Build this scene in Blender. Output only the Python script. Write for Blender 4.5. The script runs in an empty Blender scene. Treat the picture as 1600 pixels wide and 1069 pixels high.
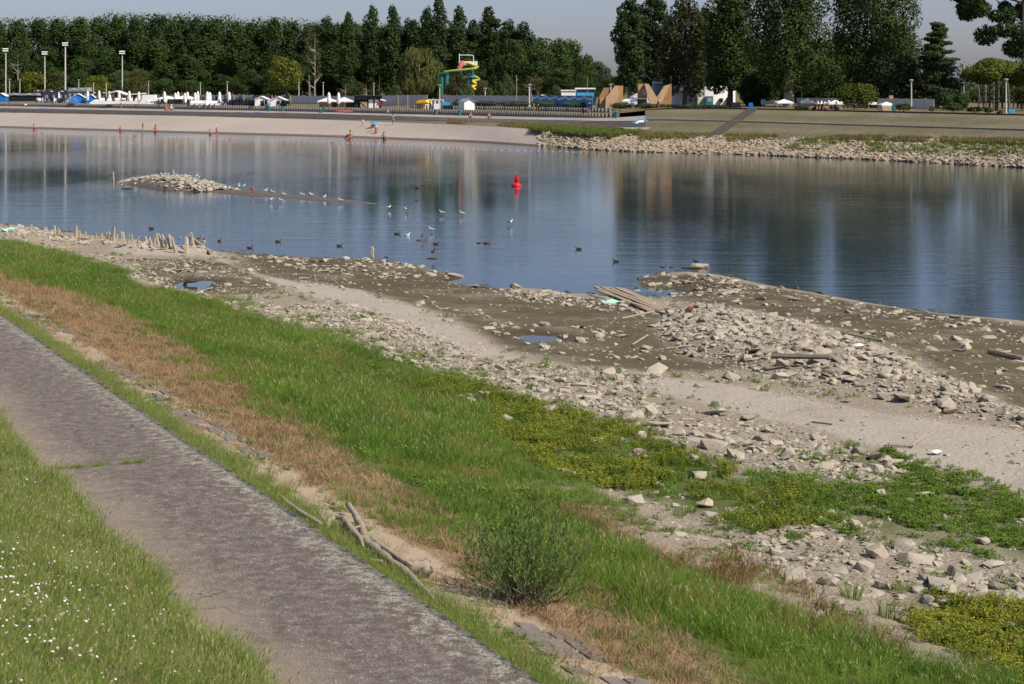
import bpy, bmesh, math, random
import numpy as np
from mathutils import Vector, Matrix

R = math.radians
rng = np.random.default_rng(7)
random.seed(7)
scene = bpy.context.scene

# ---------------------------------------------------------------- camera, light, exposure
CAMH, FOC, HOR = 9.0, 2800.0, 137.0          # eye above the water, focal length in photo pixels, horizon row
cam_d = bpy.data.cameras.new("camera")
cam = bpy.data.objects.new("camera", cam_d)
scene.collection.objects.link(cam)
cam.location = (0, 0, CAMH)
cam.rotation_euler = (R(90), 0, 0)
cam_d.sensor_width = 36
cam_d.lens = 36 * FOC / 1600
cam_d.shift_y = -(534.5 - HOR) / 1600
cam_d.clip_start = 0.5
cam_d.clip_end = 12000
cam_d.dof.use_dof = True
cam_d.dof.focus_distance = 60
cam_d.dof.aperture_fstop = 6.3
scene.camera = cam

SUN_EL, SUN_AZ = R(46), R(124)                 # azimuth clockwise from +Y (the view direction)
world = bpy.data.worlds.new("World")
scene.world = world
world.use_nodes = True
wn, wl = world.node_tree.nodes, world.node_tree.links
sky = wn.new("ShaderNodeTexSky")
sky.sky_type = 'NISHITA'
sky.sun_disc = False
sky.sun_elevation = SUN_EL
sky.sun_rotation = SUN_AZ
sky.altitude = 0
sky.air_density = 0.8
sky.dust_density = 1.3
sky.ozone_density = 4.5
tnt = wn.new("ShaderNodeMix"); tnt.data_type = 'RGBA'; tnt.blend_type = 'MULTIPLY'; tnt.inputs[0].default_value = 1.0
tnt.inputs[7].default_value = (1.10, 0.955, 1.0, 1)      # shifts the whole sky colour redder and less green
wl.new(sky.outputs[0], tnt.inputs[6]); wl.new(tnt.outputs[2], wn["Background"].inputs[0])
wn["Background"].inputs[1].default_value = 0.098
sd_ = bpy.data.lights.new("sun", 'SUN')
sd_.energy = 5.0
sd_.angle = R(0.5)
sd_.color = (1.0, 0.93, 0.82)
sun = bpy.data.objects.new("sun", sd_)
scene.collection.objects.link(sun)
sdir = Vector((math.sin(SUN_AZ) * math.cos(SUN_EL), math.cos(SUN_AZ) * math.cos(SUN_EL), math.sin(SUN_EL)))
sun.rotation_euler = sdir.to_track_quat('Z', 'Y').to_euler()
scene.view_settings.view_transform = 'Standard'
scene.view_settings.look = 'None'
scene.view_settings.exposure = 0.22
scene.view_settings.gamma = 1.0
scene.view_settings.use_curve_mapping = False

# ---------------------------------------------------------------- helpers
COL = scene.collection

def at(px, py, z=0.0):
    """photo pixel -> world point on the level z"""
    D = (CAMH - z) * FOC / (py - HOR)
    return ((px - 800) / FOC * D, D, z)

def atD(px, py, D):
    return ((px - 800) / FOC * D, D, CAMH - (py - HOR) * D / FOC)

def tag(o, label=None, cat=None, group=None, kind=None):
    if label: o["label"] = label
    if cat: o["category"] = cat
    if group: o["group"] = group
    if kind: o["kind"] = kind
    return o

def empty(name, loc, rz=0.0, label=None, cat=None, group=None):
    o = bpy.data.objects.new(name, None)
    COL.objects.link(o)
    o.empty_display_size = 0.3
    o.location = loc
    o.rotation_euler = (0, 0, rz)
    return tag(o, label, cat, group)

class MB:
    def __init__(self):
        self.v, self.f, self.m = [], [], []
    def add(self, vs, fs, mi=0):
        b = len(self.v)
        self.v += [tuple(p) for p in vs]
        self.f += [tuple(b + i for i in f) for f in fs]
        self.m += [mi] * len(fs)
        return self
    def box(self, c, s, rz=0.0, mi=0, top=1.0):
        """box with centre c and full size s; top scales the upper face"""
        x, y, z = s[0] / 2, s[1] / 2, s[2] / 2
        ca, sa = math.cos(rz), math.sin(rz)
        vs = []
        for dz, k in ((-z, 1), (z, top)):
            for dx, dy in ((-x, -y), (x, -y), (x, y), (-x, y)):
                dx, dy = dx * k, dy * k
                vs.append((c[0] + dx * ca - dy * sa, c[1] + dx * sa + dy * ca, c[2] + dz))
        return self.add(vs, [(3, 2, 1, 0), (4, 5, 6, 7), (0, 1, 5, 4), (1, 2, 6, 5), (2, 3, 7, 6), (3, 0, 4, 7)], mi)
    def tube(self, pts, rad, seg=8, mi=0, cap=True, flat=1.0):
        pts = [Vector(p) for p in pts]
        n = len(pts)
        if not hasattr(rad, '__len__'): rad = [rad] * n
        vs, fs = [], []
        for i, p in enumerate(pts):
            d = (pts[min(i + 1, n - 1)] - pts[max(i - 1, 0)]).normalized()
            a = Vector((0, 0, 1)) if abs(d.z) < 0.9 else Vector((1, 0, 0))
            s = d.cross(a).normalized(); t = s.cross(d)
            for k in range(seg):
                an = 2 * math.pi * k / seg
                vs.append(p + s * math.cos(an) * rad[i] + t * math.sin(an) * rad[i] * flat)
        for i in range(n - 1):
            for k in range(seg):
                k2 = (k + 1) % seg
                fs.append((i * seg + k, i * seg + k2, (i + 1) * seg + k2, (i + 1) * seg + k))
        if cap:
            fs.append(tuple(range(seg))[::-1]); fs.append(tuple((n - 1) * seg + k for k in range(seg)))
        return self.add(vs, fs, mi)
    def lathe(self, c, prof, seg=12, mi=0):
        """prof: list of (radius, z)"""
        vs, fs = [], []
        for r, z in prof:
            for k in range(seg):
                a = 2 * math.pi * k / seg
                vs.append((c[0] + r * math.cos(a), c[1] + r * math.sin(a), c[2] + z))
        for i in range(len(prof) - 1):
            for k in range(seg):
                k2 = (k + 1) % seg
                fs.append((i * seg + k, i * seg + k2, (i + 1) * seg + k2, (i + 1) * seg + k))
        fs.append(tuple(range(seg))[::-1]); fs.append(tuple((len(prof) - 1) * seg + k for k in range(seg)))
        return self.add(vs, fs, mi)
    def prism(self, outline, y0, y1, mi=0):
        """outline: list of (x, z), extruded from y0 to y1"""
        n = len(outline)
        vs = [(x, y0, z) for x, z in outline] + [(x, y1, z) for x, z in outline]
        fs = [tuple(range(n)), tuple(range(n, 2 * n))[::-1]]
        fs += [((i + 1) % n, i, n + i, n + (i + 1) % n) for i in range(n)]
        return self.add(vs, fs, mi)
    def ell(self, c, r, seg=8, rings=6, mi=0):
        vs, fs = [(c[0], c[1], c[2] - r[2])], []
        for i in range(1, rings):
            ph = -math.pi / 2 + math.pi * i / rings
            for k in range(seg):
                a = 2 * math.pi * k / seg
                vs.append((c[0] + r[0] * math.cos(ph) * math.cos(a), c[1] + r[1] * math.cos(ph) * math.sin(a), c[2] + r[2] * math.sin(ph)))
        vs.append((c[0], c[1], c[2] + r[2]))
        for k in range(seg):
            fs.append((0, 1 + (k + 1) % seg, 1 + k))
            for i in range(rings - 2):
                a, b = 1 + i * seg + k, 1 + i * seg + (k + 1) % seg
                fs.append((a, b, b + seg, a + seg))
            e = 1 + (rings - 2) * seg
            fs.append((e + k, e + (k + 1) % seg, len(vs) - 1))
        return self.add(vs, fs, mi)
    def mesh(self, name, mats, smooth=False):
        me = bpy.data.meshes.new(name)
        me.from_pydata(self.v, [], self.f)
        if not isinstance(mats, (list, tuple)): mats = [mats]
        for m in mats: me.materials.append(m)
        me.polygons.foreach_set("material_index", self.m)
        if smooth: me.polygons.foreach_set("use_smooth", [True] * len(self.f))
        me.update()
        return me
    def build(self, name, mats, parent=None, smooth=False):
        o = bpy.data.objects.new(name, self.mesh(name, mats, smooth))
        COL.objects.link(o)
        if parent: o.parent = parent
        return o

def link(name, me, parent=None, loc=(0, 0, 0), rot=(0, 0, 0), scl=(1, 1, 1)):
    o = bpy.data.objects.new(name, me)
    COL.objects.link(o)
    o.location, o.rotation_euler, o.scale = loc, rot, scl
    if parent: o.parent = parent
    return o

def copy_tree(o, parent=None):
    c = o.copy(); COL.objects.link(c)
    c.parent = parent
    for ch in list(o.children): copy_tree(ch, c)
    return c

def np_mesh(name, V, F, mats, smooth=False, attrs=None, mi=None):
    """V (n,3), F (m,k) with k = 3 or 4"""
    V = np.asarray(V, dtype=np.float32); F = np.asarray(F, dtype=np.int32)
    me = bpy.data.meshes.new(name)
    me.vertices.add(len(V)); me.vertices.foreach_set("co", V.ravel())
    k = F.shape[1]
    me.loops.add(F.size); me.loops.foreach_set("vertex_index", F.ravel())
    me.polygons.add(len(F))
    me.polygons.foreach_set("loop_start", np.arange(0, F.size, k, dtype=np.int32))
    if not isinstance(mats, (list, tuple)): mats = [mats]
    for m in mats: me.materials.append(m)
    if mi is not None: me.polygons.foreach_set("material_index", np.asarray(mi, dtype=np.int32))
    me.update(calc_edges=True)
    me.polygons.foreach_set("use_smooth", np.full(len(F), smooth))
    for nme, arr in (attrs or {}).items():
        arr = np.asarray(arr, dtype=np.float32)
        if arr.ndim == 1:
            a = me.attributes.new(nme, 'FLOAT', 'POINT'); a.data.foreach_set("value", arr)
        else:
            if arr.shape[1] == 3: arr = np.c_[arr, np.ones(len(arr))]
            a = me.color_attributes.new(nme, 'FLOAT_COLOR', 'POINT'); a.data.foreach_set("color", arr.astype(np.float32).ravel())
    me.validate()
    return me

def vnoise(x, y, seed=0):
    x = np.asarray(x, float); y = np.asarray(y, float)
    xi, yi = np.floor(x).astype(np.int64), np.floor(y).astype(np.int64)
    fx, fy = x - xi, y - yi
    fx, fy = fx * fx * (3 - 2 * fx), fy * fy * (3 - 2 * fy)
    def h(a, b):
        n = (a * 374761393 + b * 668265263 + seed * 1442695041) & 0xFFFFFFFF
        n = ((n ^ (n >> 13)) * 1274126177) & 0xFFFFFFFF
        n = ((n ^ (n >> 16)) * 2246822519) & 0xFFFFFFFF
        return ((n ^ (n >> 15)) & 0xFFFFFF) / float(0xFFFFFF)
    return (h(xi, yi) * (1 - fx) + h(xi + 1, yi) * fx) * (1 - fy) + (h(xi, yi + 1) * (1 - fx) + h(xi + 1, yi + 1) * fx) * fy

def fbm(x, y, seed=0, o=4):
    s, a, t = 0.0, 0.5, 0.0
    for i in range(o):
        s = s + a * vnoise(np.asarray(x) * 2 ** i, np.asarray(y) * 2 ** i, seed + i * 17); t += a; a *= 0.55
    return s / t

def sdpoly(x, y, poly):
    """signed distance to a polygon, positive inside"""
    x = np.asarray(x, float); y = np.asarray(y, float)
    d = np.full(x.shape, 1e18); ins = np.zeros(x.shape, bool)
    n = len(poly)
    for i in range(n):
        ax, ay = poly[i][:2]; bx, by = poly[(i + 1) % n][:2]
        ex, ey = bx - ax, by - ay
        t = np.clip(((x - ax) * ex + (y - ay) * ey) / (ex * ex + ey * ey + 1e-12), 0, 1)
        d = np.minimum(d, (x - ax - t * ex) ** 2 + (y - ay - t * ey) ** 2)
        if ay != by:
            c = ((ay > y) != (by > y)) & (x < (bx - ax) * (y - ay) / (by - ay) + ax)
            ins ^= c
    d = np.sqrt(d)
    return np.where(ins, d, -d)

def sstep(a, b, x):
    t = np.clip((x - a) / (b - a), 0, 1)
    return t * t * (3 - 2 * t)

# ---------------------------------------------------------------- materials
def new_mat(name):
    m = bpy.data.materials.new(name)
    m.use_nodes = True
    nt = m.node_tree
    return m, nt.nodes, nt.links, nt.nodes["Principled BSDF"]

def nd(N, t, **kw):
    n = N.new(t)
    for k, v in kw.items():
        if k in n.inputs.keys(): n.inputs[k].default_value = v
        else: setattr(n, k, v)
    return n

def mixc(N, L, fac, a, b, blend='MIX'):
    m = N.new("ShaderNodeMix"); m.data_type = 'RGBA'; m.blend_type = blend
    for s, v in ((0, fac), (6, a), (7, b)):
        if hasattr(v, 'links') or hasattr(v, 'is_linked'): L.new(v, m.inputs[s])
        elif s == 0: m.inputs[0].default_value = v
        else: m.inputs[s].default_value = (*v[:3], 1)
    return m.outputs[2]

def mth(N, L, op, a, b=None, clamp=False):
    m = N.new("ShaderNodeMath"); m.operation = op; m.use_clamp = clamp
    for i, v in enumerate((a, b)):
        if v is None: continue
        if hasattr(v, 'is_linked'): L.new(v, m.inputs[i])
        else: m.inputs[i].default_value = v
    return m.outputs[0]

def noise(N, L, vec, scale, detail=4, rough=0.6):
    n = nd(N, "ShaderNodeTexNoise", Scale=scale, Detail=detail, Roughness=rough)
    if vec is not None: L.new(vec, n.inputs["Vector"])
    return n.outputs[0]

def ramp(N, L, fac, p0, p1, c0=(0, 0, 0), c1=(1, 1, 1)):
    r = N.new("ShaderNodeValToRGB")
    r.color_ramp.elements[0].position = p0; r.color_ramp.elements[1].position = p1
    r.color_ramp.elements[0].color = (*c0, 1); r.color_ramp.elements[1].color = (*c1, 1)
    L.new(fac, r.inputs[0])
    return r.outputs[0]

def bumpn(N, L, h, strength, dist, P):
    b = nd(N, "ShaderNodeBump", Strength=strength, Distance=dist)
    L.new(h, b.inputs["Height"]); L.new(b.outputs[0], P.inputs["Normal"])

def simple(name, col, rough=0.75, var=0.18, scale=2.0, bump=0.3, bdist=0.01, metal=0.0, spec=0.3, rnd=0.0):
    m, N, L, P = new_mat(name)
    g = N.new("ShaderNodeNewGeometry")
    n = noise(N, L, g.outputs["Position"], scale, 5, 0.65)
    c = mixc(N, L, n, [x * (1 - var * 1.6) for x in col], [min(1, x * (1 + var * 1.6)) for x in col])
    if rnd:
        oi = N.new("ShaderNodeObjectInfo")
        f = mth(N, L, 'MULTIPLY', oi.outputs["Random"], rnd)
        c = mixc(N, L, f, c, [x * 0.45 for x in col])
    L.new(c, P.inputs["Base Color"])
    P.inputs["Roughness"].default_value = rough
    P.inputs["Metallic"].default_value = metal
    P.inputs["Specular IOR Level"].default_value = spec
    if bump: bumpn(N, L, noise(N, L, g.outputs["Position"], scale * 8, 4), bump, bdist, P)
    return m

def leaf_mat(name, dark, light, trans=0.25, scale=0.15, third=None, var_obj=0.35, rough=0.55):
    """foliage: tint varies from clump to clump and from tree to tree"""
    m, N, L, P = new_mat(name)
    g = N.new("ShaderNodeNewGeometry")
    n = noise(N, L, g.outputs["Position"], scale, 4, 0.7)
    c = mixc(N, L, ramp(N, L, n, 0.35, 0.68), dark, light)
    at_ = N.new("ShaderNodeAttribute"); at_.attribute_name = "tint"
    c = mixc(N, L, mth(N, L, 'MULTIPLY', at_.outputs["Fac"], 0.6), c, [x * 1.6 for x in light])
    if third:
        n2 = noise(N, L, g.outputs["Position"], scale * 2.2, 3, 0.6)
        c = mixc(N, L, ramp(N, L, n2, 0.52, 0.66), c, third)
    oi = N.new("ShaderNodeObjectInfo")
    c = mixc(N, L, mth(N, L, 'MULTIPLY', oi.outputs["Random"], var_obj), c, [x * 0.5 for x in dark])
    c = mixc(N, L, mth(N, L, 'MULTIPLY', mth(N, L, 'GREATER_THAN', mth(N, L, 'FRACT', mth(N, L, 'MULTIPLY', oi.outputs["Random"], 7.3)), 0.72), 0.45 * min(1, var_obj * 3)), c, [x * 1.3 for x in light])
    L.new(c, P.inputs["Base Color"])
    P.inputs["Roughness"].default_value = 0.7
    P.inputs["Specular IOR Level"].default_value = 0.098
    t = N.new("ShaderNodeBsdfTranslucent"); L.new(c, t.inputs[0])
    mx = N.new("ShaderNodeMixShader"); mx.inputs[0].default_value = trans
    L.new(P.outputs[0], mx.inputs[1]); L.new(t.outputs[0], mx.inputs[2])
    L.new(mx.outputs[0], N["Material Output"].inputs[0])
    return m

M = {}
M['white'] = simple("white_paint", (0.78, 0.78, 0.76), 0.5, 0.06)
M['offwhite'] = simple("cream_canvas", (0.72, 0.69, 0.60), 0.85, 0.08)
M['canvas'] = simple("white_canvas", (0.74, 0.74, 0.72), 0.85, 0.08)
M['taupe'] = simple("taupe_canvas", (0.20, 0.16, 0.13), 0.85, 0.1)
M['navy'] = simple("navy_canvas", (0.02, 0.03, 0.07), 0.8, 0.1)
M['concrete'] = simple("concrete", (0.30, 0.28, 0.24), 0.9, 0.2, 1.5)
M['concrete_pole'] = simple("concrete_pole", (0.52, 0.50, 0.44), 0.85, 0.1)
M['grey_metal'] = simple("grey_metal", (0.38, 0.39, 0.40), 0.5, 0.08, metal=0.4)
M['dark_metal'] = simple("dark_metal", (0.03, 0.032, 0.035), 0.5, 0.1)
M['blue'] = simple("blue_paint", (0.01, 0.16, 0.50), 0.5, 0.12)
M['blue_light'] = simple("light_blue_paint", (0.05, 0.28, 0.55), 0.5, 0.12)
M['yellow'] = simple("yellow_paint", (0.70, 0.48, 0.03), 0.5, 0.08)
M['red'] = simple("red_paint", (0.55, 0.012, 0.02), 0.4, 0.1)
M['pink'] = simple("faded_red_plastic", (0.55, 0.13, 0.13), 0.45, 0.1)
M['green_pl'] = simple("green_plastic", (0.02, 0.15, 0.09), 0.4, 0.1)
M['lime'] = simple("lime_plastic", (0.26, 0.34, 0.07), 0.4, 0.1)
M['teal'] = simple("teal_paint", (0.03, 0.15, 0.15), 0.5, 0.1)
M['wood_pale'] = simple("pale_wood", (0.44, 0.34, 0.22), 0.85, 0.2, 4)
M['wood_orange'] = simple("warm_wood_cladding", (0.44, 0.26, 0.12), 0.75, 0.2, 1.2)
M['wood_dark'] = simple("dark_wood", (0.09, 0.05, 0.035), 0.8, 0.2)
M['roof_dark'] = simple("dark_roof", (0.035, 0.036, 0.045), 0.7, 0.15)
M['roof_grey'] = simple("grey_sheet_roof", (0.22, 0.27, 0.31), 0.6, 0.1)
M['black'] = simple("black_paint", (0.015, 0.015, 0.017), 0.5, 0.1)
M['window'] = simple("dark_glass", (0.02, 0.025, 0.03), 0.1, 0.05, bump=0, spec=0.6)
M['bark'] = simple("bark", (0.13, 0.11, 0.085), 0.95, 0.25, 3, 0.6, 0.03)
M['bark_pale'] = simple("pale_bark", (0.30, 0.27, 0.21), 0.95, 0.25, 3, 0.6, 0.03)
M['skin'] = simple("tanned_skin", (0.34, 0.19, 0.125), 0.6, 0.05)
M['hair'] = simple("dark_hair", (0.03, 0.02, 0.015), 0.7, 0.1)
M['orange'] = simple("orange_plastic", (0.42, 0.11, 0.04), 0.5, 0.1)
M['gull'] = simple("white_feather", (0.80, 0.80, 0.79), 0.8, 0.05)
M['gull_grey'] = simple("grey_feather", (0.36, 0.38, 0.42), 0.8, 0.05)
M['duck'] = simple("brown_feather", (0.075, 0.05, 0.035), 0.8, 0.3, 14)
M['beak'] = simple("orange_beak", (0.35, 0.10, 0.03), 0.6, 0.05)
M['hedge_base'] = simple("twigs", (0.06, 0.05, 0.03), 0.9, 0.2)
# ---------------------------------------------------------------- the near bank: shape
ANG = R(25.2)
CU, SU = math.cos(ANG), math.sin(ANG)
def uv(x, y): return -SU * x + CU * y, CU * x + SU * y          # along the bank / towards the river
def xy(u, v): return -SU * u + CU * v, CU * u + SU * v

WL = [at(*p) for p in [(-1500, 270), (-600, 312), (-150, 340), (0, 350), (60, 358), (180, 372), (300, 388), (360, 396), (480, 403), (600, 408),
      (690, 424), (722, 432), (698, 441), (770, 453), (800, 449), (872, 455), (905, 461), (950, 459), (1000, 466), (1030, 458), (1000, 447), (998, 436), (1030, 428),
      (1080, 426), (1140, 432), (1200, 446), (1290, 461), (1360, 474), (1450, 489), (1530, 497), (1600, 503), (1800, 526), (2400, 610)]]
LAND = [(p[0], p[1]) for p in WL] + [(90, 20), (120, -300), (-900, -300), (-900, 700), (-420, 520)]

def gz0(x, y):
    x = np.asarray(x, float); y = np.asarray(y, float)
    u, v = uv(x, y)
    A = np.interp(v, [-400, -5.4, 5.3, 5.5, 8.0, 8.12, 11, 17, 24, 60], [8.0, 7.75, 3.03, 2.94, 2.94, 2.86, 2.25, 1.0, 0.85, 0.8])
    d = sdpoly(x, y, LAND)
    B = np.where(d > 0, 0.26 * (1 - np.exp(-np.maximum(d, 0) / 1.3)) + 0.032 * d, 0.09 * d)
    B = np.maximum(B, -2.0) + 0.55 * np.clip(18.5 - v, 0, None)
    k = 0.18
    h = np.clip(0.5 + 0.5 * (B - A) / k, 0, 1)
    return B + (A - B) * h - k * h * (1 - h)

def ground_hit(px, py, f=None):
    f = f or gz0
    z = 0.8
    for _ in range(14):
        x, y, _z = at(px, py, z)
        z = 0.5 * z + 0.5 * float(f(np.array([x]), np.array([y]))[0])
    return at(px, py, z)

def W(pts): return [ground_hit(*p)[:2] for p in pts]

# stone ridges and hollows (outlines read off the photograph, turned into places on the bank)
RIDGE1 = W([(1035, 492), (1080, 480), (1150, 485), (1280, 515), (1400, 553), (1500, 598), (1600, 640), (1760, 700), (1600, 672), (1500, 652), (1360, 622), (1220, 596), (1120, 572), (1060, 555), (1020, 520)])
RIDGE2 = W([(0, 352), (120, 372), (210, 388), (330, 392), (350, 400), (240, 396), (120, 388), (0, 372)])
MUD_A = W([(190, 405), (300, 404), (390, 414), (470, 432), (410, 458), (330, 460), (240, 436)])
MUD_B = W([(350, 392), (520, 400), (720, 436), (800, 452), (900, 466), (1060, 478), (1020, 512), (1070, 560), (1180, 575), (1050, 582), (900, 572), (800, 545), (700, 492), (580, 458), (480, 438), (400, 420)])
MUD_C = W([(1000, 436), (1090, 428), (1200, 448), (1400, 482), (1600, 508), (1800, 540), (1800, 660), (1600, 640), (1500, 590), (1410, 548), (1280, 508), (1150, 480), (1080, 474), (1030, 462)])
SAND_A = W([(130, 372), (320, 392), (380, 420), (460, 440), (560, 452), (680, 490), (780, 545), (830, 566), (740, 560), (640, 510), (520, 472), (440, 446), (330, 402), (200, 400)])
SAND_B = W([(1000, 588), (1130, 600), (1300, 632), (1450, 655), (1600, 675), (1760, 720), (1760, 830), (1600, 780), (1480, 735), (1330, 688), (1150, 645), (1020, 615)])
YEL_A = W([(640, 585), (760, 610), (860, 640), (960, 655), (1010, 690), (1100, 725), (1180, 760), (1260, 775), (1280, 815), (1180, 830), (1080, 805), (960, 765), (880, 750), (820, 710), (760, 660), (660, 610)])
WEED_A = W([(1200, 745), (1290, 720), (1330, 700), (1480, 735), (1600, 785), (1760, 830), (1760, 920), (1600, 880), (1480, 850), (1380, 850), (1290, 815), (1220, 790)])
YEL_B = W([(1420, 925), (1560, 940), (1640, 985), (1760, 1060), (1640, 1090), (1540, 1040), (1450, 1000)])
RUB_L = W([(-60, 362), (60, 380), (180, 400), (250, 430), (330, 462), (420, 478), (520, 470), (640, 500), (760, 560), (880, 572), (1050, 585), (1010, 620), (1060, 660), (900, 650), (780, 615), (650, 580), (520, 535), (400, 492), (250, 450), (60, 400), (-60, 385)])
RUB_M = W([(820, 610), (1000, 630), (1180, 655), (1330, 690), (1480, 730), (1400, 760), (1260, 750), (1120, 720), (1000, 690), (930, 650), (860, 650)])
RUB_R = W([(1150, 830), (1290, 800), (1400, 845), (1600, 880), (1760, 940), (1760, 1060), (1600, 985), (1450, 950), (1330, 930), (1200, 910)])
LUSH = W([(-80, 372), (40, 385), (110, 402), (220, 440), (330, 468), (420, 500), (560, 535), (680, 585), (770, 620), (800, 665), (830, 725), (920, 800), (1010, 855), (1130, 900), (1290, 985), (1440, 1035), (1600, 1060), (1800, 1130),
          (1700, 1300), (1300, 1180), (1130, 1075), (1040, 1000), (930, 950), (850, 905), (740, 850), (610, 770), (500, 690), (400, 622), (280, 545), (150, 470), (0, 425), (-80, 400)])
PUD = []
for px, py, rx, ry, lbl in ((300, 444, 34, 8, "narrow water puddle left in the mud behind the rubble"),
                       (838, 527, 44, 9, "long shallow puddle in the middle of the dark mud flat"),
                       (1012, 460, 34, 5.5, "puddle cut off beside the broken planks at the cove")):
    c = ground_hit(px, py)
    D = c[1]
    PUD.append((c, 1.05 * rx * D / FOC, 0.95 * ry * D * D / FOC / (CAMH - c[2]), lbl))

def gz(x, y):
    x = np.asarray(x, float); y = np.asarray(y, float)
    z = gz0(x, y)
    u, v = uv(x, y)
    z = z + 0.38 * sstep(0, 1.8, sdpoly(x, y, RIDGE1)) * (0.6 + 0.7 * fbm(x * 0.35, y * 0.35, 5))
    z = z + 0.25 * sstep(0, 1.0, sdpoly(x, y, RIDGE2))
    shore = sstep(14, 19, v)
    z = z + shore * 0.16 * (fbm(x * 0.22, y * 0.22, 3) - 0.5) * sstep(0.03, 0.3, z)
    z = z - 0.07 * sstep(0, 2.5, sdpoly(x, y, MUD_A)) - 0.1 * sstep(0, 3, sdpoly(x, y, MUD_B)) * sstep(0.1, 0.4, z)
    z = z + 0.10 * (fbm(x * 0.5, y * 0.5, 9) - 0.5) * sstep(8.2, 10, v) * (1 - shore)
    z = z + 0.16 * (fbm(x * 0.7, y * 0.7, 11) - 0.5) * (1 - sstep(4.3, 5.3, v))
    for c, a, b, _l in PUD:
        q = np.sqrt(((x - c[0]) / a) ** 2 + ((y - c[1]) / b) ** 2) + 1.5 * (fbm(x * 1.1, y * 0.7, 21, 3) - 0.5)
        w = 1 - sstep(1.7, 3.2, q)
        z = z * (1 - w) + c[2] * w - 0.11 * (1 - sstep(0.7, 1.05, q))
    return z

def gh(px, py): return ground_hit(px, py, gz)
def gz1(x, y): return float(gz(np.array([x]), np.array([y]))[0])

# ---------------------------------------------------------------- ground material
def ground_material():
    m, N, L, P = new_mat("bank_ground")
    g = N.new("ShaderNodeNewGeometry"); pos = g.outputs["Position"]
    def attr(n):
        a = N.new("ShaderNodeAttribute"); a.attribute_name = n
        s = N.new("ShaderNodeSeparateColor"); L.new(a.outputs["Color"], s.inputs[0]); return s.outputs
    a1, a2 = attr("cover"), attr("cover_more")
    nb = noise(N, L, pos, 0.9, 6, 0.65); nf = noise(N, L, pos, 9, 5, 0.7); nvf = noise(N, L, pos, 45, 3, 0.7)
    vor = nd(N, "ShaderNodeTexVoronoi", Scale=7.0); L.new(pos, vor.inputs["Vector"])
    vor2 = nd(N, "ShaderNodeTexVoronoi", Scale=19.0); L.new(pos, vor2.inputs["Vector"])
    gravel = mixc(N, L, nf, (0.28, 0.235, 0.17), (0.50, 0.435, 0.335))
    gravel = mixc(N, L, ramp(N, L, vor2.outputs["Distance"], 0.25, 0.5), gravel, (0.23, 0.195, 0.145))
    gravel = mixc(N, L, ramp(N, L, nb, 0.5, 0.7), gravel, (0.26, 0.215, 0.155))
    sand = mixc(N, L, nf, (0.30, 0.265, 0.215), (0.42, 0.37, 0.305))
    sand = mixc(N, L, ramp(N, L, nvf, 0.62, 0.75), sand, (0.22, 0.19, 0.16))
    sand = mixc(N, L, mth(N, L, 'MULTIPLY', ramp(N, L, noise(N, L, pos, 0.5, 6, 0.7), 0.5, 0.68), 0.6), sand, (0.25, 0.215, 0.165))
    mud = mixc(N, L, nb, (0.074, 0.061, 0.032), (0.140, 0.116, 0.070))
    mud = mixc(N, L, ramp(N, L, nf, 0.55, 0.75), mud, (0.072, 0.058, 0.024))
    silt = noise(N, L, pos, 0.42, 6, 0.7)
    mud = mixc(N, L, mth(N, L, 'MULTIPLY', ramp(N, L, silt, 0.50, 0.66), 0.75), mud, (0.235, 0.20, 0.145))
    mud = mixc(N, L, mth(N, L, 'MULTIPLY', ramp(N, L, noise(N, L, pos, 2.6, 5, 0.75), 0.56, 0.68), 0.6), mud, (0.055, 0.052, 0.022))
    green = mixc(N, L, nf, (0.05, 0.07, 0.018), (0.12, 0.14, 0.035))
    dry = mixc(N, L, nf, (0.16, 0.11, 0.06), (0.34, 0.255, 0.15))
    soil = mixc(N, L, nf, (0.22, 0.175, 0.115), (0.48, 0.40, 0.28))
    def soft(mask, sharp=0.25):
        s = mth(N, L, 'ADD', mask, mth(N, L, 'MULTIPLY', mth(N, L, 'SUBTRACT', nb, 0.5), 0.9))
        s = mth(N, L, 'ADD', s, mth(N, L, 'MULTIPLY', mth(N, L, 'SUBTRACT', nf, 0.5), 0.5))
        return ramp(N, L, s, 0.5 - sharp, 0.5 + sharp)
    c = mixc(N, L, soft(a1[0], 0.22), gravel, mud)
    c = mixc(N, L, soft(a2[0], 0.2), c, sand)
    c = mixc(N, L, soft(a1[1]), c, green)
    c = mixc(N, L, soft(a1[2]), c, dry)
    c = mixc(N, L, soft(a2[1]), c, soil)
    wet = a2[2]
    c = mixc(N, L, wet, c, mixc(N, L, 1.0, c, (0.42, 0.38, 0.32), 'MULTIPLY'))
    L.new(c, P.inputs["Base Color"])
    rr = mth(N, L, 'SUBTRACT', 0.95, mth(N, L, 'MULTIPLY', wet, 0.5))
    L.new(rr, P.inputs["Roughness"]); P.inputs["Specular IOR Level"].default_value = 0.15
    h = mth(N, L, 'ADD', mth(N, L, 'MULTIPLY', nf, 0.7), mth(N, L, 'MULTIPLY', vor.outputs["Distance"], 0.35))
    h = mth(N, L, 'ADD', h, mth(N, L, 'MULTIPLY', nvf, 0.25))
    bumpn(N, L, h, 0.8, 0.06, P)
    return m
M['ground'] = ground_material()

def grid_faces(nu, nv):
    i = np.arange(nu - 1)[:, None] * nv + np.arange(nv - 1)[None, :]
    i = i.ravel()
    return np.stack([i, i + nv, i + nv + 1, i + 1], 1)

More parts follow.
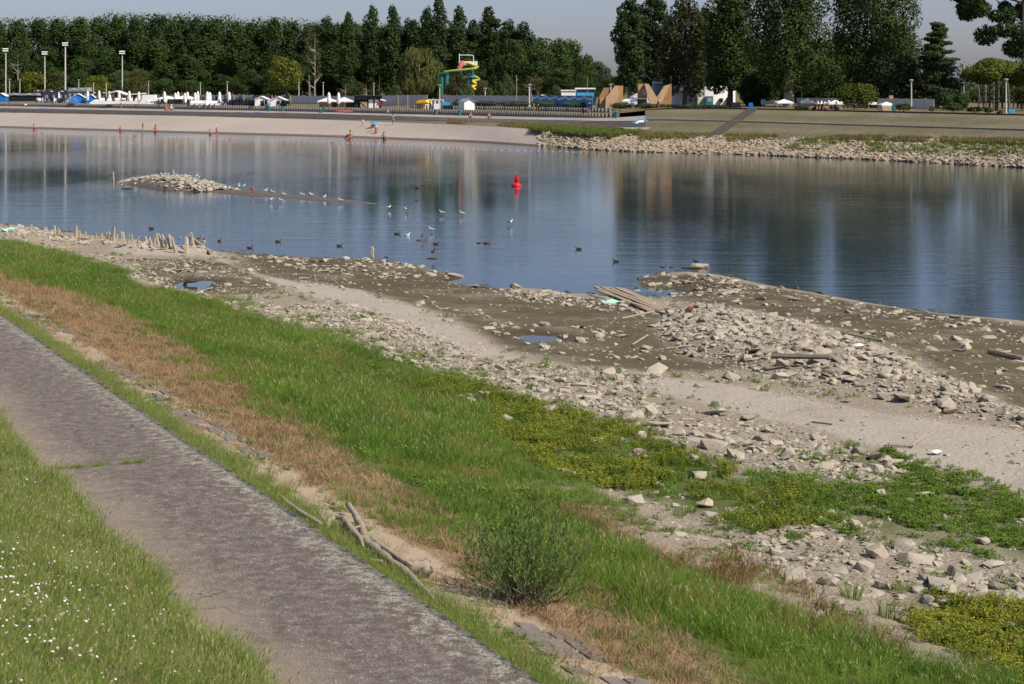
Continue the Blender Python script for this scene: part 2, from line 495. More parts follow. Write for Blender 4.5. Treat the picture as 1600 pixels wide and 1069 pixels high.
us = [-60.0]
while us[-1] < 460:
    u_ = us[-1]
    us.append(u_ + (2.0 if u_ < 5 else max(0.2, 0.0042 * u_ if u_ < 140 else 0.03 * (u_ - 120))))
us = np.array(us)
vs_ = np.concatenate([np.arange(-8, 4.9, 0.35), np.arange(5.0, 40, 0.2), np.arange(40, 75, 0.35)])
U, V = np.meshgrid(us, vs_, indexing='ij')
X, Y = xy(U, V)
Z = gz(X, Y)
Z = Z + 0.03 * (fbm(X * 2.1, Y * 2.1, 31) - 0.5) * sstep(8.0, 8.4, V)
def mask(poly, s=0.8): return sstep(-s, s, sdpoly(X, Y, poly))
m_mud = np.clip(mask(MUD_A) + mask(MUD_B, 1.2) + mask(MUD_C, 1.2), 0, 1)
m_sand = np.clip(mask(SAND_A, 0.7) + mask(SAND_B, 0.9), 0, 1)
m_green = np.clip(mask(LUSH, 0.5) + 0.75 * mask(YEL_A, 0.8) + 0.55 * mask(WEED_A, 0.8) + 0.75 * mask(YEL_B, 0.5) + (V < 5.25) * 1.0 + sstep(8.0, 8.1, V) * (1 - sstep(8.35, 8.7, V)), 0, 1)
m_dry = sstep(8.9, 9.5, V) * (1 - sstep(13.5, 14.5, V)) * 0.95 * (1 - mask(LUSH, 0.6))
m_soil = sstep(8.4, 8.6, V) * (1 - sstep(9.3, 9.7, V))
dW = sdpoly(X, Y, LAND)
wet = (1 - sstep(0.0, 0.9, dW)) * 0.9
for c, a, b, _l in PUD:
    q = np.sqrt(((X - c[0]) / a) ** 2 + ((Y - c[1]) / b) ** 2)
    wet = np.maximum(wet, 0.55 * (1 - sstep(1.0, 2.0, q)))
wet = np.maximum(wet, 0.45 * m_mud * fbm(X * 0.15, Y * 0.15, 77) * (Z < 0.5))
one = np.ones(X.size)
me = np_mesh("riverbank_ground", np.stack([X, Y, Z], -1).reshape(-1, 3), grid_faces(len(us), len(vs_)), M['ground'], True,
             {"cover": np.c_[m_mud.ravel(), m_green.ravel(), m_dry.ravel(), one], "cover_more": np.c_[m_sand.ravel(), m_soil.ravel(), wet.ravel(), one]})
tag(link("riverbank_ground", me), kind="structure")
# land behind the camera, up on the embankment
q = [xy(-60, -7.99), xy(460, -7.99), xy(460, -400), xy(-60, -400)]
mb = MB(); mb.add([(a, b, 7.84) for a, b in q], [(3, 2, 1, 0)])
M['plain_grass'] = simple("meadow", (0.07, 0.09, 0.03), 0.95, 0.3, 0.5)
tag(mb.build("embankment_ground", M['plain_grass']), kind="structure")

# ---------------------------------------------------------------- water
def water_material():
    m, N, L, P = new_mat("river_water")
    g = N.new("ShaderNodeNewGeometry")
    mp = nd(N, "ShaderNodeMapping"); mp.inputs["Rotation"].default_value = (0, 0, R(25)); mp.inputs["Scale"].default_value = (0.42, 1.5, 1)
    L.new(g.outputs["Position"], mp.inputs[0])
    n1 = noise(N, L, mp.outputs[0], 2.0, 4, 0.65); n2 = noise(N, L, mp.outputs[0], 0.7, 3, 0.5)
    mp2 = nd(N, "ShaderNodeMapping"); mp2.inputs["Rotation"].default_value = (0, 0, R(30)); mp2.inputs["Scale"].default_value = (1.0, 0.35, 1)
    L.new(g.outputs["Position"], mp2.inputs[0])
    big = noise(N, L, mp2.outputs[0], 0.035, 3, 0.55)
    mp3 = nd(N, "ShaderNodeMapping"); mp3.inputs["Rotation"].default_value = (0, 0, R(8)); mp3.inputs["Scale"].default_value = (0.10, 0.55, 1)
    L.new(g.outputs["Position"], mp3.inputs[0]); n3 = noise(N, L, mp3.outputs[0], 0.9, 4, 0.55)
    # wind streaks: rougher and calmer stretches of the surface
    amp = ramp(N, L, big, 0.38, 0.66, (0.28, 0.28, 0.28), (1, 1, 1))
    h = mth(N, L, 'ADD', mth(N, L, 'MULTIPLY', n1, 0.9), mth(N, L, 'MULTIPLY', n2, 1.0))
    h = mth(N, L, 'MULTIPLY', mth(N, L, 'ADD', h, mth(N, L, 'MULTIPLY', n3, 2.2)), amp)
    bumpn(N, L, h, 0.29, 0.05, P)
    P.inputs["Base Color"].default_value = (0.028, 0.042, 0.048, 1)
    P.inputs["Roughness"].default_value = 0.045
    P.inputs["IOR"].default_value = 1.333
    P.inputs["Specular IOR Level"].default_value = 0.5
    return m
M['water'] = water_material()
mb = MB(); mb.add([(-2500, -400, 0), (2500, -400, 0), (2500, 3000, 0), (-2500, 3000, 0)], [(0, 1, 2, 3)])
tag(mb.build("river_water", M['water']), kind="structure")
m, N, L, P = new_mat("puddle_water")
P.inputs["Base Color"].default_value = (0.06, 0.05, 0.035, 1); P.inputs["Roughness"].default_value = 0.03; P.inputs["IOR"].default_value = 1.333
M['puddle'] = m
for c, a, b, lbl in PUD:
    mb = MB(); vs = []
    for k in range(40):
        t = 2 * math.pi * k / 40
        vs.append((c[0] + a * 1.25 * math.cos(t), c[1] + b * 1.25 * math.sin(t), c[2] - 0.045))
    mb.add(vs, [tuple(range(40))])
    tag(mb.build("puddle_water", M['puddle']), lbl, kind="structure")

# ---------------------------------------------------------------- concrete path beside the camera
def path_material():
    m, N, L, P = new_mat("exposed_aggregate_concrete")
    g = N.new("ShaderNodeNewGeometry"); pos = g.outputs["Position"]
    mp = nd(N, "ShaderNodeMapping"); mp.inputs["Rotation"].default_value = (0, 0, -ANG); L.new(pos, mp.inputs[0])
    sx = N.new("ShaderNodeSeparateXYZ"); L.new(mp.outputs[0], sx.inputs[0])      # x = towards the river
    across = sx.outputs[0]
    fine = noise(N, L, pos, 24, 4, 0.75); mid = noise(N, L, pos, 5, 5, 0.7); big = noise(N, L, pos, 0.7, 5, 0.65)
    vor = nd(N, "ShaderNodeTexVoronoi", Scale=38.0); L.new(pos, vor.inputs["Vector"])
    base = mixc(N, L, fine, (0.045, 0.038, 0.031), (0.27, 0.235, 0.20))
    # pale aggregate grains
    sep = N.new("ShaderNodeSeparateColor"); L.new(vor.outputs["Color"], sep.inputs[0])
    grain = mth(N, L, 'MULTIPLY', mth(N, L, 'GREATER_THAN', sep.outputs[0], 0.86), mth(N, L, 'LESS_THAN', vor.outputs["Distance"], 0.42))
    base = mixc(N, L, grain, base, (0.38, 0.345, 0.30))
    base = mixc(N, L, ramp(N, L, mid, 0.42, 0.62), mixc(N, L, 1.0, base, (0.62, 0.58, 0.55), 'MULTIPLY'), base)
    base = mixc(N, L, ramp(N, L, noise(N, L, pos, 11, 4, 0.75), 0.52, 0.68), base, mixc(N, L, 1.0, base, (1.7, 1.55, 1.4), 'MULTIPLY'))
    # worn sandy middle to the left, crusty lichen at the outer edge
    wleft = ramp(N, L, mth(N, L, 'ADD', mth(N, L, 'MULTIPLY', mth(N, L, 'SUBTRACT', 6.7, across), 0.6), mth(N, L, 'SUBTRACT', big, 0.5)), 0.2, 0.75)
    base = mixc(N, L, mth(N, L, 'MULTIPLY', wleft, 0.72), base, mixc(N, L, fine, (0.12, 0.092, 0.066), (0.42, 0.345, 0.26)))
    e = ramp(N, L, mth(N, L, 'ADD', mth(N, L, 'MULTIPLY', mth(N, L, 'SUBTRACT', across, 7.0), 0.8), mth(N, L, 'MULTIPLY', mth(N, L, 'SUBTRACT', mid, 0.5), 2.4)), 0.35, 0.8)
    base = mixc(N, L, mth(N, L, 'MULTIPLY', e, ramp(N, L, fine, 0.42, 0.6)), base, (0.40, 0.39, 0.31))
    e2 = ramp(N, L, mth(N, L, 'ADD', mth(N, L, 'MULTIPLY', mth(N, L, 'SUBTRACT', across, 7.78), 3.0), mth(N, L, 'MULTIPLY', mid, 0.7)), 0.45, 0.7)
    base = mixc(N, L, mth(N, L, 'MULTIPLY', e2, ramp(N, L, mid, 0.4, 0.55)), base, (0.035, 0.034, 0.036))
    cr = nd(N, "ShaderNodeTexVoronoi", Scale=0.33); cr.feature = 'DISTANCE_TO_EDGE'
    wv = N.new("ShaderNodeVectorMath"); wv.operation = 'MULTIPLY_ADD'; L.new(pos, wv.inputs[0]); wv.inputs[1].default_value = (1, 1, 1)
    nv = N.new("ShaderNodeTexNoise"); nv.inputs["Scale"].default_value = 1.7; nv.inputs["Detail"].default_value = 5; L.new(pos, nv.inputs["Vector"]); L.new(nv.outputs["Color"], wv.inputs[2]); L.new(wv.outputs[0], cr.inputs["Vector"])
    crk = mth(N, L, 'MULTIPLY', mth(N, L, 'LESS_THAN', cr.outputs["Distance"], 0.0028), ramp(N, L, big, 0.45, 0.55))
    base = mixc(N, L, mth(N, L, 'MULTIPLY', crk, 0.75), base, (0.03, 0.026, 0.02))
    L.new(base, P.inputs["Base Color"]); P.inputs["Roughness"].default_value = 0.9
    h = mth(N, L, 'ADD', fine, mth(N, L, 'MULTIPLY', vor.outputs["Distance"], -0.5))
    bumpn(N, L, h, 0.9, 0.02, P)
    return m
M['path'] = path_material()
path = empty("concrete_path", (*xy(28.6, 6.7), 3.0)); tag(path, "grey concrete footpath slabs running along the grassy bank", kind="structure")
joints = [2.0, 28.3, 41.8, 55, 68.2, 81.4, 94.6, 108, 140, 180, 240, 320]
for i in range(len(joints) - 1):
    u0, u1 = joints[i] + 0.025, joints[i + 1] - 0.025
    n = max(6, int((u1 - u0) / 0.6)); w0, w1 = 5.0, 7.98
    mb = MB(); rows = []
    du = -0.02 * (i % 2) 
    for k in range(n + 1):
        u = u0 + (u1 - u0) * k / n
        j = 0.055 * (random.random() - 0.6)
        edge = w1 + j + (0.03 if i % 2 else 0)
        rows.append([(*xy(u, w0), 2.8), (*xy(u, w0), 3.05 + du), (*xy(u, edge - 0.04), 3.03 + du), (*xy(u, edge), 3.0 + du), (*xy(u, edge + 0.005), 2.75)])
    vs = [p for r in rows for p in r]
    fs = []
    for k in range(n):
        for q in range(4): fs.append((k * 5 + q, k * 5 + q + 1, (k + 1) * 5 + q + 1, (k + 1) * 5 + q))
    fs += [(0, 1, 2, 3, 4), tuple(n * 5 + q for q in (4, 3, 2, 1, 0))]
    mb.add(vs, [f[::-1] for f in fs])
    o = mb.build("slab", M['path'])
    o.parent = path; o.matrix_parent_inverse = Matrix.Translation(-path.location)

# row of weathered paving blocks showing through the dry grass
M['cobble'] = simple("weathered_paving_stone", (0.17, 0.15, 0.13), 0.9, 0.35, 3, 0.6, 0.02)
pv = empty("stone_paving_row", (*xy(30, 8.85), 2.75)); tag(pv, "row of worn flat paving stones half buried in dry grass", kind="structure")
u = 14.0; k = 0
while u < 60:
    ln = random.uniform(0.3, 0.6)
    if fbm(u * 0.25, 3.3, 51) > 0.40:
        for vv, wv in ((8.85, 0.26), (9.13, 0.24), (9.42, 0.24)):
            if random.random() < 0.35: continue
            x, y = xy(u + ln / 2, vv + random.uniform(-.04, .04))
            mb = MB(); mb.box((0, 0, 0), (wv, ln - 0.05, 0.1), 0, top=0.94)
            o = mb.build("paving_stone", M['cobble'])
            o.location = (x, y, gz1(x, y) - 0.035 + random.uniform(0, .02)); o.rotation_euler = (random.uniform(-.02, .02), 0.16 + random.uniform(-.03, .03), ANG + random.uniform(-.06, .06))
            o.parent = pv; o.matrix_parent_inverse = Matrix.Translation(-pv.location)
    u += ln
# ---------------------------------------------------------------- rocks
def rock_material():
    m, N, L, P = new_mat("limestone_rubble")
    g = N.new("ShaderNodeNewGeometry"); pos = g.outputs["Position"]
    a = N.new("ShaderNodeAttribute"); a.attribute_name = "tint"
    oi = N.new("ShaderNodeObjectInfo")
    n = noise(N, L, pos, 6, 5, 0.7)
    c = mixc(N, L, n, (0.27, 0.228, 0.165), (0.50, 0.435, 0.34))
    f = mth(N, L, 'FRACT', mth(N, L, 'ADD', a.outputs["Fac"], oi.outputs["Random"]))
    c = mixc(N, L, mth(N, L, 'MULTIPLY', f, 0.75), c, (0.29, 0.285, 0.235))
    c = mixc(N, L, mth(N, L, 'MULTIPLY', ramp(N, L, f, 0.70, 0.95), 0.6), c, (0.14, 0.115, 0.085))
    n2 = noise(N, L, pos, 1.1, 5, 0.7)
    c = mixc(N, L, mth(N, L, 'MULTIPLY', ramp(N, L, n2, 0.55, 0.75), 0.5), c, (0.25, 0.20, 0.14))
    L.new(c, P.inputs["Base Color"]); P.inputs["Roughness"].default_value = 0.92; P.inputs["Specular IOR Level"].default_value = 0.2
    h = mth(N, L, 'ADD', noise(N, L, pos, 14, 5, 0.7), mth(N, L, 'MULTIPLY', n, 0.5))
    bumpn(N, L, h, 0.7, 0.03, P)
    return m
M['rock'] = rock_material()
M['rock_wet'] = simple("dark_wet_stone", (0.075, 0.065, 0.045), 0.55, 0.35, 5, 0.6, 0.03)

def rock_shape(seed, n=14, flat=0.55, long=1.3):
    """broken quarry stone: convex hull of a few points on a squashed, boxy body, size about 1"""
    r = random.Random(seed)
    bm = bmesh.new()
    for i in range(n):
        a = r.uniform(0, 2 * math.pi); zz = r.uniform(-1, 1)
        q = math.sqrt(1 - zz * zz)
        p = Vector((q * math.cos(a), q * math.sin(a), zz))
        mx = max(abs(p.x), abs(p.y), abs(p.z))
        p = p.lerp(p / mx, 0.72) * r.uniform(0.78, 1.0)
        bm.verts.new((p.x * 0.5 * long, p.y * 0.5, p.z * 0.5 * flat))
    bmesh.ops.convex_hull(bm, input=bm.verts)
    bmesh.ops.delete(bm, geom=[v for v in bm.verts if not v.link_faces], context='VERTS')
    bmesh.ops.triangulate(bm, faces=bm.faces)
    bm.verts.index_update()
    V = np.array([v.co[:] for v in bm.verts]); F = np.array([[v.index for v in f.verts] for f in bm.faces])
    bm.free()
    return V, F
ROCKS = [rock_shape(100 + i, random.choice((15, 18, 22, 26)), (0.32, 0.48, 0.6, 0.4, 0.72, 0.25)[i % 6], (1.1, 1.5, 1.25, 1.7, 1.0, 1.35)[i % 6]) for i in range(24)]
ROCKME = []
for i, (V_, F_) in enumerate(ROCKS):
    o_ = np_mesh("rock", V_, F_, M['rock'], False, {"tint": np.zeros(len(V_))})
    ROCKME.append(o_)

def rot_mats(rx, ry, rz):
    cx, sx, cy, sy, cz, sz = np.cos(rx), np.sin(rx), np.cos(ry), np.sin(ry), np.cos(rz), np.sin(rz)
    o, z = np.ones_like(cx), np.zeros_like(cx)
    Rx = np.stack([o, z, z, z, cx, -sx, z, sx, cx], -1).reshape(-1, 3, 3)
    Ry = np.stack([cy, z, sy, z, o, z, -sy, z, cy], -1).reshape(-1, 3, 3)
    Rz = np.stack([cz, -sz, z, sz, cz, z, z, z, o], -1).reshape(-1, 3, 3)
    return Rz @ Ry @ Rx

def joined(name, shapes, P, S, rot, mats, parent=None, smooth=False, flat=None):
    """joins many small stones into one mesh"""
    Vs, Fs, T, off = [], [], [], 0
    pick = rng.integers(0, len(shapes), len(P))
    Rm = rot_mats(*rot)
    for k, (V_, F_) in enumerate(shapes):
        idx = np.nonzero(pick == k)[0]
        if not len(idx): continue
        vv = V_[None] * S[idx][:, None, None]
        vv = np.einsum('nij,nkj->nki', Rm[idx], vv) + P[idx][:, None, :]
        n = len(V_)
        ff = F_[None] + (off + np.arange(len(idx)) * n)[:, None, None]
        Vs.append(vv.reshape(-1, 3)); Fs.append(ff.reshape(-1, F_.shape[1]))
        T.append(np.repeat(rng.random(len(idx)), n)); off += n * len(idx)
    me = np_mesh(name, np.concatenate(Vs), np.concatenate(Fs), mats, smooth, {"tint": np.concatenate(T)})
    return link(name, me, parent)

def sample(poly, dens, cluster=0.0, cs=0.5, seed=0, grow=0.0, far=None):
    """random places inside an outline, dens per square metre; with cluster they gather in patches"""
    p = np.array(poly); lo, hi = p.min(0) - grow, p.max(0) + grow
    n = int(dens * (hi[0] - lo[0]) * (hi[1] - lo[1]))
    x = rng.uniform(lo[0], hi[0], n); y = rng.uniform(lo[1], hi[1], n)
    d = sdpoly(x, y, poly) + grow
    px = 800 + x / np.maximum(y, 1) * FOC
    k = (y > 8) & (px > -160) & (px < 1760) & (d > 0) & (rng.random(n) < sstep(-0.2, 0.9, d) + 0.15)
    if cluster: k &= fbm(x * cs, y * cs, 60 + seed, 3) > cluster * (0.85 + 0.3 * rng.random(n))
    if far: k &= rng.random(n) < np.minimum(1.0, (far / np.maximum(y, 1)) ** 1.2)
    return x[k], y[k]

# regions: outline, stones per m2, smallest and largest size, patchiness, words for the label
SHORE_ALL = W([(-60, 362), (350, 398), (720, 436), (900, 468), (1000, 440), (1160, 440), (1600, 512), (1800, 545), (1800, 1075), (1600, 1040), (1290, 965), (1000, 840), (830, 700), (560, 530), (60, 384)])
WEDGE = W([(1000, 434), (1060, 427), (1160, 437), (1240, 458), (1160, 470), (1060, 462), (1000, 448)])
WEDGE2 = W([(1230, 452), (1360, 478), (1600, 508), (1800, 535), (1800, 560), (1600, 530), (1460, 510), (1330, 486), (1240, 470)])
TIP = W([(360, 398), (520, 402), (640, 412), (722, 432), (700, 440), (600, 436), (470, 420), (400, 408)])
COVE = W([(770, 452), (870, 455), (920, 464), (1000, 470), (1080, 480), (1040, 494), (900, 478), (800, 466)])
MUDMID = W([(430, 424), (560, 450), (650, 475), (720, 470), (800, 500), (960, 500), (1040, 560), (900, 570), (740, 520), (600, 470)])
REG = [
 (RIDGE1, 20.0, 0.09, 0.42, 0.20, "pale angular stone on the rubble ridge between mud flat and sand"),
 (RIDGE2, 6.0, 0.14, 0.42, 0.0, "pale stone wedged in the rubble behind the broken stakes"),
 (RUB_L, 9, 0.07, 0.36, 0.36, "pale stone in the rubble strip along the tall green grass"),
 (RUB_M, 9, 0.08, 0.42, 0.36, "broken pale stone in the rubble between grass and sand flat"),
 (RUB_R, 11, 0.06, 0.34, 0.37, "pale stone in the rubble patch at the lower right"),
 (WEDGE, 5.5, 0.10, 0.42, 0.36, "pale stone on the low point of land beside the ducks"),
 (WEDGE2, 4, 0.10, 0.42, 0.38, "pale stone on the dark mud along the water's edge at the right"),
 (TIP, 5, 0.10, 0.4, 0.36, "pale stone on the dark spit of mud at the water's edge"),
 (COVE, 6, 0.10, 0.4, 0.30, "pale stone in the rubble rim of the small cove"),
 (MUD_C, 1.3, 0.10, 0.42, 0.45, "lone pale stone lying on the wide brown mud flat"),
 (MUDMID, 2.2, 0.08, 0.42, 0.40, "pale stone scattered over the dark mud by the long puddle"),
 (MUD_A, 2.4, 0.1, 0.4, 0.50, "small pale stone in the mud behind the broken stakes"),
 (WEED_A, 1.8, 0.08, 0.36, 0.42, "pale stone half hidden in the low green weeds"),
 (YEL_A, 2.2, 0.08, 0.4, 0.42, "pale stone sitting in the yellow green grass"),
 (SHORE_ALL, 0.5, 0.06, 0.28, 0.0, "small pale stone lying loose on the dry shore"),
]
cand = []
for ri, (poly, dens, s0, s1, cl, lbl) in enumerate(REG):
    x, y = sample(poly, dens, cl, 0.45, ri)
    s = s0 + (s1 - s0) * rng.random(len(x)) ** 3.2
    cand.append(np.c_[x, y, s, np.full(len(x), ri)])
cand = np.concatenate(cand)
# fine chippings between them
x, y = sample(SHORE_ALL, 16, 0.47, 0.5, 3, 0, 60)
inm = (sdpoly(x, y, MUD_B) > 0) | (sdpoly(x, y, MUD_C) > 0) | (sdpoly(x, y, SAND_B) > 0.4) | (sdpoly(x, y, SAND_A) > 0.3)
k = ~inm | (rng.random(len(x)) < 0.30)
x, y = x[k], y[k]
chips = np.c_[x, y, rng.uniform(0.035, 0.11, len(x))]
x, y = np.concatenate([sample(p, 16, 0, 0.5, 3, 0, 70)[0] for p in (RIDGE1, RUB_L, RUB_M, RUB_R)]), None
px_, py_ = [], []
for p in (RIDGE1, RUB_L, RUB_M, RUB_R, COVE):
    a, b = sample(p, 20, 0.25, 0.5, 4, 0, 60); px_.append(a); py_.append(b)
a, b = np.concatenate(px_), np.concatenate(py_)
chips = np.concatenate([chips, np.c_[a, b, rng.uniform(0.05, 0.17, len(a))]])

used_rocks = []
def put_rock(x, y, s, i, label, cat="stone", group=None, mat=None, rot=None, sink=0.27, name="rock", scl=(1, 1, 1)):
    me = ROCKME[i % len(ROCKME)]
    if mat is not None:
        me = me.copy(); me.materials.clear(); me.materials.append(mat)
    z = gz1(x, y)
    hgt = (ROCKS[i % len(ROCKS)][0][:, 2].max()) * s * scl[2]
    o = link(name, me, None, (x, y, z + hgt * (1 - 2 * sink)), rot or (random.uniform(-.25, .25), random.uniform(-.25, .25), random.uniform(0, 6.28)), (s * scl[0], s * scl[1], s * scl[2]))
    tag(o, label, cat, group)
    used_rocks.append((x, y, s))
    return o

# stones that can be picked out one by one: pixel, width in pixels, shape number, words
NAMED = [
 (1242, 908, 44, 2, "big smooth topped boulder standing alone left of the lower right rubble"),
 (1292, 912, 36, 8, "triangular boulder right of the lone smooth topped boulder"),
 (1312, 893, 30, 0, "stone leaning between the triangular boulder and the tall slab"),
 (1372, 868, 42, 10, "tall broken slab, highest stone of the lower right rubble"),
 (1350, 890, 36, 4, "squat wide block just left of the tall broken slab"),
 (1336, 880, 26, 6, "rounded stone above the squat wide block"),
 (1432, 876, 46, 1, "broad wedge shaped boulder right of the tall broken slab"),
 (1470, 918, 50, 9, "long pale boulder beside the yellow flowering weeds"),
 (1492, 896, 30, 4, "square block with a dark shaded side in the lower right rubble"),
 (1446, 905, 26, 8, "pointed stone left of the square block with the dark side"),
 (1412, 856, 36, 7, "flat topped stone above the broad wedge boulder"),
 (1552, 882, 30, 3, "flat oblong stone at the right margin of the lower rubble"),
 (1568, 975, 38, 1, "low grey stone right of the yellow flowering weeds"),
 (1536, 847, 26, 2, "small blunt stone in the weeds near the right margin"),
 (1300, 805, 28, 8, "pointed grey stone at the upper end of the lower right rubble"),
 (1283, 815, 20, 10, "narrow upright stone leaning on the pointed grey stone"),
 (1337, 822, 26, 2, "rounded stone right of the pointed grey stone in the weeds"),
 (1472, 822, 34, 5, "low flat stone in the middle of the green weeds"),
 (1455, 742, 22, 12, "round pale stone where the weeds meet the sand flat"),
 (1425, 758, 22, 5, "tilted brown slab just below the round pale stone"),
 (1376, 773, 20, 4, "little square stone in the weeds left of the tilted slab"),
 (988, 787, 38, 14, "dome shaped boulder alone in the bare patch below the yellow grass"),
 (882, 742, 30, 8, "stone with a peaked top in a tuft of green grass"),
 (920, 748, 18, 2, "small stone right of the peaked stone in the grass"),
 (926, 674, 30, 12, "rounded boulder at the left end of the middle rubble"),
 (1000, 684, 26, 10, "upright pointed slab standing in a green tuft"),
 (1030, 688, 26, 3, "wide stone right of the upright pointed slab"),
 (1086, 723, 30, 4, "pale square block at the rim of the yellow green grass"),
 (953, 650, 24, 0, "flat topped stone above the rounded boulder"),
 (978, 656, 34, 7, "big flat leaning slab in the middle rubble"),
 (856, 645, 30, 2, "weathered stone in the green left of the middle rubble"),
 (1010, 715, 16, 2, "small rounded stone in the orange tinted grass"),
 (1025, 664, 30, 9, "long block in the middle rubble right of the leaning slab"),
 (1062, 678, 24, 10, "dark sided slab in the middle rubble"),
 (1117, 700, 40, 8, "great broken block above the pale square block"),
 (1150, 712, 34, 1, "large tilted block near the end of the yellow green grass"),
 (1115, 646, 34, 9, "oblong slab lying above the middle rubble"),
 (1170, 655, 26, 13, "square edged slab on the sand right of the oblong one"),
 (668, 652, 26, 8, "weathered stone poking out of the tall green grass"),
 (627, 655, 20, 2, "little stone beside the weathered one in the tall grass"),
 (740, 664, 18, 2, "greyish stone at the river side of the tall grass"),
 (986, 608, 14, 10, "small upright stone with a dark side on the sand"),
 (970, 616, 22, 1, "pale wedge beside the small upright stone on the sand"),
 (1002, 598, 24, 4, "low block above the small upright stone"),
 (974, 578, 22, 0, "flat topped stone at the rim of the mud flat"),
 (950, 582, 22, 8, "pointed stone at the rim of the mud flat"),
 (1025, 580, 30, 9, "large pale slab at the foot of the rubble ridge"),
 (870, 590, 22, 12, "pale roundish stone beside the sandy track"),
 (846, 572, 12, 2, "small pale stone at the end of the sandy track"),
 (1145, 590, 30, 1, "wide block at the foot of the rubble ridge"),
 (1100, 500, 22, 8, "pointed stone near the top of the rubble ridge"),
 (1382, 622, 26, 4, "blocky stone low on the rubble ridge"),
 (1415, 622, 34, 9, "long stone low on the right part of the rubble ridge"),
 (1478, 632, 36, 3, "thin flat slab lying at the sand edge of the ridge"),
 (1290, 536, 24, 1, "flat slab on the crest of the rubble ridge"),
 (1412, 498, 20, 12, "white blocky stone standing up from the brown mud flat"),
 (1495, 530, 18, 8, "pale pointed stone in the mud near the right margin"),
 (1546, 527, 16, 3, "slanted stone in the mud near the right margin"),
 (905, 452, 16, 12, "rounded stone at the cove waterline"),
 (806, 448, 18, 8, "pointed pale stone where the cove begins"),
 (738, 447, 24, 5, "flat wet stone lying just off the muddy shore"),
 (712, 430, 26, 5, "long flat stone at the tip of the mud spit"),
 (672, 428, 22, 0, "square pale stone on the mud spit"),
 (1468, 980, 22, 20, "ragged grey stump like stone in the yellow weeds"),
 (1302, 986, 24, 2, "pale stone low at the edge of the reddish grass"),
 (1365, 1003, 22, 8, "stone half sunk at the edge of the bottom grass"),
 (505, 408, 14, 2, "pale stone on the shore below the small stump"),
 (470, 408, 14, 0, "pale squarish stone at the shore between stakes and stump"),
]
for i, (px, py, w, sh, lbl) in enumerate(NAMED):
    p = gh(px, py + 2)
    put_rock(p[0], p[1], w * p[1] / FOC * 0.92, sh, lbl, "stone", None, None, (random.uniform(-.3, .3), random.uniform(-.3, .3), random.uniform(0, 6.28)), 0.2)
nx = np.array([u_[0] for u_ in used_rocks]); ny = np.array([u_[1] for u_ in used_rocks]); ns = np.array([u_[2] for u_ in used_rocks])
def clear_of(x, y, s):
    d = np.sqrt((x[:, None] - nx) ** 2 + (y[:, None] - ny) ** 2)
    return (d > (s[:, None] + ns) * 0.5).all(1)
cand = cand[clear_of(cand[:, 0], cand[:, 1], cand[:, 2])]
app = cand[:, 2] / cand[:, 1]
order = np.argsort(-app)
SHORT = ["on the rubble ridge", "behind the stakes", "in the rubble strip", "in the middle rubble", "in the lower right rubble", "on the low point", "on the right mud edge", "on the mud spit", "on the cove rim", "on the right mud flat", "on the puddle mud", "on the left mud", "in the weeds", "in the yellow grass", "on the dry shore"]
REG = [r_ + (SHORT[i],) for i, r_ in enumerate(REG)]
LANDM = [gh(*p)[:2] + (t_,) for p, t_ in [((1250, 556), "the rotten log"), ((1072, 493), "the orange can"), ((1340, 525), "the bare crest stick"), ((990, 480), "the wrecked planks"), ((838, 527), "the long puddle"), ((1455, 742), "the round pale stone"), ((1372, 868), "the tall slab"), ((1242, 908), "the lone boulder"),
    ((1470, 918), "the yellow weeds"), ((1000, 684), "the upright pointed slab"), ((1117, 700), "the great broken block"), ((1170, 655), "the square edged slab"), ((1025, 580), "the ridge foot"), ((870, 590), "the sandy track"), ((668, 652), "the tall grass"), ((1415, 622), "the sand edge"), ((1500, 530), "the right margin"), ((1093, 420), "the ducks"),
    ((700, 430), "the spit tip"), ((500, 405), "the water stump"), ((300, 444), "the left puddle"), ((300, 388), "the fallen beam"), ((60, 365), "the green bag"), ((470, 480), "the start of the rubble strip"), ((560, 520), "the bend of the grass band"), ((750, 590), "the middle of the rubble strip"), ((988, 787), "the dome shaped boulder"), ((1300, 805), "the pointed grey stone"), ((1560, 880), "the margin of the weeds"), ((1200, 610), "the pale sand"), ((1150, 500), "the ridge top"), ((1320, 580), "the middle of the ridge"), ((1480, 610), "the right end of the ridge")]]
NI = 300 - len(NAMED)
for k in order[:NI]:
    x, y, s, ri = cand[k]
    sh = int(rng.integers(0, 24))
    sz = "big " if s > 0.4 else "small " if s < 0.24 else ""
    adj = ("flat", "blocky", "stout", "squarish", "chunky", "thin flat")[sh % 6] + (" long" if (sh % 6) in (1, 3) else "")
    lm = min(LANDM, key=lambda q: (q[0] - x) ** 2 + (q[1] - y) ** 2)[2]
    ll = "%s%s stone %s, near %s" % (sz, adj, REG[int(ri)][6], lm)
    put_rock(x, y, s, sh, ll, "stone", "loose stones along the dried out river shore")
rest = cand[order[NI:]]
allr = np.concatenate([rest[:, :3], chips])
zz = gz(allr[:, 0], allr[:, 1])
n = len(allr)
o = joined("rubble_stones", ROCKS, np.c_[allr[:, 0], allr[:, 1], zz + allr[:, 2] * 0.05], allr[:, 2],
           (rng.uniform(-.35, .35, n), rng.uniform(-.35, .35, n), rng.uniform(0, 6.28, n)), M['rock'])
tag(o, "pale broken limestone rubble strewn over the dry shore", "rubble", kind="stuff")

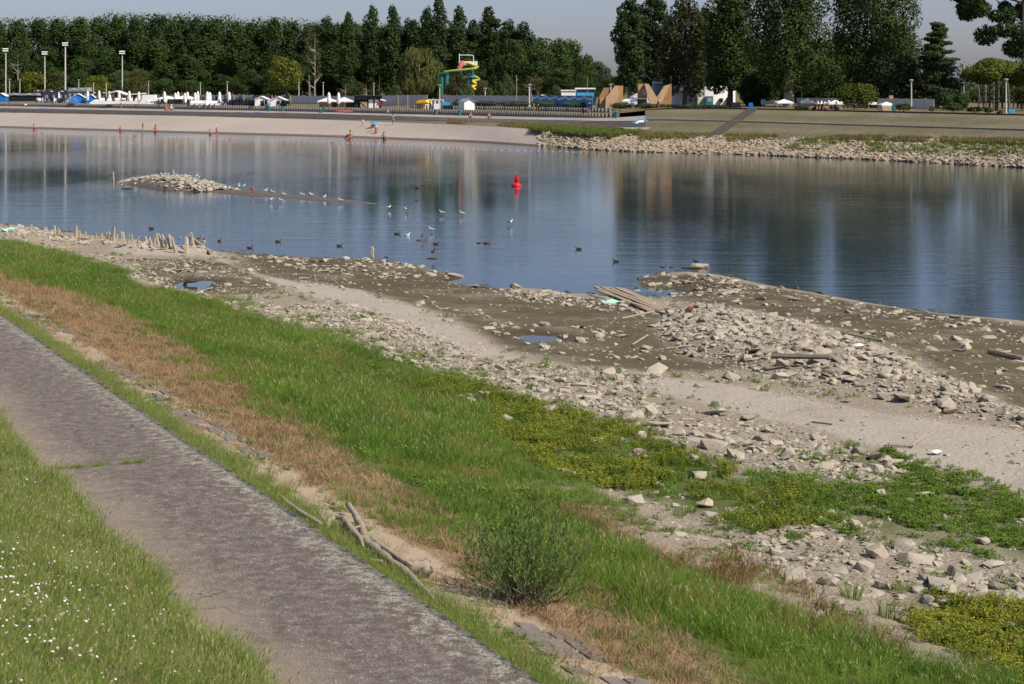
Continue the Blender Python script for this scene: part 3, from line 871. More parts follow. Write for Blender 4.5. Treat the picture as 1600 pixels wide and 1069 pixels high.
# dark wet stones awash along the waterline
n = 26000; x = rng.uniform(-40, 34, n); y = rng.uniform(60, 125, n); d = sdpoly(x, y, LAND)
k = (d > -1.6) & (d < 0.5) & (rng.random(n) < np.exp(-np.abs(d + .1) / .55)) & (fbm(x * .35, y * .35, 150) > .42) & (np.abs(x) < y * .31)
x, y = x[k], y[k]; n = len(x); s = .06 + .3 * rng.random(n) ** 2.5
o = joined("waterline_stones", ROCKS, np.c_[x, y, np.maximum(gz(x, y), -.06) + s * .05], s, (rng.uniform(-.3, .3, n), rng.uniform(-.3, .3, n), rng.uniform(0, 6.28, n)), M['rock_wet'])
tag(o, "dark wet stones lying awash along the near waterline", "stones", kind="stuff")

# ---------------------------------------------------------------- grass
def blades(n, h, w, spread, lean, seed, seg=3, hvar=0.4, head=0.0, curve=0.6):
    """one tuft of bent blades, quads"""
    r = np.random.default_rng(seed)
    V_, F_, mi, T = [], [], [], []
    for b in range(n):
        a = r.uniform(0, 6.28); rad = spread * math.sqrt(r.random())
        bx, by = rad * math.cos(a), rad * math.sin(a)
        hh = h * (1 - hvar * r.random()); d = r.uniform(0, 6.28) if r.random() < 0.5 else a
        le = lean * r.uniform(0.2, 1.0); f = r.uniform(0, 3.14)
        wx, wy = math.cos(f) * w / 2, math.sin(f) * w / 2
        base = len(V_); t_ = r.random()
        for s in range(seg + 1):
            t = s / seg
            ww = 1.0 - 0.92 * t ** 1.6
            ox = le * hh * (t ** (1 + curve)); z = hh * (t - 0.25 * le * t * t)
            cx, cy = bx + math.cos(d) * ox, by + math.sin(d) * ox
            V_ += [(cx - wx * ww, cy - wy * ww, z), (cx + wx * ww, cy + wy * ww, z)]; T += [t_, t_]
        for s in range(seg):
            i = base + 2 * s
            F_.append((i, i + 1, i + 3, i + 2)); mi.append(0)
        if head and r.random() < head:
            cx, cy = V_[-1][0], V_[-1][1]; z = V_[-1][2]
            i = len(V_); e = w * 0.9; l = h * 0.16
            V_ += [(cx - e, cy, z - l * .2), (cx, cy - e * .3, z - l * .6), (cx + e, cy, z - l * .2), (cx + math.cos(d) * l * .4, cy + math.sin(d) * l * .4, z + l * .5)]; T += [t_] * 4
            F_.append((i, i + 1, i + 2, i + 3)); mi.append(1)
    return V_, F_, mi, T

def weeds(n, h, leaf, spread, seed, heads=0.0, stems=True):
    """broad leaved weed: small leaves along short stems, optional flower heads (slot 1)"""
    r = np.random.default_rng(seed)
    V_, F_, mi, T = [], [], [], []
    for s in range(n):
        a = r.uniform(0, 6.28); rad = spread * math.sqrt(r.random())
        bx, by = rad * math.cos(a), rad * math.sin(a)
        hh = h * r.uniform(0.5, 1); lx, ly = r.normal(0, .25, 2) * hh
        if stems:
            i = len(V_); w = leaf * 0.07
            V_ += [(bx - w, by, 0), (bx + w, by, 0), (bx + lx + w, by + ly, hh), (bx + lx - w, by + ly, hh)]; T += [0.3] * 4
            F_.append((i, i + 1, i + 2, i + 3)); mi.append(0)
        nl = int(4 + hh / leaf * 2.0)
        for l in range(nl):
            t = r.uniform(0.25, 1.0); c = np.array([bx + lx * t, by + ly * t, hh * t])
            d = r.uniform(0, 6.28); up = r.uniform(-0.2, 0.8)
            dv = np.array([math.cos(d), math.sin(d), up]); dv /= np.linalg.norm(dv)
            sv = np.array([-math.sin(d), math.cos(d), r.uniform(-.4, .4)]) * 0.24
            L_ = leaf * r.uniform(0.6, 1.2); i = len(V_)
            V_ += [tuple(c), tuple(c + (dv * 0.5 + sv) * L_), tuple(c + dv * L_), tuple(c + (dv * 0.5 - sv) * L_)]; T += [r.random()] * 4
            F_.append((i, i + 1, i + 2, i + 3)); mi.append(0)
        if r.random() < heads:
            c = (bx + lx, by + ly, hh); i = len(V_); e = leaf * 0.28
            for k in range(6): V_.append((c[0] + e * math.cos(k * 1.047), c[1] + e * math.sin(k * 1.047), c[2] + e * 0.2))
            V_.append((c[0], c[1], c[2] + e * 0.8)); V_.append((c[0], c[1], c[2] - e * 0.5)); T += [0.5] * 8
            for k in range(0, 6, 2):
                F_.append((i + k, i + (k + 1) % 6, i + (k + 2) % 6, i + 6)); mi.append(1)
                F_.append((i + (k + 2) % 6, i + (k + 1) % 6, i + k, i + 7)); mi.append(1)
    return V_, F_, mi, T

M['grass'] = leaf_mat("lush_grass_blades", (0.045, 0.125, 0.020), (0.19, 0.285, 0.045), 0.45, 0.24, (0.30, 0.27, 0.07), 0.3)
M['turf'] = leaf_mat("lawn_grass_blades", (0.11, 0.18, 0.034), (0.24, 0.31, 0.07), 0.38, 0.9, (0.30, 0.29, 0.11), 0.2)
M['seed'] = simple("seed_heads", (0.27, 0.22, 0.12), 0.9, 0.2, 3, 0)
M['seed_red'] = simple("reddish_seed_heads", (0.20, 0.10, 0.06), 0.9, 0.2, 3, 0)
M['straw'] = leaf_mat("dry_grass_blades", (0.19, 0.12, 0.062), (0.36, 0.25, 0.14), 0.15, 0.5, (0.13, 0.11, 0.045), 0.35)
M['strawred'] = leaf_mat("reddish_dry_grass", (0.16, 0.09, 0.045), (0.24, 0.15, 0.07), 0.2, 0.5, (0.12, 0.12, 0.04), 0.3)
M['weed'] = leaf_mat("green_weed_leaves", (0.075, 0.14, 0.020), (0.16, 0.24, 0.038), 0.35, 0.6, None, 0.35)
M['yweed'] = leaf_mat("yellow_green_weed", (0.11, 0.165, 0.022), (0.25, 0.26, 0.035), 0.35, 0.5, (0.08, 0.15, 0.022), 0.2)
M['willow_leaf'] = leaf_mat("willow_shrub_leaves", (0.060, 0.135, 0.026), (0.15, 0.245, 0.050), 0.42, 2.0, None, 0.0)
M['yflower'] = simple("yellow_petals", (0.62, 0.46, 0.02), 0.8, 0.1, 3, 0)
M['wflower'] = simple("white_petals", (0.80, 0.79, 0.76), 0.8, 0.05, 3, 0)

def tuft_set(name, gens, mats):
    c = bpy.data.collections.new(name)
    for i, (V_, F_, mi, T) in enumerate(gens):
        me = np_mesh(name, V_, F_, mats, False, {"tint": np.array(T)}, mi)
        c.objects.link(bpy.data.objects.new("%s_%02d" % (name, i), me))
    return c

def scatter(name, coll, x, y, z, scl, label, cat, tilt=0.12, sz=None):
    """instances of the tufts of a collection on the given points"""
    n = len(x)
    me = bpy.data.meshes.new(name)
    me.vertices.add(n); me.vertices.foreach_set("co", np.c_[x, y, z].astype(np.float32).ravel())
    nv = len(coll.objects)
    a = me.attributes.new("pick", 'INT', 'POINT'); a.data.foreach_set("value", rng.integers(0, nv, n).astype(np.int32))
    rr = np.c_[rng.normal(0, tilt, n), rng.normal(0, tilt, n), rng.uniform(0, 6.28, n)].astype(np.float32)
    a = me.attributes.new("turn", 'FLOAT_VECTOR', 'POINT'); a.data.foreach_set("vector", rr.ravel())
    s3 = np.c_[scl, scl, scl * (sz if sz is not None else 1)].astype(np.float32)
    a = me.attributes.new("size", 'FLOAT_VECTOR', 'POINT'); a.data.foreach_set("vector", s3.ravel())
    ng = bpy.data.node_groups.new(name + "_nodes", 'GeometryNodeTree')
    ng.interface.new_socket("Geometry", in_out='INPUT', socket_type='NodeSocketGeometry')
    ng.interface.new_socket("Geometry", in_out='OUTPUT', socket_type='NodeSocketGeometry')
    N, L = ng.nodes, ng.links
    gi, go = N.new("NodeGroupInput"), N.new("NodeGroupOutput")
    iop = N.new("GeometryNodeInstanceOnPoints")
    ci = N.new("GeometryNodeCollectionInfo"); ci.inputs["Collection"].default_value = coll
    ci.inputs["Separate Children"].default_value = True; ci.inputs["Reset Children"].default_value = True
    def na(nm, t):
        q = N.new("GeometryNodeInputNamedAttribute"); q.data_type = t; q.inputs[0].default_value = nm
        return q.outputs[0]
    L.new(gi.outputs[0], iop.inputs["Points"]); L.new(ci.outputs[0], iop.inputs["Instance"])
    iop.inputs["Pick Instance"].default_value = True
    L.new(na("pick", 'INT'), iop.inputs["Instance Index"])
    e2r = N.new("FunctionNodeEulerToRotation"); L.new(na("turn", 'FLOAT_VECTOR'), e2r.inputs[0]); L.new(e2r.outputs[0], iop.inputs["Rotation"])
    L.new(na("size", 'FLOAT_VECTOR'), iop.inputs["Scale"])
    L.new(iop.outputs[0], go.inputs[0])
    o = link(name, me)
    md = o.modifiers.new("scatter", 'NODES'); md.node_group = ng
    return tag(o, label, cat, kind="stuff")

G_LUSH = tuft_set("lush_tuft", [blades(34, (0.5, 0.62, 0.42, 0.5, 0.55)[i], (0.012, 0.010, 0.014, 0.011, 0.009)[i], (0.16, 0.10, 0.2, 0.13, 0.09)[i], (0.8, 1.1, 0.9, 1.3, 0.7)[i], 10 + i, 3, 0.6, (0, 0.06, 0, 0, 0.12)[i]) for i in range(5)], [M['grass'], M['seed']])
G_TURF = tuft_set("turf_tuft", [blades(30, 0.23, 0.0042, 0.085, 1.0, 20 + i, 3, 0.6, 0.10) for i in range(5)], [M['turf'], M['seed']])
G_DRY = tuft_set("dry_tuft", [blades(34, 0.15, 0.007, 0.16, 1.6, 30 + i, 3, 0.6, 0, 0.2) for i in range(4)], [M['straw'], M['seed']])
G_RED = tuft_set("red_tuft", [blades(30, 0.30, 0.008, 0.15, 0.7, 40 + i, 3, 0.5, 0.5) for i in range(3)], [M['strawred'], M['seed_red']])
G_WEED = tuft_set("weed_tuft", [weeds(13, 0.10, 0.048, 0.15, 50 + i) for i in range(4)], [M['weed'], M['yflower']])
G_YEL = tuft_set("yellow_tuft", [weeds(16, 0.19, 0.045, 0.15, 60 + i, 0.09) for i in range(4)], [M['yweed'], M['yflower']])
G_REED = tuft_set("reed_tuft", [blades(60, 0.5, 0.010, 0.12, 0.35, 70 + i, 3, 0.4) for i in range(2)], [M['grass'], M['seed']])

def strip(u0, u1, v0, v1, dens, far=45.0, power=1.1):
    n = int(dens * (u1 - u0) * (v1 - v0))
    u, v = rng.uniform(u0, u1, n), rng.uniform(v0, v1, n)
    x, y = xy(u, v)
    px = 800 + x / np.maximum(y, 1) * FOC
    k = (y > 9) & (px > -200) & (px < 1800) & (rng.random(n) < np.minimum(1, (far / np.maximum(y, 1)) ** power))
    return x[k], y[k], v[k], u[k]

# tall green band between the dry strip and the rubble
x, y = sample(LUSH, 46, 0, 1, 0, 1.3, 46)
u, v = uv(x, y); dd = sdpoly(x, y, LUSH)
hb = 0.15 + 1.0 * fbm(x * 0.3, y * 0.3, 90) * (0.35 + 1.1 * fbm(x * 1.6, y * 1.6, 92)) * 1.25
hb = hb * (0.55 + 0.45 * sstep(-0.3, 1.2, dd)) * (1 + 0.25 * sstep(55, 75, y))
k = rng.random(len(x)) < np.where(dd > 0.9, 0.35 + 0.65 * (fbm(x * 0.9, y * 0.9, 191) > 0.42), np.where(dd > -0.1, 0.35 + 0.8 * (fbm(x * 1.2, y * 1.2, 91) > 0.48), 0.9 * (fbm(x * 0.8, y * 0.8, 91) > 0.40 + 0.13 * -dd)))
x, y, hb = x[k], y[k], hb[k]
scatter("tall_grass", G_LUSH, x, y, gz(x, y) - 0.02, hb, "band of tall lush green grass between the dry strip and the rubble", "grass", 0.15)
# broad leaved weeds standing in the tall band
x, y = sample(LUSH, 2.2, 0.50, 0.6, 21, -0.2, 40)
scatter("weeds_in_tall_grass", G_WEED, x, y, gz(x, y) + 0.05, rng.uniform(0.9, 1.7, len(x)), "broad leaved weeds standing in the tall green band", "weeds", 0.15)
# dry straw strip
x, y, v, u = strip(12, 130, 8.4, 14.5, 44, 40)
k = (sdpoly(x, y, LUSH) < 0.3) & (rng.random(len(x)) < (0.2 + 0.8 * sstep(9.2, 9.8, v))) & (rng.random(len(x)) < 0.5 + 0.6 * (fbm(x * 0.8, y * 0.8, 93) > 0.42))
x, y = x[k], y[k]
scatter("dry_grass", G_DRY, x, y, gz(x, y) - 0.01, rng.uniform(0.7, 1.4, len(x)), "strip of mown dry straw coloured grass above the green band", "grass", 0.35)
# sparse green tufts in the dry strip
x, y, v, u = strip(12, 110, 8.4, 12.5, 14, 45)
k = fbm(x * 0.7, y * 0.7, 95) > 0.53
x, y = x[k], y[k]
scatter("low_weeds_in_dry_grass", G_WEED, x, y, gz(x, y), rng.uniform(0.35, 0.9, len(x)), "small green weeds growing through the dry strip", "weeds", 0.2)
# fringe beside the path, river side
x, y, v, u = strip(12, 130, 7.93, 8.75, 150, 30)
k = rng.random(len(x)) < 1.05 - sstep(8.15, 8.8, v + 0.35 * (fbm(x, y, 97) - 0.5))
x, y = x[k], y[k]
scatter("path_edge_grass", G_TURF, x, y, gz(x, y) - 0.01, rng.uniform(0.6, 1.15, len(x)), "narrow fringe of green grass along the river side of the path", "grass", 0.2)
# lawn on the near side of the path
x, y, v, u = strip(8, 70, -3.0, 5.75, 260, 22, 1.4)
edge = 5.05 + 1.15 * (fbm(u * 0.8, u * 0 + 2.2, 99) - 0.5) + 0.5 * (fbm(u * 3.0, u * 0 + 7.7, 98) - 0.5)
k = v < edge - 0.12 + 0.22 * rng.random(len(v))
x, y, v, u = x[k], y[k], v[k], u[k]
z = np.where(v > 5.0, np.maximum(gz(x, y), 3.03), gz(x, y)) - 0.01
hs = (0.55 + 0.9 * fbm(x * 1.1, y * 1.1, 101)) * (0.8 + 0.4 * rng.random(len(x)))
hs = hs * (1 + 0.35 * np.exp(-((v - 4.9) / 0.35) ** 2))
scatter("lawn_grass", G_TURF, x, y, z, hs * 1.12, "unmown lawn grass on the near side of the path", "grass", 0.22)
# weeds, yellow patches, red grass, tufts
x, y = sample(WEED_A, 42, 0.45, 0.9, 5, 0.4, 45)
scatter("ground_weeds", G_WEED, x, y, gz(x, y), rng.uniform(0.6, 1.3, len(x)), "mat of low leafy green weeds among stones at the right", "weeds", 0.15)
xs_, ys_ = [], []
for p, dn in ((YEL_A, 26), (YEL_B, 34)):
    a, b = sample(p, dn, 0.43, 0.8, 6, 0.3, 45); xs_.append(a); ys_.append(b)
x, y = np.concatenate(xs_), np.concatenate(ys_)
scatter("yellow_flowering_weeds", G_YEL, x, y, gz(x, y), rng.uniform(0.6, 1.3, len(x)), "yellow green flowering weeds in patches beside the rubble", "weeds", 0.15)
x, y = sample(YEL_A, 16, 0.44, 0.5, 7, 0.5, 45)
a, b = sample(WEED_A, 1.5, 0.5, 0.5, 8, 0.5, 45)
x, y = np.concatenate([x, a]), np.concatenate([y, b])
scatter("grass_among_stones", G_LUSH, x, y, gz(x, y), rng.uniform(0.35, 0.7, len(x)), "green grass clumps between the yellow weeds", "grass", 0.15)
x, y = sample(SHORE_ALL, 3.2, 0.50, 0.35, 9, 0, 50)
k = (sdpoly(x, y, MUD_B) < 0) & (sdpoly(x, y, MUD_C) < 0) & (sdpoly(x, y, SAND_B) < 0.3) & (sdpoly(x, y, SAND_A) < 0.3) & (sdpoly(x, y, RIDGE1) < 0) & (sdpoly(x, y, MUD_A) < 0)
x, y = x[k], y[k]
scatter("scattered_weeds", G_WEED, x, y, gz(x, y), rng.uniform(0.5, 1.2, len(x)), "sparse little weeds between the stones of the dry shore", "weeds", 0.15)
REDP = W([(1080, 865), (1160, 880), (1320, 970), (1400, 1010), (1330, 1020), (1200, 960), (1090, 910)])
REDQ = W([(900, 780), (980, 830), (1000, 850), (930, 840), (870, 800)])
x, y = sample(REDP, 12, 0.42, 0.8, 10, 0.4); a, b = sample(REDQ, 8, 0.42, 0.8, 11, 0.4)
x, y = np.concatenate([x, a]), np.concatenate([y, b])
scatter("reddish_dry_grass", G_RED, x, y, gz(x, y), rng.uniform(0.7, 1.2, len(x)), "reddish seeding grass at the river side of the green band", "grass", 0.2)
BARE = W([(960, 800), (1150, 830), (1290, 870), (1220, 900), (1430, 1000), (1300, 985), (1130, 895), (1000, 850)])
x, y = sample(BARE, 9, 0.44, 0.9, 12, 0.2)
scatter("patchy_ground_plants", G_WEED, x, y, gz(x, y), rng.uniform(0.4, 0.9, len(x)), "thin patches of tiny plants on the pale bare soil", "weeds", 0.15)
for px, py, s, lbl in ((1330, 935, 0.75, "upright tuft of green rush grass right of the triangular boulder"), (1385, 965, 0.7, "darker green rush tuft left of the yellow weeds")):
    p = gh(px, py)
    nm = G_REED.objects[0].data.copy()
    o = link("grass_tuft", nm, None, (p[0], p[1], p[2] - 0.02), (0, 0, random.random() * 6), (s * 1.7, s * 1.7, s))
    tag(o, lbl, "grass tuft")

# white clover like flowers in the lawn
vs_f, x_, y_ = [], [], []
x, y, v, u = strip(8, 40, -3.0, 5.0, 60, 20, 1.5)
cl = fbm(x * 0.9, y * 0.9, 121)
px = 800 + x / y * FOC; zl = gz(x, y); py = HOR + (CAMH - zl) * FOC / y
w_ = np.where((py > 760) & (px < 330), 0.16 + 0.6 * np.exp(-(((px - 60) / 130) ** 2 + ((py - 970) / 90) ** 2)), 0.05) * sstep(0.40, 0.62, cl + 0.25 * np.exp(-(((px - 60) / 120) ** 2 + ((py - 960) / 110) ** 2)))
k = rng.random(len(x)) < w_
x, y, zl = x[k], y[k], zl[k]
fl = MB()
fl.lathe((0, 0, 0), [(0.002, -0.012), (0.016, 0), (0.017, 0.007), (0.008, 0.016)], 8)
for a in range(3): fl.tube([(0, 0, -0.16), (0.004 * a, 0, -0.01)], 0.0015, 3)
fV = np.array(fl.v[:32]); fF = np.array([f for f in fl.f if len(f) == 4 and max(f) < 32])
n = len(x)
o = joined("white_flowers", [(fV, fF)], np.c_[x, y, zl + rng.uniform(0.12, 0.24, n)], rng.uniform(0.5, 1.05, n), (rng.normal(0, .3, n), rng.normal(0, .3, n), rng.uniform(0, 6, n)), M['wflower'])
tag(o, "small white clover flowers sprinkled over the lawn", "flowers", kind="stuff")

# grass growing in the joint of the path
x, y = xy(28.3 + rng.normal(0, 0.02, 160), rng.uniform(5.4, 7.0, 160))
k = (fbm(x * 3, y * 3, 131) > 0.45)
scatter("joint_grass", G_TURF, x[k], y[k], np.full(k.sum(), 3.03), rng.uniform(0.3, 0.6, k.sum()), "little grass growing in the joint between two path slabs", "grass", 0.4)

# ---------------------------------------------------------------- willow shrub beside the path
def shrub(px, py, h, w):
    p = gh(px, py)
    root = empty("willow_shrub", p, 0, "leafy dark green willow shrub growing in the dry grass beside the path", "shrub")
    r = random.Random(5)
    st = MB(); lv = []; T = []
    def leafs(a, b, n):
        for _ in range(n):
            t = r.uniform(0.2, 1.0); c = a.lerp(b, t)
            ax = (b - a).normalized()
            d = (ax * r.uniform(0.7, 1.4) + Vector((r.uniform(-1, 1), r.uniform(-1, 1), r.uniform(-.3, .6)))).normalized()
            s = d.cross(Vector((r.uniform(-1, 1), r.uniform(-1, 1), r.uniform(-1, 1)))).normalized()
            L_ = r.uniform(0.055, 0.10)
            lv.append([c, c + d * L_ * .5 + s * L_ * .11, c + d * L_, c + d * L_ * .5 - s * L_ * .11]); T.extend([r.random()] * 4)
    for i in range(92):
        a = r.uniform(0, 6.28); out = r.random() ** 0.8
        b0 = Vector((r.uniform(-.22, .22), r.uniform(-.22, .22), 0))
        hh = h * (1.02 - 0.5 * out * out) * (r.uniform(0.3, 0.8) if r.random() < .6 else r.uniform(0.8, 1.2))
        tip = Vector((math.cos(a) * w / 2 * out, math.sin(a) * w / 2 * out, hh))
        mid = b0.lerp(tip, 0.5) + Vector((math.cos(a), math.sin(a), -.3)) * 0.1 * out
        pts = [b0, b0.lerp(mid, .5) + Vector((0, 0, .02)), mid, mid.lerp(tip, .5) + Vector((0, 0, .03)), tip]
        st.tube(pts, [.008, .007, .005, .004, .0015], 4, cap=False)
        for k in range(4): leafs(pts[k], pts[k + 1], (3, 8, 9, 8)[k])
        for k in range(3):
            q = pts[2].lerp(tip, r.uniform(0, .8)); e = q + Vector((r.uniform(-.1, .1), r.uniform(-.1, .1), r.uniform(.12, .34)))
            st.tube([q, e], [.003, .001], 3, cap=False); leafs(q, e, 7)
    st.build("stem", M['bark'], root)
    V_ = np.array([v[:] for q in lv for v in q]); F_ = np.arange(len(V_)).reshape(-1, 4)
    link("leaves", np_mesh("leaves", V_, F_, M['willow_leaf'], False, {"tint": np.array(T)}), root)
shrub(826, 948, 1.32, 2.05)

# ---------------------------------------------------------------- driftwood
def wood_grey():
    m, N, L, P = new_mat("weathered_driftwood")
    g = N.new("ShaderNodeTexCoord")
    n = noise(N, L, g.outputs["Object"], 9, 6, 0.75); n2 = noise(N, L, g.outputs["Object"], 40, 4, 0.7)
    c = mixc(N, L, n, (0.13, 0.095, 0.065), (0.50, 0.42, 0.32))
    c = mixc(N, L, ramp(N, L, n2, 0.6, 0.72), c, (0.12, 0.09, 0.065))
    L.new(c, P.inputs["Base Color"]); P.inputs["Roughness"].default_value = 0.85
    bumpn(N, L, mth(N, L, 'ADD', n, n2), 0.7, 0.012, P)
    return m
M['drift'] = wood_grey()
M['rust'] = simple("rust", (0.24, 0.075, 0.03), .85, .3, 6)
def zoom6(X, Y): return 400 + X / 4.86, 740 + Y / 4.86
def limb(parent, name, pts, rad, lift, seg=9, mat=None):
    """a limb through places seen in the photograph, each raised by lift above the ground below"""
    P_ = []
    for i, (X, Y) in enumerate(pts):
        l = lift[i] if hasattr(lift, '__len__') else lift
        px, py = zoom6(X, Y); q = gh(px, py)
        x, y, z = at(px, py, q[2] + l + 0.06); rad = list(rad) if i else [r_ * 1.25 for r_ in rad]
        P_.append(Vector((x, y, z)) - parent.location)
    # densify with wobble
    Q, RR = [], []
    n = len(P_)
    for i in range(n - 1):
        for s in range(4):
            t = s / 4; Q.append(P_[i].lerp(P_[i + 1], t) + Vector([random.uniform(-1, 1) * 0.12 * rad[i] for _ in range(3)])); RR.append(rad[i] + (rad[i + 1] - rad[i]) * t + random.uniform(-.08, .08) * rad[i])
    Q.append(P_[-1]); RR.append(rad[-1])
    return MB().tube(Q, RR, seg).build(name, mat or M['drift'], parent, True)
c0 = gh(*zoom6(950, 620))
dw = empty("driftwood_log", c0, 0, "forked bleached driftwood trunk with snapped branches lying beside the path", "driftwood")
limb(dw, "trunk", [(1290, 745), (1230, 725), (1120, 680), (1010, 610), (900, 520), (868, 500)], [0.085, 0.078, 0.055, 0.045, 0.04, 0.022], [.09, .09, .09, .1, .1, .1], 12)
limb(dw, "knob", [(1225, 715), (1270, 720), (1300, 745)], [0.07, 0.10, 0.065], [.09, .09, .08], 12)
limb(dw, "branch", [(1345, 945), (1240, 845), (1130, 740), (1000, 650), (930, 590), (850, 530), (800, 440)], [0.018, 0.035, 0.042, 0.05, 0.055, 0.05, 0.03], [.03, .04, .05, .07, .08, .1, .12], 10)
limb(dw, "branch", [(815, 555), (790, 490), (720, 420), (665, 340), (600, 335), (540, 370)], [0.012, 0.034, 0.036, 0.034, 0.03, 0.02], [.12, .16, .18, .16, .10, .04], 9)
limb(dw, "branch", [(830, 510), (800, 400), (765, 345), (735, 285), (700, 235)], [0.045, 0.04, 0.038, 0.034, 0.036], [.1, .12, .14, .17, .2], 9)
limb(dw, "branch", [(545, 385), (510, 345), (475, 300)], [0.028, 0.03, 0.02], [.03, .05, .08], 8)
limb(dw, "branch", [(800, 430), (700, 400), (590, 385)], [0.02, 0.02, 0.012], [.06, .06, .06], 7)
limb(dw, "branch", [(905, 520), (985, 575), (1080, 640), (1180, 690)], [0.02, 0.028, 0.03, 0.02], [.17, .18, .18, .17], 7)
limb(dw, "branch", [(690, 400), (740, 420), (800, 395)], [0.012, 0.018, 0.01], [.16, .18, .16], 6)
limb(dw, "branch", [(560, 350), (545, 395), (530, 410)], [0.03, 0.034, 0.02], [.1, .06, .02], 7)
limb(dw, "branch", [(960, 665), (870, 655), (780, 635)], [0.02, 0.013, 0.006], [.04, .03, .02], 6)
c0 = gh(*zoom6(320, 260))
sw = empty("driftwood_stick", c0, 0, "long thin bleached stick lying in the grass fringe left of the forked trunk", "stick")
limb(sw, "stick", [(155, 145), (230, 215), (330, 290), (420, 345), (500, 385)], [0.012, 0.028, 0.032, 0.03, 0.02], .12, 8)
c0 = gh(*zoom6(650, 480))
sw = empty("driftwood_stick", c0, 0, "short straight stick under the forked driftwood on the path side", "stick")
limb(sw, "stick", [(600, 440), (660, 500), (720, 560)], [0.01, 0.013, 0.008], .03, 6)

# ---------------------------------------------------------------- broken stakes of the old groyne
M['stake'] = simple("weathered_stake_wood", (0.42, 0.345, 0.24), 0.9, 0.28, 3.5, 0.6, 0.02, rnd=0.35)
M['plank'] = simple("bleached_planks", (0.36, 0.285, 0.20), 0.85, 0.28, 3.5, 0.6, 0.015, rnd=0.4)
def stake_mesh(seed):
    r = random.Random(seed)
    prof = []
    vs = []; nlev = 5
    for i in range(nlev):
        t = i / (nlev - 1)
        for k in range(5):
            a = k * 1.2566 + r.uniform(-.1, .1); w = 0.13 * (1 - 0.35 * t) * r.uniform(0.75, 1.15)
            zz = t if i < nlev - 1 else 1 - r.uniform(0, 0.35) * (1 if k % 2 else 0.3)
            vs.append((w * math.cos(a), w * 0.7 * math.sin(a), zz))
    fs = [(i * 5 + k, i * 5 + (k + 1) % 5, (i + 1) * 5 + (k + 1) % 5, (i + 1) * 5 + k) for i in range(nlev - 1) for k in range(5)]
    mb = MB(); mb.add(vs, fs); top = len(vs) - 5
    mb.add([vs[top + k] for k in range(5)] + [(0.02, 0.01, 0.78)], [(k, (k + 1) % 5, 5) for k in range(5)])
    return mb.mesh("stake", M['stake'])
STK = [stake_mesh(i) for i in range(8)]
def stake(px, py, hpx, wpx, lean, label, group=None, z=None):
    p = gh(px, py) if z is None else at(px, py, z)
    s = p[1] / FOC
    o = link("broken_stake", STK[random.randrange(8)], None, (p[0], p[1], p[2] - 0.12), (random.uniform(-.1, .1), lean, random.uniform(-.5, .5)), (wpx * s / 0.26, wpx * s / 0.26, hpx * s + 0.12))
    return tag(o, label, "wooden stake", group)
Z7 = lambda X, Y: (X / 3.81, 330 + Y / 3.807)
GS = "broken stakes of the old river groyne"
for X, yt, yb, w, ln, lbl in [(185, 72, 128, 22, 0, "blunt wooden stake standing in the rubble at the far left"), (328, 84, 150, 16, -.05, "tall thin stake at the left end of the stake row"),
    (345, 92, 152, 18, .05, "stake leaning on the tall thin one at the left end"), (300, 115, 150, 14, -.1, None), (452, 83, 152, 26, 0, "square topped stake standing alone left of the main stake row"),
    (480, 112, 156, 18, -.15, "short pointed stake just right of the square topped stake"), (415, 125, 155, 14, .1, None), (510, 120, 158, 12, 0, None), (575, 128, 163, 16, 0, None), (600, 130, 165, 14, .1, None),
    (640, 120, 178, 18, -.1, None), (662, 118, 180, 14, -.15, None), (677, 88, 182, 24, 0, "tallest pointed stake in the middle of the stake row"), (692, 130, 182, 12, .1, None), (737, 114, 200, 30, -.1, "broad split stake with grass at its foot"),
    (762, 135, 196, 14, .1, None), (792, 128, 192, 14, -.1, None), (820, 145, 195, 16, .2, None), (880, 146, 198, 18, -.2, None), (905, 150, 202, 18, -.25, None), (925, 155, 205, 14, -.1, None),
    (948, 122, 210, 18, -.2, "slender pointed stake leaning left in the right half of the row"), (968, 122, 214, 18, -.25, None), (992, 128, 218, 20, -.3, "leaning stake with a slanted split top"), (1012, 150, 218, 14, -.2, None),
    (1032, 128, 220, 24, -.25, "wide flat stake leaning left before the long fallen beam"), (1048, 148, 236, 26, -.25, "thick stake with a dark shaded side near the beam"), (1078, 146, 186, 14, -.1, "small stake standing behind the thick one"),
    (1110, 145, 238, 30, 0, "thick upright post carrying the end of the fallen beam"), (1155, 120, 205, 26, -.2, "stake with a rounded top behind the fallen beam"), (1232, 136, 205, 22, -.45, "strongly slanted stake at the right end of the row")]:
    px, py = Z7(X, yb)
    stake(px, py, (yb - yt) / 3.807, w / 3.81, ln, lbl or "small splintered stake in the row of broken stakes", GS)
for i in range(26):
    X = random.uniform(380, 940); yb = 150 + (X - 380) * 0.085
    px, py = Z7(X, yb + random.uniform(-4, 6))
    stake(px, py, random.uniform(3, 9), random.uniform(2.5, 4.5), random.uniform(-.4, .3), "small splintered stake in the row of broken stakes", GS)
def beam(a, b, w, h, name, label, cat, mat='plank', la=.05, lb=.05, group=None):
    pa, pb = gh(*a), gh(*b)
    A_ = Vector(at(a[0], a[1], pa[2] + la)); B_ = Vector(at(b[0], b[1], pb[2] + lb))
    c = (A_ + B_) / 2; d = B_ - A_
    mb = MB()
    n = 6
    pts = [d * (i / n - .5) for i in range(n + 1)]
    mb.tube(pts, [w * random.uniform(.85, 1.05) for _ in pts], 6, flat=h)
    o = mb.build(name, M[mat]); o.location = c
    return tag(o, label, cat, group)
beam(Z7(1115, 145), Z7(1262, 252), 0.13, 0.8, "fallen_beam", "long squared beam fallen from the post down to the shore", "beam", la=0.75)
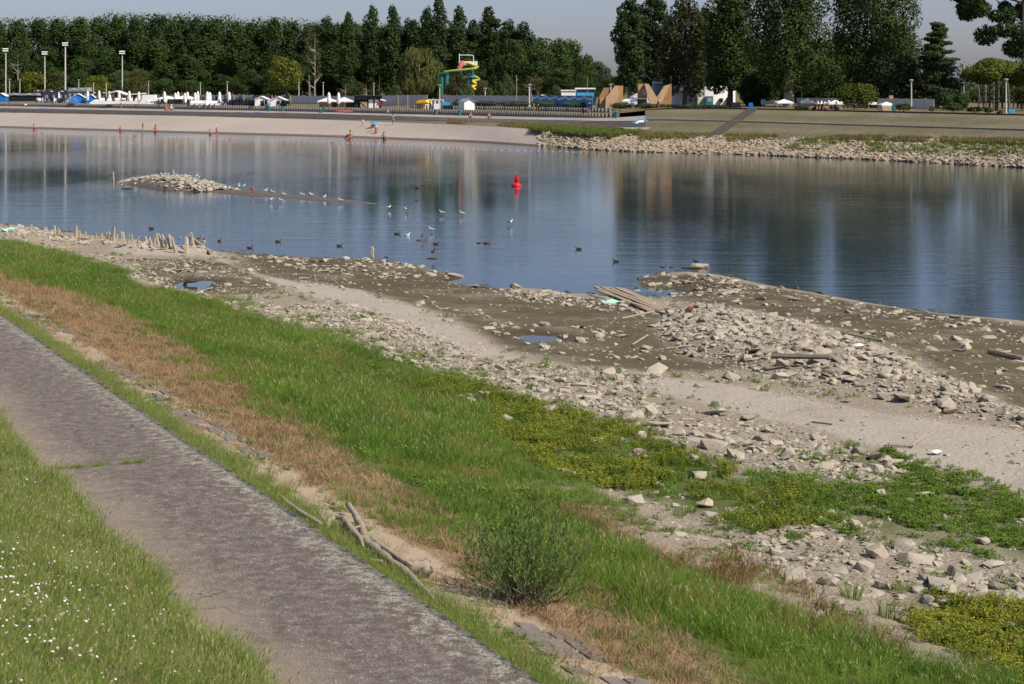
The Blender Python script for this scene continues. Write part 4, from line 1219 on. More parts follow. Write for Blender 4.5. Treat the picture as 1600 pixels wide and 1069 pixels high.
beam(Z7(1160, 195), Z7(1250, 240), 0.09, 0.8, "fallen_beam", "shorter beam lying beneath the long fallen beam", "beam", la=0.3)
stake(177, 280, 13, 5, 0, "pale post standing alone in the water left of the stone islet", z=0)
stake(197, 283, 7, 2, 0, "thin dark peg in the water beside the stone islet", z=0)
stake(582, 402, 17, 7, 0, "dark footed wooden stump standing in the shallows off the shore", z=0)

# planks of a wrecked boat at the cove
def Z8(X, Y): return 860 + X / 4.21, 380 + Y / 4.21
c0 = gh(*Z8(540, 380))
wr = empty("wrecked_planks", c0, 0, "torn off deck of weathered planks lying on the rubble at the cove", "wooden planks")
for i in range(9):
    t = i / 8
    a = (290 + 190 * t + random.uniform(-12, 12), 300 + random.uniform(-12, 12) + 8 * t); b = (650 + 130 * t, 446 - 18 * t + random.uniform(-4, 4))
    pa, pb = gh(*Z8(*a)), gh(*Z8(*b))
    A_ = Vector(at(*Z8(*a), pa[2] + 0.42 - .2 * t)) - wr.location; B_ = Vector(at(*Z8(*b), pb[2] + 0.1)) - wr.location
    d = (B_ - A_).normalized(); s = d.cross(Vector((0, 0, 1))).normalized() * random.uniform(.07, .12); up = Vector((0, 0, 0.05))
    mb = MB(); n = 5; vs = []
    for k in range(n + 1):
        p = A_.lerp(B_, k / n) + Vector((0, 0, random.uniform(-.015, .015))); w = random.uniform(.85, 1.0)
        vs += [p - s * w, p + s * w, p + s * w + up, p - s * w + up]
    fs = [(0, 1, 2, 3), tuple(n * 4 + q for q in (3, 2, 1, 0))]
    for k in range(n):
        for q in range(4): fs.append((k * 4 + q, (k + 1) * 4 + q, (k + 1) * 4 + (q + 1) % 4, k * 4 + (q + 1) % 4))
    mb.add(vs, fs); mb.build("plank", M['plank'], wr)
beam(Z8(360, 400), Z8(520, 380), 0.09, 0.6, "loose_plank", "loose board lying flat at the foot of the wrecked planks", "board")
beam(Z8(250, 335), Z8(420, 385), 0.07, 0.6, "loose_plank", "narrow splintered board left of the wrecked planks", "board", la=.3)
beam(Z8(470, 495), Z8(690, 448), 0.04, 1, "driftwood_stick", "thin bleached stick below the wrecked planks", "stick", 'drift')
beam(Z8(690, 448), Z8(850, 492), 0.05, 1, "driftwood_stick", "bleached stick with a bend right of the wrecked planks", "stick", 'drift')
beam(Z8(540, 668), Z8(640, 605), 0.035, 1, "driftwood_stick", "crooked twig lying on the dark mud flat", "stick", 'drift')
beam((1205, 556), (1296, 558), 0.10, 0.8, "dark_log", "dark brown rotten log on top of the rubble ridge", "log", 'bark', .22, .22)
beam((1300, 517), (1380, 533), 0.045, 1, "driftwood_stick", "long bare stick along the crest of the rubble ridge", "stick", 'drift', .1, .05)
beam((1545, 548), (1600, 561), 0.09, 0.9, "driftwood_log", "bleached log lying in the mud at the right margin", "driftwood", 'drift', .1, .1)
beam((1385, 695), (1425, 697), 0.03, 1, "driftwood_stick", "grey stick lying at the edge of the sand flat", "stick", 'drift', .05, .05)
beam((1425, 697), (1446, 678), 0.03, 1, "driftwood_stick", "bent end of a bare stick pointing over the sand flat", "stick", 'drift', .05, .15)
beam((1268, 659), (1300, 663), 0.02, 1, "driftwood_stick", "short dark twig on the pale sand", "stick", 'bark', .02, .02)
beam((1040, 545), (1075, 540), 0.03, 1, "driftwood_stick", "pale twig lying in front of the rubble ridge", "stick", 'drift', .03, .03)
for px, py, s, mt, lbl in ((1072, 493, 0.28, 'rust', "rusty orange can lying on the rubble ridge"),):
    p = gh(px, py); mb = MB(); mb.lathe((0, 0, 0), [(.09, 0), (.10, .02), (.10, .2), (.07, .24), (.07, .27), (.03, .28)], 12)
    o = mb.build("rusty_can", M[mt]); o.location = (p[0], p[1], p[2] + .14); o.rotation_euler = (0.5, 0.9, 0.3); tag(o, lbl, "can")
def bag(px, py, s, col, label):
    p = gh(px, py); V_, F_ = ROCKS[3]
    bm = bmesh.new(); bmesh.ops.create_icosphere(bm, subdivisions=3, radius=1)
    for v in bm.verts:
        k = 1 + 0.35 * (fbm(v.co.x * 2 + 5, v.co.y * 2 + v.co.z * 3, 41) - 0.5) * 2 + 0.12 * math.sin(v.co.x * 9 + v.co.z * 7)
        v.co = Vector((v.co.x * k * 1.5, v.co.y * k, max(-.25, v.co.z * k * .45)))
    me = bpy.data.meshes.new("plastic_bag"); bm.to_mesh(me); bm.free(); me.materials.append(col)
    o = link("plastic_bag", me, None, (p[0], p[1], p[2] + .06), (0, 0, .4), (s, s, s)); tag(o, label, "plastic bag")
M['bag_green'] = simple("pale_green_plastic", (0.38, 0.62, 0.50), 0.4, 0.1)
bag(15, 361, 0.33, M['bag_green'], "pale green plastic bag caught in the rubble at the far left")
bag(1340, 543, 0.14, M['white'], "scrap of white plastic on the rubble ridge")
bag(1462, 710, 0.10, M['white'], "scrap of white paper on the sand edge")
bag(952, 475, 0.3, M['bag_green'], "faded green net bundle beside the wrecked planks")
# dark snag in the left puddle
p = at(287, 444, PUD[0][0][2])
sn = empty("driftwood_snag", p, 0, "dark forked root standing out of the left puddle", "root")
MB().tube([(0, 0, -.1), (.15, 0, .15), (.45, 0, .42)], [.07, .08, .05], 7).tube([(.1, 0, .1), (.5, .1, .12), (.75, .1, .28)], [.07, .07, .03], 7).build("root", M['rock_wet'], sn, True)
# ---------------------------------------------------------------- the far bank: cross sections at photo columns, given as (row, distance)
CX = [-400, 0, 270, 500, 750, 950, 1030, 1150, 1370, 1600, 2000]
ROWS = {
 'r1': [(172, 540), (176, 440), (181, 387), (187, 357), (196, 305), (212, 266), (214, 261), (217, 253), (219, 235), (225, 212), (238, 180)],
 'r2': [(171.5, 548), (175, 448), (180, 392), (186, 362), (190, 312), (200, 284), (203, 268), (204, 259), (208, 240), (214, 217), (226, 185)],
 'r3': [(166, 556), (169, 455), (174, 398), (177.5, 368), (185, 320), (189, 290), (188, 278), (191, 268), (197.6, 247), (204.4, 224), (217, 191)],
 'r4': [(163, 590), (165.5, 485), (170.6, 412), (175, 378), (181, 335), (185, 300), (179, 290), (180.5, 279), (186.5, 256), (192.5, 233), (203, 200)],
 'r5': [(159, 590.5), (160.5, 485.5), (164, 412.5), (168, 378.5), (173, 335.5), (179, 300.5), (170.5, 303), (170.5, 290), (175.6, 265), (180.8, 243), (190, 210)]}
R0 = [189, 199, 207, 213, 222, 236, 238.5, 241, 250, 262, 290]
PX = np.concatenate([np.linspace(-1700, -420, 17), np.arange(-400, 2001, 8), np.linspace(2020, 3300, 17)])
def colrow(vals):
    v = np.array(vals, float); s = (v[1] - v[0]) / 400
    out = np.interp(PX, CX, v)
    # soften the corners of the plan a little
    ker = np.ones(9) / 9; sm = np.convolve(np.pad(out, 4, 'edge'), ker, 'valid')
    return sm
def row_pts(rw, dd): return np.stack([(PX - 800) / FOC * dd, dd, CAMH - (rw - HOR) * dd / FOC], -1)
RP = {}
w0 = colrow(R0); d0 = CAMH * FOC / (w0 - HOR)
RP['r0'] = row_pts(w0, d0)
RP['rm'] = RP['r0'] + np.array([0, -14, -1.6])
for k_, v_ in ROWS.items(): RP[k_] = row_pts(colrow([a for a, b in v_]), colrow([b for a, b in v_]))
# beach rows pull apart smoothly where sand ends
def flat_row(dist_after, zf):
    base = RP['r5']; p = base.copy(); p[:, 1] += dist_after; p[:, 0] = (PX - 800) / FOC * p[:, 1]; p[:, 2] = zf(PX); return p
z6 = lambda x: np.interp(x, [-400, 0, 500, 640, 750, 950, 985, 1030, 1150, 1370, 1600, 2000], [5.0, 5.05, 4.85, 4.8, 4.75, 4.6, 5.1, 5.45, 5.58, 5.4, 5.25, 5.3])
z7 = lambda x: np.interp(x, [-400, 500, 634, 646, 962, 985, 1030, 1150, 1370, 1600, 2000], [5.1, 5.0, 4.85, 5.28, 5.28, 5.2, 5.5, 5.6, 5.45, 5.3, 5.3])
RP['r6'] = flat_row(13, z6); RP['r7'] = flat_row(13.4, z7)
RP['r8'] = flat_row(40, lambda x: np.interp(x, [0, 900, 1150, 1600], [5.1, 5.35, 5.6, 5.35]))
p_ = RP['r8'].copy(); p_[:, 1] = 760; p_[:, 0] = (PX - 800) / FOC * 760; p_[:, 2] = 5.3; RP['r9'] = p_
p_ = p_.copy(); p_[:, 1] = 6000; p_[:, 0] = (PX - 800) / FOC * 6000; RP['r10'] = p_

def loft(name, keys, mat, i0=0, i1=None, sub=3, bumpy=0.0, kind="structure", smooth=True):
    i1 = i1 or len(PX)
    rows = []
    for a, b in zip(keys[:-1], keys[1:]):
        for s in range(sub):
            t = s / sub; rows.append(RP[a][i0:i1] * (1 - t) + RP[b][i0:i1] * t)
    rows.append(RP[keys[-1]][i0:i1])
    G = np.stack(rows, 1)
    if bumpy: G[..., 2] += bumpy * (fbm(G[..., 0] * .25, G[..., 1] * .25, 61) - .5)
    me = np_mesh(name, G.reshape(-1, 3), grid_faces(G.shape[0], G.shape[1]), mat, smooth)
    return tag(link(name, me), kind=kind)

def two_tone(name, c1, c2, scale, p0=.4, p1=.6, c3=None, bump=.5, fine=3.0, bd=.05):
    m, N, L, P = new_mat(name)
    g = N.new("ShaderNodeNewGeometry"); pos = g.outputs["Position"]
    n = noise(N, L, pos, scale, 5, .7); f = noise(N, L, pos, fine, 4, .7)
    c = mixc(N, L, ramp(N, L, n, p0, p1), c1, c2)
    if c3: c = mixc(N, L, ramp(N, L, f, .5, .68), c, c3)
    c = mixc(N, L, mth(N, L, 'MULTIPLY', f, .5), c, [x * .5 for x in c1])
    L.new(c, P.inputs["Base Color"]); P.inputs["Roughness"].default_value = .95; P.inputs["Specular IOR Level"].default_value = .1
    bumpn(N, L, f, bump, bd, P)
    return m
M['beach'] = two_tone("beach_sand", (0.43, 0.375, 0.32), (0.36, 0.31, 0.26), .05, .4, .7, (0.39, 0.335, 0.28), .3, 1.2)
M['riprap_base'] = two_tone("riprap_gravel", (0.30, 0.25, 0.18), (0.42, 0.36, 0.27), .5, .4, .6, (0.09, 0.10, 0.04), .6, 1.5)
M['turf_far'] = two_tone("dry_lawn", (0.20, 0.155, 0.09), (0.15, 0.14, 0.06), .12, .42, .6, (0.09, 0.10, 0.035), .3, 1.0)
M['prom'] = two_tone("promenade_paving", (0.36, 0.32, 0.28), (0.28, 0.25, 0.21), .1, .4, .6, None, .2, 1.0)
M['wallc'] = simple("retaining_wall_concrete", (0.27, 0.235, 0.19), .9, .25, .6)
M['stepm'] = simple("step_concrete", (0.30, 0.265, 0.23), .9, .25, .6)
# paved slope: grass growing through a lattice of concrete blocks
def slope_mat():
    m, N, L, P = new_mat("grass_block_slope")
    g = N.new("ShaderNodeNewGeometry"); pos = g.outputs["Position"]
    mp = nd(N, "ShaderNodeMapping"); mp.inputs["Rotation"].default_value = (0, 0, R(35)); L.new(pos, mp.inputs[0])
    br = N.new("ShaderNodeTexVoronoi"); br.inputs["Scale"].default_value = 0.9; br.inputs["Randomness"].default_value = .15; L.new(mp.outputs[0], br.inputs["Vector"])
    n = noise(N, L, pos, .10, 5, .65); f = noise(N, L, pos, 1.3, 4, .7)
    c = mixc(N, L, ramp(N, L, br.outputs["Distance"], .28, .52), (0.095, 0.09, 0.045), (0.175, 0.155, 0.105))
    c = mixc(N, L, mth(N, L, 'MULTIPLY', ramp(N, L, n, .42, .68), .75), c, (0.095, 0.09, 0.038))
    c = mixc(N, L, ramp(N, L, f, .5, .75), c, (0.12, 0.10, 0.06))
    L.new(c, P.inputs["Base Color"]); P.inputs["Roughness"].default_value = .95; P.inputs["Specular IOR Level"].default_value = .1
    bumpn(N, L, mth(N, L, 'ADD', f, br.outputs["Distance"]), .5, .08, P)
    return m
M['slope'] = slope_mat()
def ix(px): return int(np.argmin(np.abs(PX - px)))
def rowpt(key, px):
    return tuple(np.array([np.interp(px, PX, RP[key][:, j]) for j in range(3)]))
I1 = ix(1008)
loft("sandy_beach", ['rm', 'r0', 'r1'], M['beach'], 0, ix(860) + 1, 4, .0)
loft("riprap_bank_ground", ['rm', 'r0', 'r1'], M['riprap_base'], ix(860), None, 4, .3)
loft("grass_verge", ['r1', 'r2'], M['turf_far'], 0, I1 + 1, 3, .15)
loft("paved_slope_lower", ['r1', 'r2', 'r3'], M['slope'], I1, None, 4, .05)
loft("promenade", ['r3', 'r4'], M['prom'], 0, I1 + 1, 2)
loft("paved_slope_upper", ['r3', 'r4', 'r5'], M['slope'], I1, None, 4, .05)
loft("terrace_lawn", ['r5', 'r6'], M['turf_far'], 0, None, 2)
loft("terrace_bank", ['r6', 'r7'], M['turf_far'], 0, None, 1)
loft("park_lawn", ['r7', 'r8', 'r9', 'r10'], M['turf_far'], 0, None, 3)
# wet dark rim of the beach
rim = MB(); a_ = RP['r0'][: ix(860)]
def ribbon(name, A_, B_, mat, kind="structure", label=None, dz=.02):
    V_ = np.stack([A_ + [0, 0, dz], B_ + [0, 0, dz]], 1).reshape(-1, 3)
    return tag(link(name, np_mesh(name, V_, grid_faces(len(A_), 2), mat, False)), label, kind=kind)
M['wetsand'] = simple("wet_sand", (0.15, 0.12, 0.095), .5, .2, .5)
t_ = .09
ribbon("wet_sand", a_, a_ * (1 - t_) + RP['r1'][: ix(860)] * t_, M['wetsand'])
# steps down to the beach
st = empty("beach_steps", rowpt('r2', 500)); tag(st, "long grey concrete steps between promenade and beach", kind="structure")
A2, A3 = RP['r2'][:I1 + 1], RP['r3'][:I1 + 1]
for k in range(5):
    lo = A2 * (1 - k / 5) + A3 * (k / 5); hi = A2 * (1 - (k + 1) / 5) + A3 * ((k + 1) / 5)
    f0 = lo.copy(); f0[:, 2] -= .3; f1 = lo.copy(); f1[:, 2] = hi[:, 2]; f2 = hi.copy()
    G = np.stack([f0, f1, f2], 1)
    o = link("step", np_mesh("step", G.reshape(-1, 3), grid_faces(G.shape[0], 3), M['stepm'], False), st)
    o.matrix_parent_inverse = Matrix.Translation(-st.location)
# ledge strip on the slope and kerb at its top
for key, nm, wd, mt in (('r3', "slope_ledge", 1.2, 'concrete'), ('r5', "slope_top_kerb", .6, 'wood_dark')):
    A_ = RP[key][I1:].copy(); B_ = A_ + np.array([0, wd, 0]); F_ = A_ + [0, 0, .22]; Bk = B_ + [0, 0, .22]
    G = np.stack([A_ - [0, 0, .2], F_, Bk, B_], 1)
    tag(link(nm, np_mesh(nm, G.reshape(-1, 3), grid_faces(G.shape[0], 4), M[mt], False)), kind="structure")
# ribbed retaining walls
def rib_wall(name, key, x0, x1, z_lo, z_hi, label, rib=.9):
    i0, i1 = ix(x0), ix(x1)
    P_ = RP[key][i0:i1 + 1]
    root = empty(name, tuple(P_[0]), 0, label, "retaining wall")
    lo, hi = z_lo(P_, i0, i1), z_hi(P_, i0, i1)
    A_ = P_.copy(); A_[:, 2] = lo - .3; A_[:, 1] -= .25; B_ = A_.copy(); B_[:, 2] = hi + .12; C_ = B_ + [0, .5, 0]
    G = np.stack([A_, B_, C_], 1)
    o = link("wall", np_mesh("wall", G.reshape(-1, 3), grid_faces(G.shape[0], 3), M['wallc'], False), root); o.matrix_parent_inverse = Matrix.Translation(-root.location)
    seg = np.r_[0, np.cumsum(np.linalg.norm(np.diff(P_[:, :2], axis=0), axis=1))]
    mb = MB(); s = 0
    while s < seg[-1]:
        x = np.interp(s, seg, A_[:, 0]); y = np.interp(s, seg, A_[:, 1]); a = np.interp(s, seg, A_[:, 2]); b = np.interp(s, seg, B_[:, 2])
        mb.box((x, y - .06, (a + b) / 2 - .02), (rib * .42, .3, b - a)); s += rib
    o = mb.build("rib", M['concrete'], root); o["kind"] = "stuff"; o.matrix_parent_inverse = Matrix.Translation(-root.location)
rib_wall("retaining_wall", 'r5', -400, 972, lambda P_, a, b: RP['r4'][a:b + 1][:, 2], lambda P_, a, b: P_[:, 2], "low ribbed concrete wall along the back of the promenade", .8)
rib_wall("retaining_wall", 'r7', 646, 962, lambda P_, a, b: RP['r6'][a:b + 1][:, 2], lambda P_, a, b: P_[:, 2], "upper ribbed concrete wall behind the thatched umbrellas", .8)
# stair down the paved slope: pixel line (1177,171) - (1120,207)
sr = empty("slope_stairway", rowpt('r5', 1177), 0); tag(sr, "dark stone stair running down the paved slope", kind="structure")
M['stair'] = simple("dark_stair_stone", (0.12, 0.11, 0.09), .9, .3, 1)
path_pts = [(1177, 'r5'), (1163, 'r4'), (1148, 'r3'), (1128, 'r2'), (1112, 'r1')]
PP = [Vector(rowpt(k_, x_)) for x_, k_ in path_pts]
nst = 26
for i in range(nst):
    t = i / (nst - 1) * (len(PP) - 1); j = min(int(t), len(PP) - 2); p = PP[j].lerp(PP[j + 1], t - j)
    o = MB().box((0, 0, 0), (1.7, 1.2, .34)).build("step", M['stair'], sr)
    o.location = p - sr.location + Vector((0, 0, .12)); o.rotation_euler = (0, 0, -.15)
# riprap stones of the far bank
n = 21000
tx = rng.uniform(840, 1760, n); tt = rng.uniform(-0.02, 1.06, n)
A_ = np.stack([np.interp(tx, PX, RP['r0'][:, j]) for j in range(3)], -1); B_ = np.stack([np.interp(tx, PX, RP['r1'][:, j]) for j in range(3)], -1)
Q = A_ * (1 - tt[:, None]) + B_ * tt[:, None]
k = (rng.random(n) < np.interp(tx, [840, 900, 1000], [.15, .6, 1])) & ((tt < .85) | (fbm(Q[:, 0] * .2, Q[:, 1] * .2, 8) > .5))
Q = Q[k]; n = len(Q); s = .28 + .55 * rng.random(n) ** 2; Q[:, 2] += .12 * s
small = [r_ for r_ in ROCKS[:6]]
M['rock_far'] = simple('greyish_riprap_stone', (0.30, 0.25, 0.18), .95, .42, .9, .5, .05)
o = joined("riprap_stones", small, Q, s, (rng.uniform(-.5, .5, n), rng.uniform(-.5, .5, n), rng.uniform(0, 6.28, n)), M['rock_far'])
tag(o, "band of loose pale riprap stones along the far right shore", "rubble", kind="stuff")
# weeds on the far verge
def far_clumps(x0, x1, ka, kb, t0, t1, n, s0, s1, mat, name, label, thr=.45, cs=.08):
    tx = rng.uniform(x0, x1, n); tt = rng.uniform(t0, t1, n)
    A_ = np.stack([np.interp(tx, PX, RP[ka][:, j]) for j in range(3)], -1); B_ = np.stack([np.interp(tx, PX, RP[kb][:, j]) for j in range(3)], -1)
    Q = A_ * (1 - tt[:, None]) + B_ * tt[:, None]
    Q = Q[fbm(Q[:, 0] * cs, Q[:, 1] * cs, 18, 3) > thr]; n = len(Q)
    g = blades(12, 1.0, .16, .5, .6, 77, 2, .5); V_ = np.array(g[0]); F_ = np.array(g[1])
    o = joined(name, [(V_, F_)], Q, rng.uniform(s0, s1, n), (rng.normal(0, .1, n), rng.normal(0, .1, n), rng.uniform(0, 6.28, n)), mat)
    return tag(o, label, "weeds", kind="stuff")
M['far_weed'] = leaf_mat("far_green_weeds", (0.075, 0.11, 0.022), (0.15, 0.19, 0.04), .3, .2, None, 0)
M['far_weed_y'] = leaf_mat("far_olive_weeds", (0.13, 0.12, 0.04), (0.20, 0.17, 0.07), .2, .2, None, 0)
far_clumps(830, 1010, 'r1', 'r2', -.25, .45, 5000, .3, .85, M['far_weed'], "verge_weeds", "green weeds on the verge at the end of the beach", .44)
far_clumps(700, 1000, 'r1', 'r2', .2, 1.0, 3000, .2, .6, M['far_weed_y'], "verge_dry_grass", "olive dry grass between steps and beach", .4)
far_clumps(1000, 1720, 'r1', 'r2', -.35, .3, 5000, .25, .8, M['far_weed_y'], "slope_foot_grass", "yellowish grass line at the foot of the paved slope", .45, .15)
far_clumps(1000, 1720, 'r0', 'r1', .3, 1.1, 3200, .3, .8, M['far_weed'], "riprap_weeds", "green weeds growing through the far riprap", .52, .15)

M['rust'] = simple("rust", (0.24, 0.075, 0.03), .85, .3, 6)
# ---------------------------------------------------------------- islet with gulls, sand spit
def near_ridge(px0, py0, px1, py1, wpx, hgt, name, mat, label=None, n=40, m_=14, noise_=.3, kind="structure"):
    """long low mound between two places on the water"""
    A_, B_ = np.array(at(px0, py0)[:2]), np.array(at(px1, py1)[:2])
    d = B_ - A_; ln = np.linalg.norm(d); d /= ln; s = np.array([-d[1], d[0]])
    tu, tv = np.meshgrid(np.linspace(0, 1, n), np.linspace(-1, 1, m_), indexing='ij')
    x = A_[0] + d[0] * tu * ln + s[0] * tv * wpx; y = A_[1] + d[1] * tu * ln + s[1] * tv * wpx
    prof = np.clip(np.sin(np.pi * np.clip(tu, 0, 1)), 0, 1) ** .6 * np.clip(1 - tv ** 2, 0, 1) ** .8
    z = -.25 + (hgt + .25) * prof + noise_ * (fbm(x * .6, y * .6, 44) - .5) * prof
    me = np_mesh(name, np.stack([x, y, z], -1).reshape(-1, 3), grid_faces(n, m_), mat, True)
    tag(link(name, me), label, kind=kind)
    return lambda xx, yy: None
M['mudflat'] = simple("wet_mud", (0.12, 0.098, 0.072), .6, .25, 1.2)
near_ridge(205, 283, 335, 299, 3.0, .75, "stone_islet", M['mudflat'], n=50, m_=20)
near_ridge(310, 297, 480, 309, 2.0, .26, "mud_spit", M['mudflat'], noise_=.06)
near_ridge(400, 303, 620, 322, 1.5, .17, "mud_spit", M['mudflat'], noise_=.04)
A_, B_ = np.array(at(213, 284)[:2]), np.array(at(338, 299)[:2]); d = B_ - A_; s_ = np.array([-d[1], d[0]]) / np.linalg.norm(d)
n = 900; tu = rng.random(n); tv = rng.normal(0, .42, n); k = np.abs(tv) < 1; tu, tv = tu[k], tv[k]; n = len(tu)
prof = np.sin(np.pi * np.clip(tu * .9 + .05, 0, 1)) ** .6 * (1 - tv ** 2)
Q = np.c_[A_[0] + d[0] * tu + s_[0] * tv * 2.7, A_[1] + d[1] * tu + s_[1] * tv * 2.7, -.08 + .88 * prof]
sz = .18 + .42 * rng.random(n) ** 1.6
o = joined("islet_stones", ROCKS[:12], Q, sz, (rng.uniform(-.5, .5, n), rng.uniform(-.5, .5, n), rng.uniform(0, 6.28, n)), M['rock'])
tag(o, "pale stones heaped on the little islet in the river", "rubble", kind="stuff")
stake(271, 281, 17, 4.5, 0, "short round post standing on top of the stone islet", z=.5)
stake(222, 279, 6, 1.5, .1, "thin stick standing on the left end of the stone islet", z=.2)

def wrock(px, py, w, lbl, wet=True, z=0, sh=None):
    x, y, _ = at(px, py, z); s = w * y / FOC; i = sh if sh is not None else random.randrange(24)
    me = ROCKME[i]
    if wet: me = me.copy(); me.materials.clear(); me.materials.append(M['rock_wet'])
    o = link("rock", me, None, (x, y, z + .03 * s), (0, 0, random.uniform(-.3, .3)), (s, s, s * .8)); return tag(o, lbl, "stone")
wrock(200, 295, 16, "flat dark rock awash left of the islet with a gull on it", sh=5)
wrock(192, 291, 5, "tiny dark rock tip beside the flat rock left of the islet")
wrock(1093, 418, 28, "big domed boulder standing in the water off the point", False, sh=2)
wrock(1082, 419, 26, "low mossy rock in front of the domed boulder", sh=5)
wrock(1043, 427, 12, "dark wet stone at the tip of the point under two ducks", sh=0)
wrock(750, 380, 13, "dark mossy rock in the shallow water, middle of the cove", sh=0)
wrock(762, 380, 9, "small mossy rock right of the dark mossy rock", sh=3)
wrock(676, 404, 14, "dark rock with an upright bird on it", sh=5)
wrock(659, 376, 13, "low dark rock with a brown duck on it", sh=1)
wrock(621, 366, 7, "small brown rock tip left of the swimming gull", sh=3)
wrock(604, 402, 6, "tiny dark rock tip right of the stump in the water", sh=2)
wrock(1066, 287 , 1, "speck of stone") if False else None
wrock(421, 303, 6, "square pale block on the mud spit between gulls", False, .08, 12)
wrock(742, 449, 22, "flat wet rock off the muddy point", sh=9)
wrock(762, 450, 9, "small mossy stone beside the flat wet rock", sh=2)
p = at(395, 302, .05); mb = MB(); mb.lathe((0, 0, 0), [(.13, 0), (.14, .3), (.1, .45), (.03, .5)], 9)
o = mb.build("rusty_post", M['rust']); o.location = p; tag(o, "short rusty orange post standing on the mud spit", "post")

# ---------------------------------------------------------------- birds
def bird_mesh(name, mats, L_=.38, pose='stand', dark=False):
    """mats: body, back, beak / legs"""
    mb = MB()
    if pose == 'stand':
        mb.tube([(-.5 * L_, 0, .46 * L_), (-.34 * L_, 0, .50 * L_), (-.1 * L_, 0, .52 * L_), (.14 * L_, 0, .56 * L_), (.27 * L_, 0, .68 * L_), (.31 * L_, 0, .80 * L_)], [.02 * L_, .09 * L_, .155 * L_, .15 * L_, .085 * L_, .07 * L_], 9)
        for s in (-1, 1):
            mb.ell((-.12 * L_, s * .11 * L_, .56 * L_), (.33 * L_, .055 * L_, .10 * L_), 8, 5, 1)
            mb.tube([(0, s * .06 * L_, .42 * L_), (.01 * L_, s * .06 * L_, .2 * L_), (0, s * .06 * L_, 0), (.09 * L_, s * .07 * L_, 0)], .016 * L_, 4, 2)
        mb.ell((.34 * L_, 0, .86 * L_), (.10 * L_, .08 * L_, .085 * L_), 8, 6, 3)
        mb.tube([(.42 * L_, 0, .86 * L_), (.54 * L_, 0, .83 * L_)], [.03 * L_, .008 * L_], 5, 2)
    else:
        mb.tube([(-.52 * L_, 0, .20 * L_), (-.36 * L_, 0, .12 * L_), (-.1 * L_, 0, .09 * L_), (.18 * L_, 0, .10 * L_), (.30 * L_, 0, .25 * L_), (.33 * L_, 0, .36 * L_)], [.02 * L_, .10 * L_, .18 * L_, .15 * L_, .08 * L_, .07 * L_], 9)
        for s in (-1, 1): mb.ell((-.12 * L_, s * .12 * L_, .17 * L_), (.32 * L_, .06 * L_, .10 * L_), 8, 5, 1)
        mb.ell((.36 * L_, 0, .40 * L_), (.10 * L_, .08 * L_, .085 * L_), 8, 6, 3)
        mb.tube([(.44 * L_, 0, .40 * L_), (.57 * L_, 0, .375 * L_)], [.035 * L_, .02 * L_], 5, 2)
    return mb.mesh(name, mats, True)
GULL = bird_mesh("gull", [M['gull'], M['gull_grey'], M['beak'], M['gull']], .36)
GULLS = bird_mesh("gull", [M['gull'], M['gull_grey'], M['beak'], M['gull']], .36, 'swim')
GULLB = bird_mesh("gull", [M['gull'], M['black'], M['beak'], M['gull']], .38)
DUCK = bird_mesh("duck", [M['duck'], M['duck'], M['beak'], M['duck']], .40, 'swim')
DUCKST = bird_mesh("duck", [M['duck'], M['duck'], M['beak'], M['duck']], .38)
CORM = bird_mesh("dark_water_bird", [M['black'], M['duck'], M['beak'], M['duck']], .50)
def bird(me, px, py, z, yaw, name, lbl, group=None, s=1.0):
    x, y, _ = at(px, py, z)
    return tag(link(name, me, None, (x, y, z), (0, 0, yaw), (s, s, s)), lbl, "gull" if name == "gull" else "duck" if name == "duck" else "bird", group)
GG = "white gulls resting on the stone islet"
for X, Y, z in [(335, 152, .55), (350, 156, .6), (368, 160, .6), (403, 140, .75), (437, 144, .75), (497, 150, .7), (525, 148, .7), (548, 152, .65), (559, 152, .65), (577, 155, .6), (611, 153, .5), (626, 160, .45), (672, 183, .4), (712, 190, .3), (247, 179, .2), (577, 208, .3), (722, 193, .25), (418, 142, .75), (380, 150, .7)]:
    px, py = X / 3.902 + 150, Y / 3.9 + 240
    bird(GULL, px, py - .5, z - .10, random.choice((0, 3.1)) + random.uniform(-.6, .6), "gull", "small white gull resting on the stones of the islet", GG, random.uniform(.95, 1.2))
for X, Y, z, lbl in [(783, 222, .1, "leftmost white gull on the mud spit next to the islet"), (808, 224, .1, "second white gull from the left on the mud spit"), (868, 205, .1, "rear one of two gulls standing close on the mud spit"), (869, 216, .1, "front one of two gulls standing close on the mud spit"),
    (900, 212, .1, "gull right behind the close pair on the mud spit"), (865, 235, 0, "gull standing in the water before the close pair"), (1033, 240, .08, "gull standing left of the square block on the spit"), (1078, 249, .05, "gull standing just behind the square block on the spit"),
    (1147, 262, .05, "greyish gull right of the square block on the spit"), (1065, 296, 0, "gull wading in the water below the square block"), (1127, 300, 0, "biggest white gull wading right below the spit"), (1258, 264, .03, "gull stretching low with its wings half raised on the spit"),
    (1313, 264, .02, "gull on the thin middle stretch of the spit"), (1392, 279, .02, "gull second from the end of the spit"), (1490, 299, .02, "gull at the far end of the spit"), (155, 208, .12, "gull resting on the flat dark rock left of the islet")]:
    bird(GULL, X / 3.902 + 150, Y / 3.9 + 240, z, random.choice((0, 3.1)) + random.uniform(-.5, .5), "gull", lbl, "white gulls along the mud spit", 1.15)
Z6 = lambda X, Y: (X / 3.636 + 560, Y / 3.636 + 240)
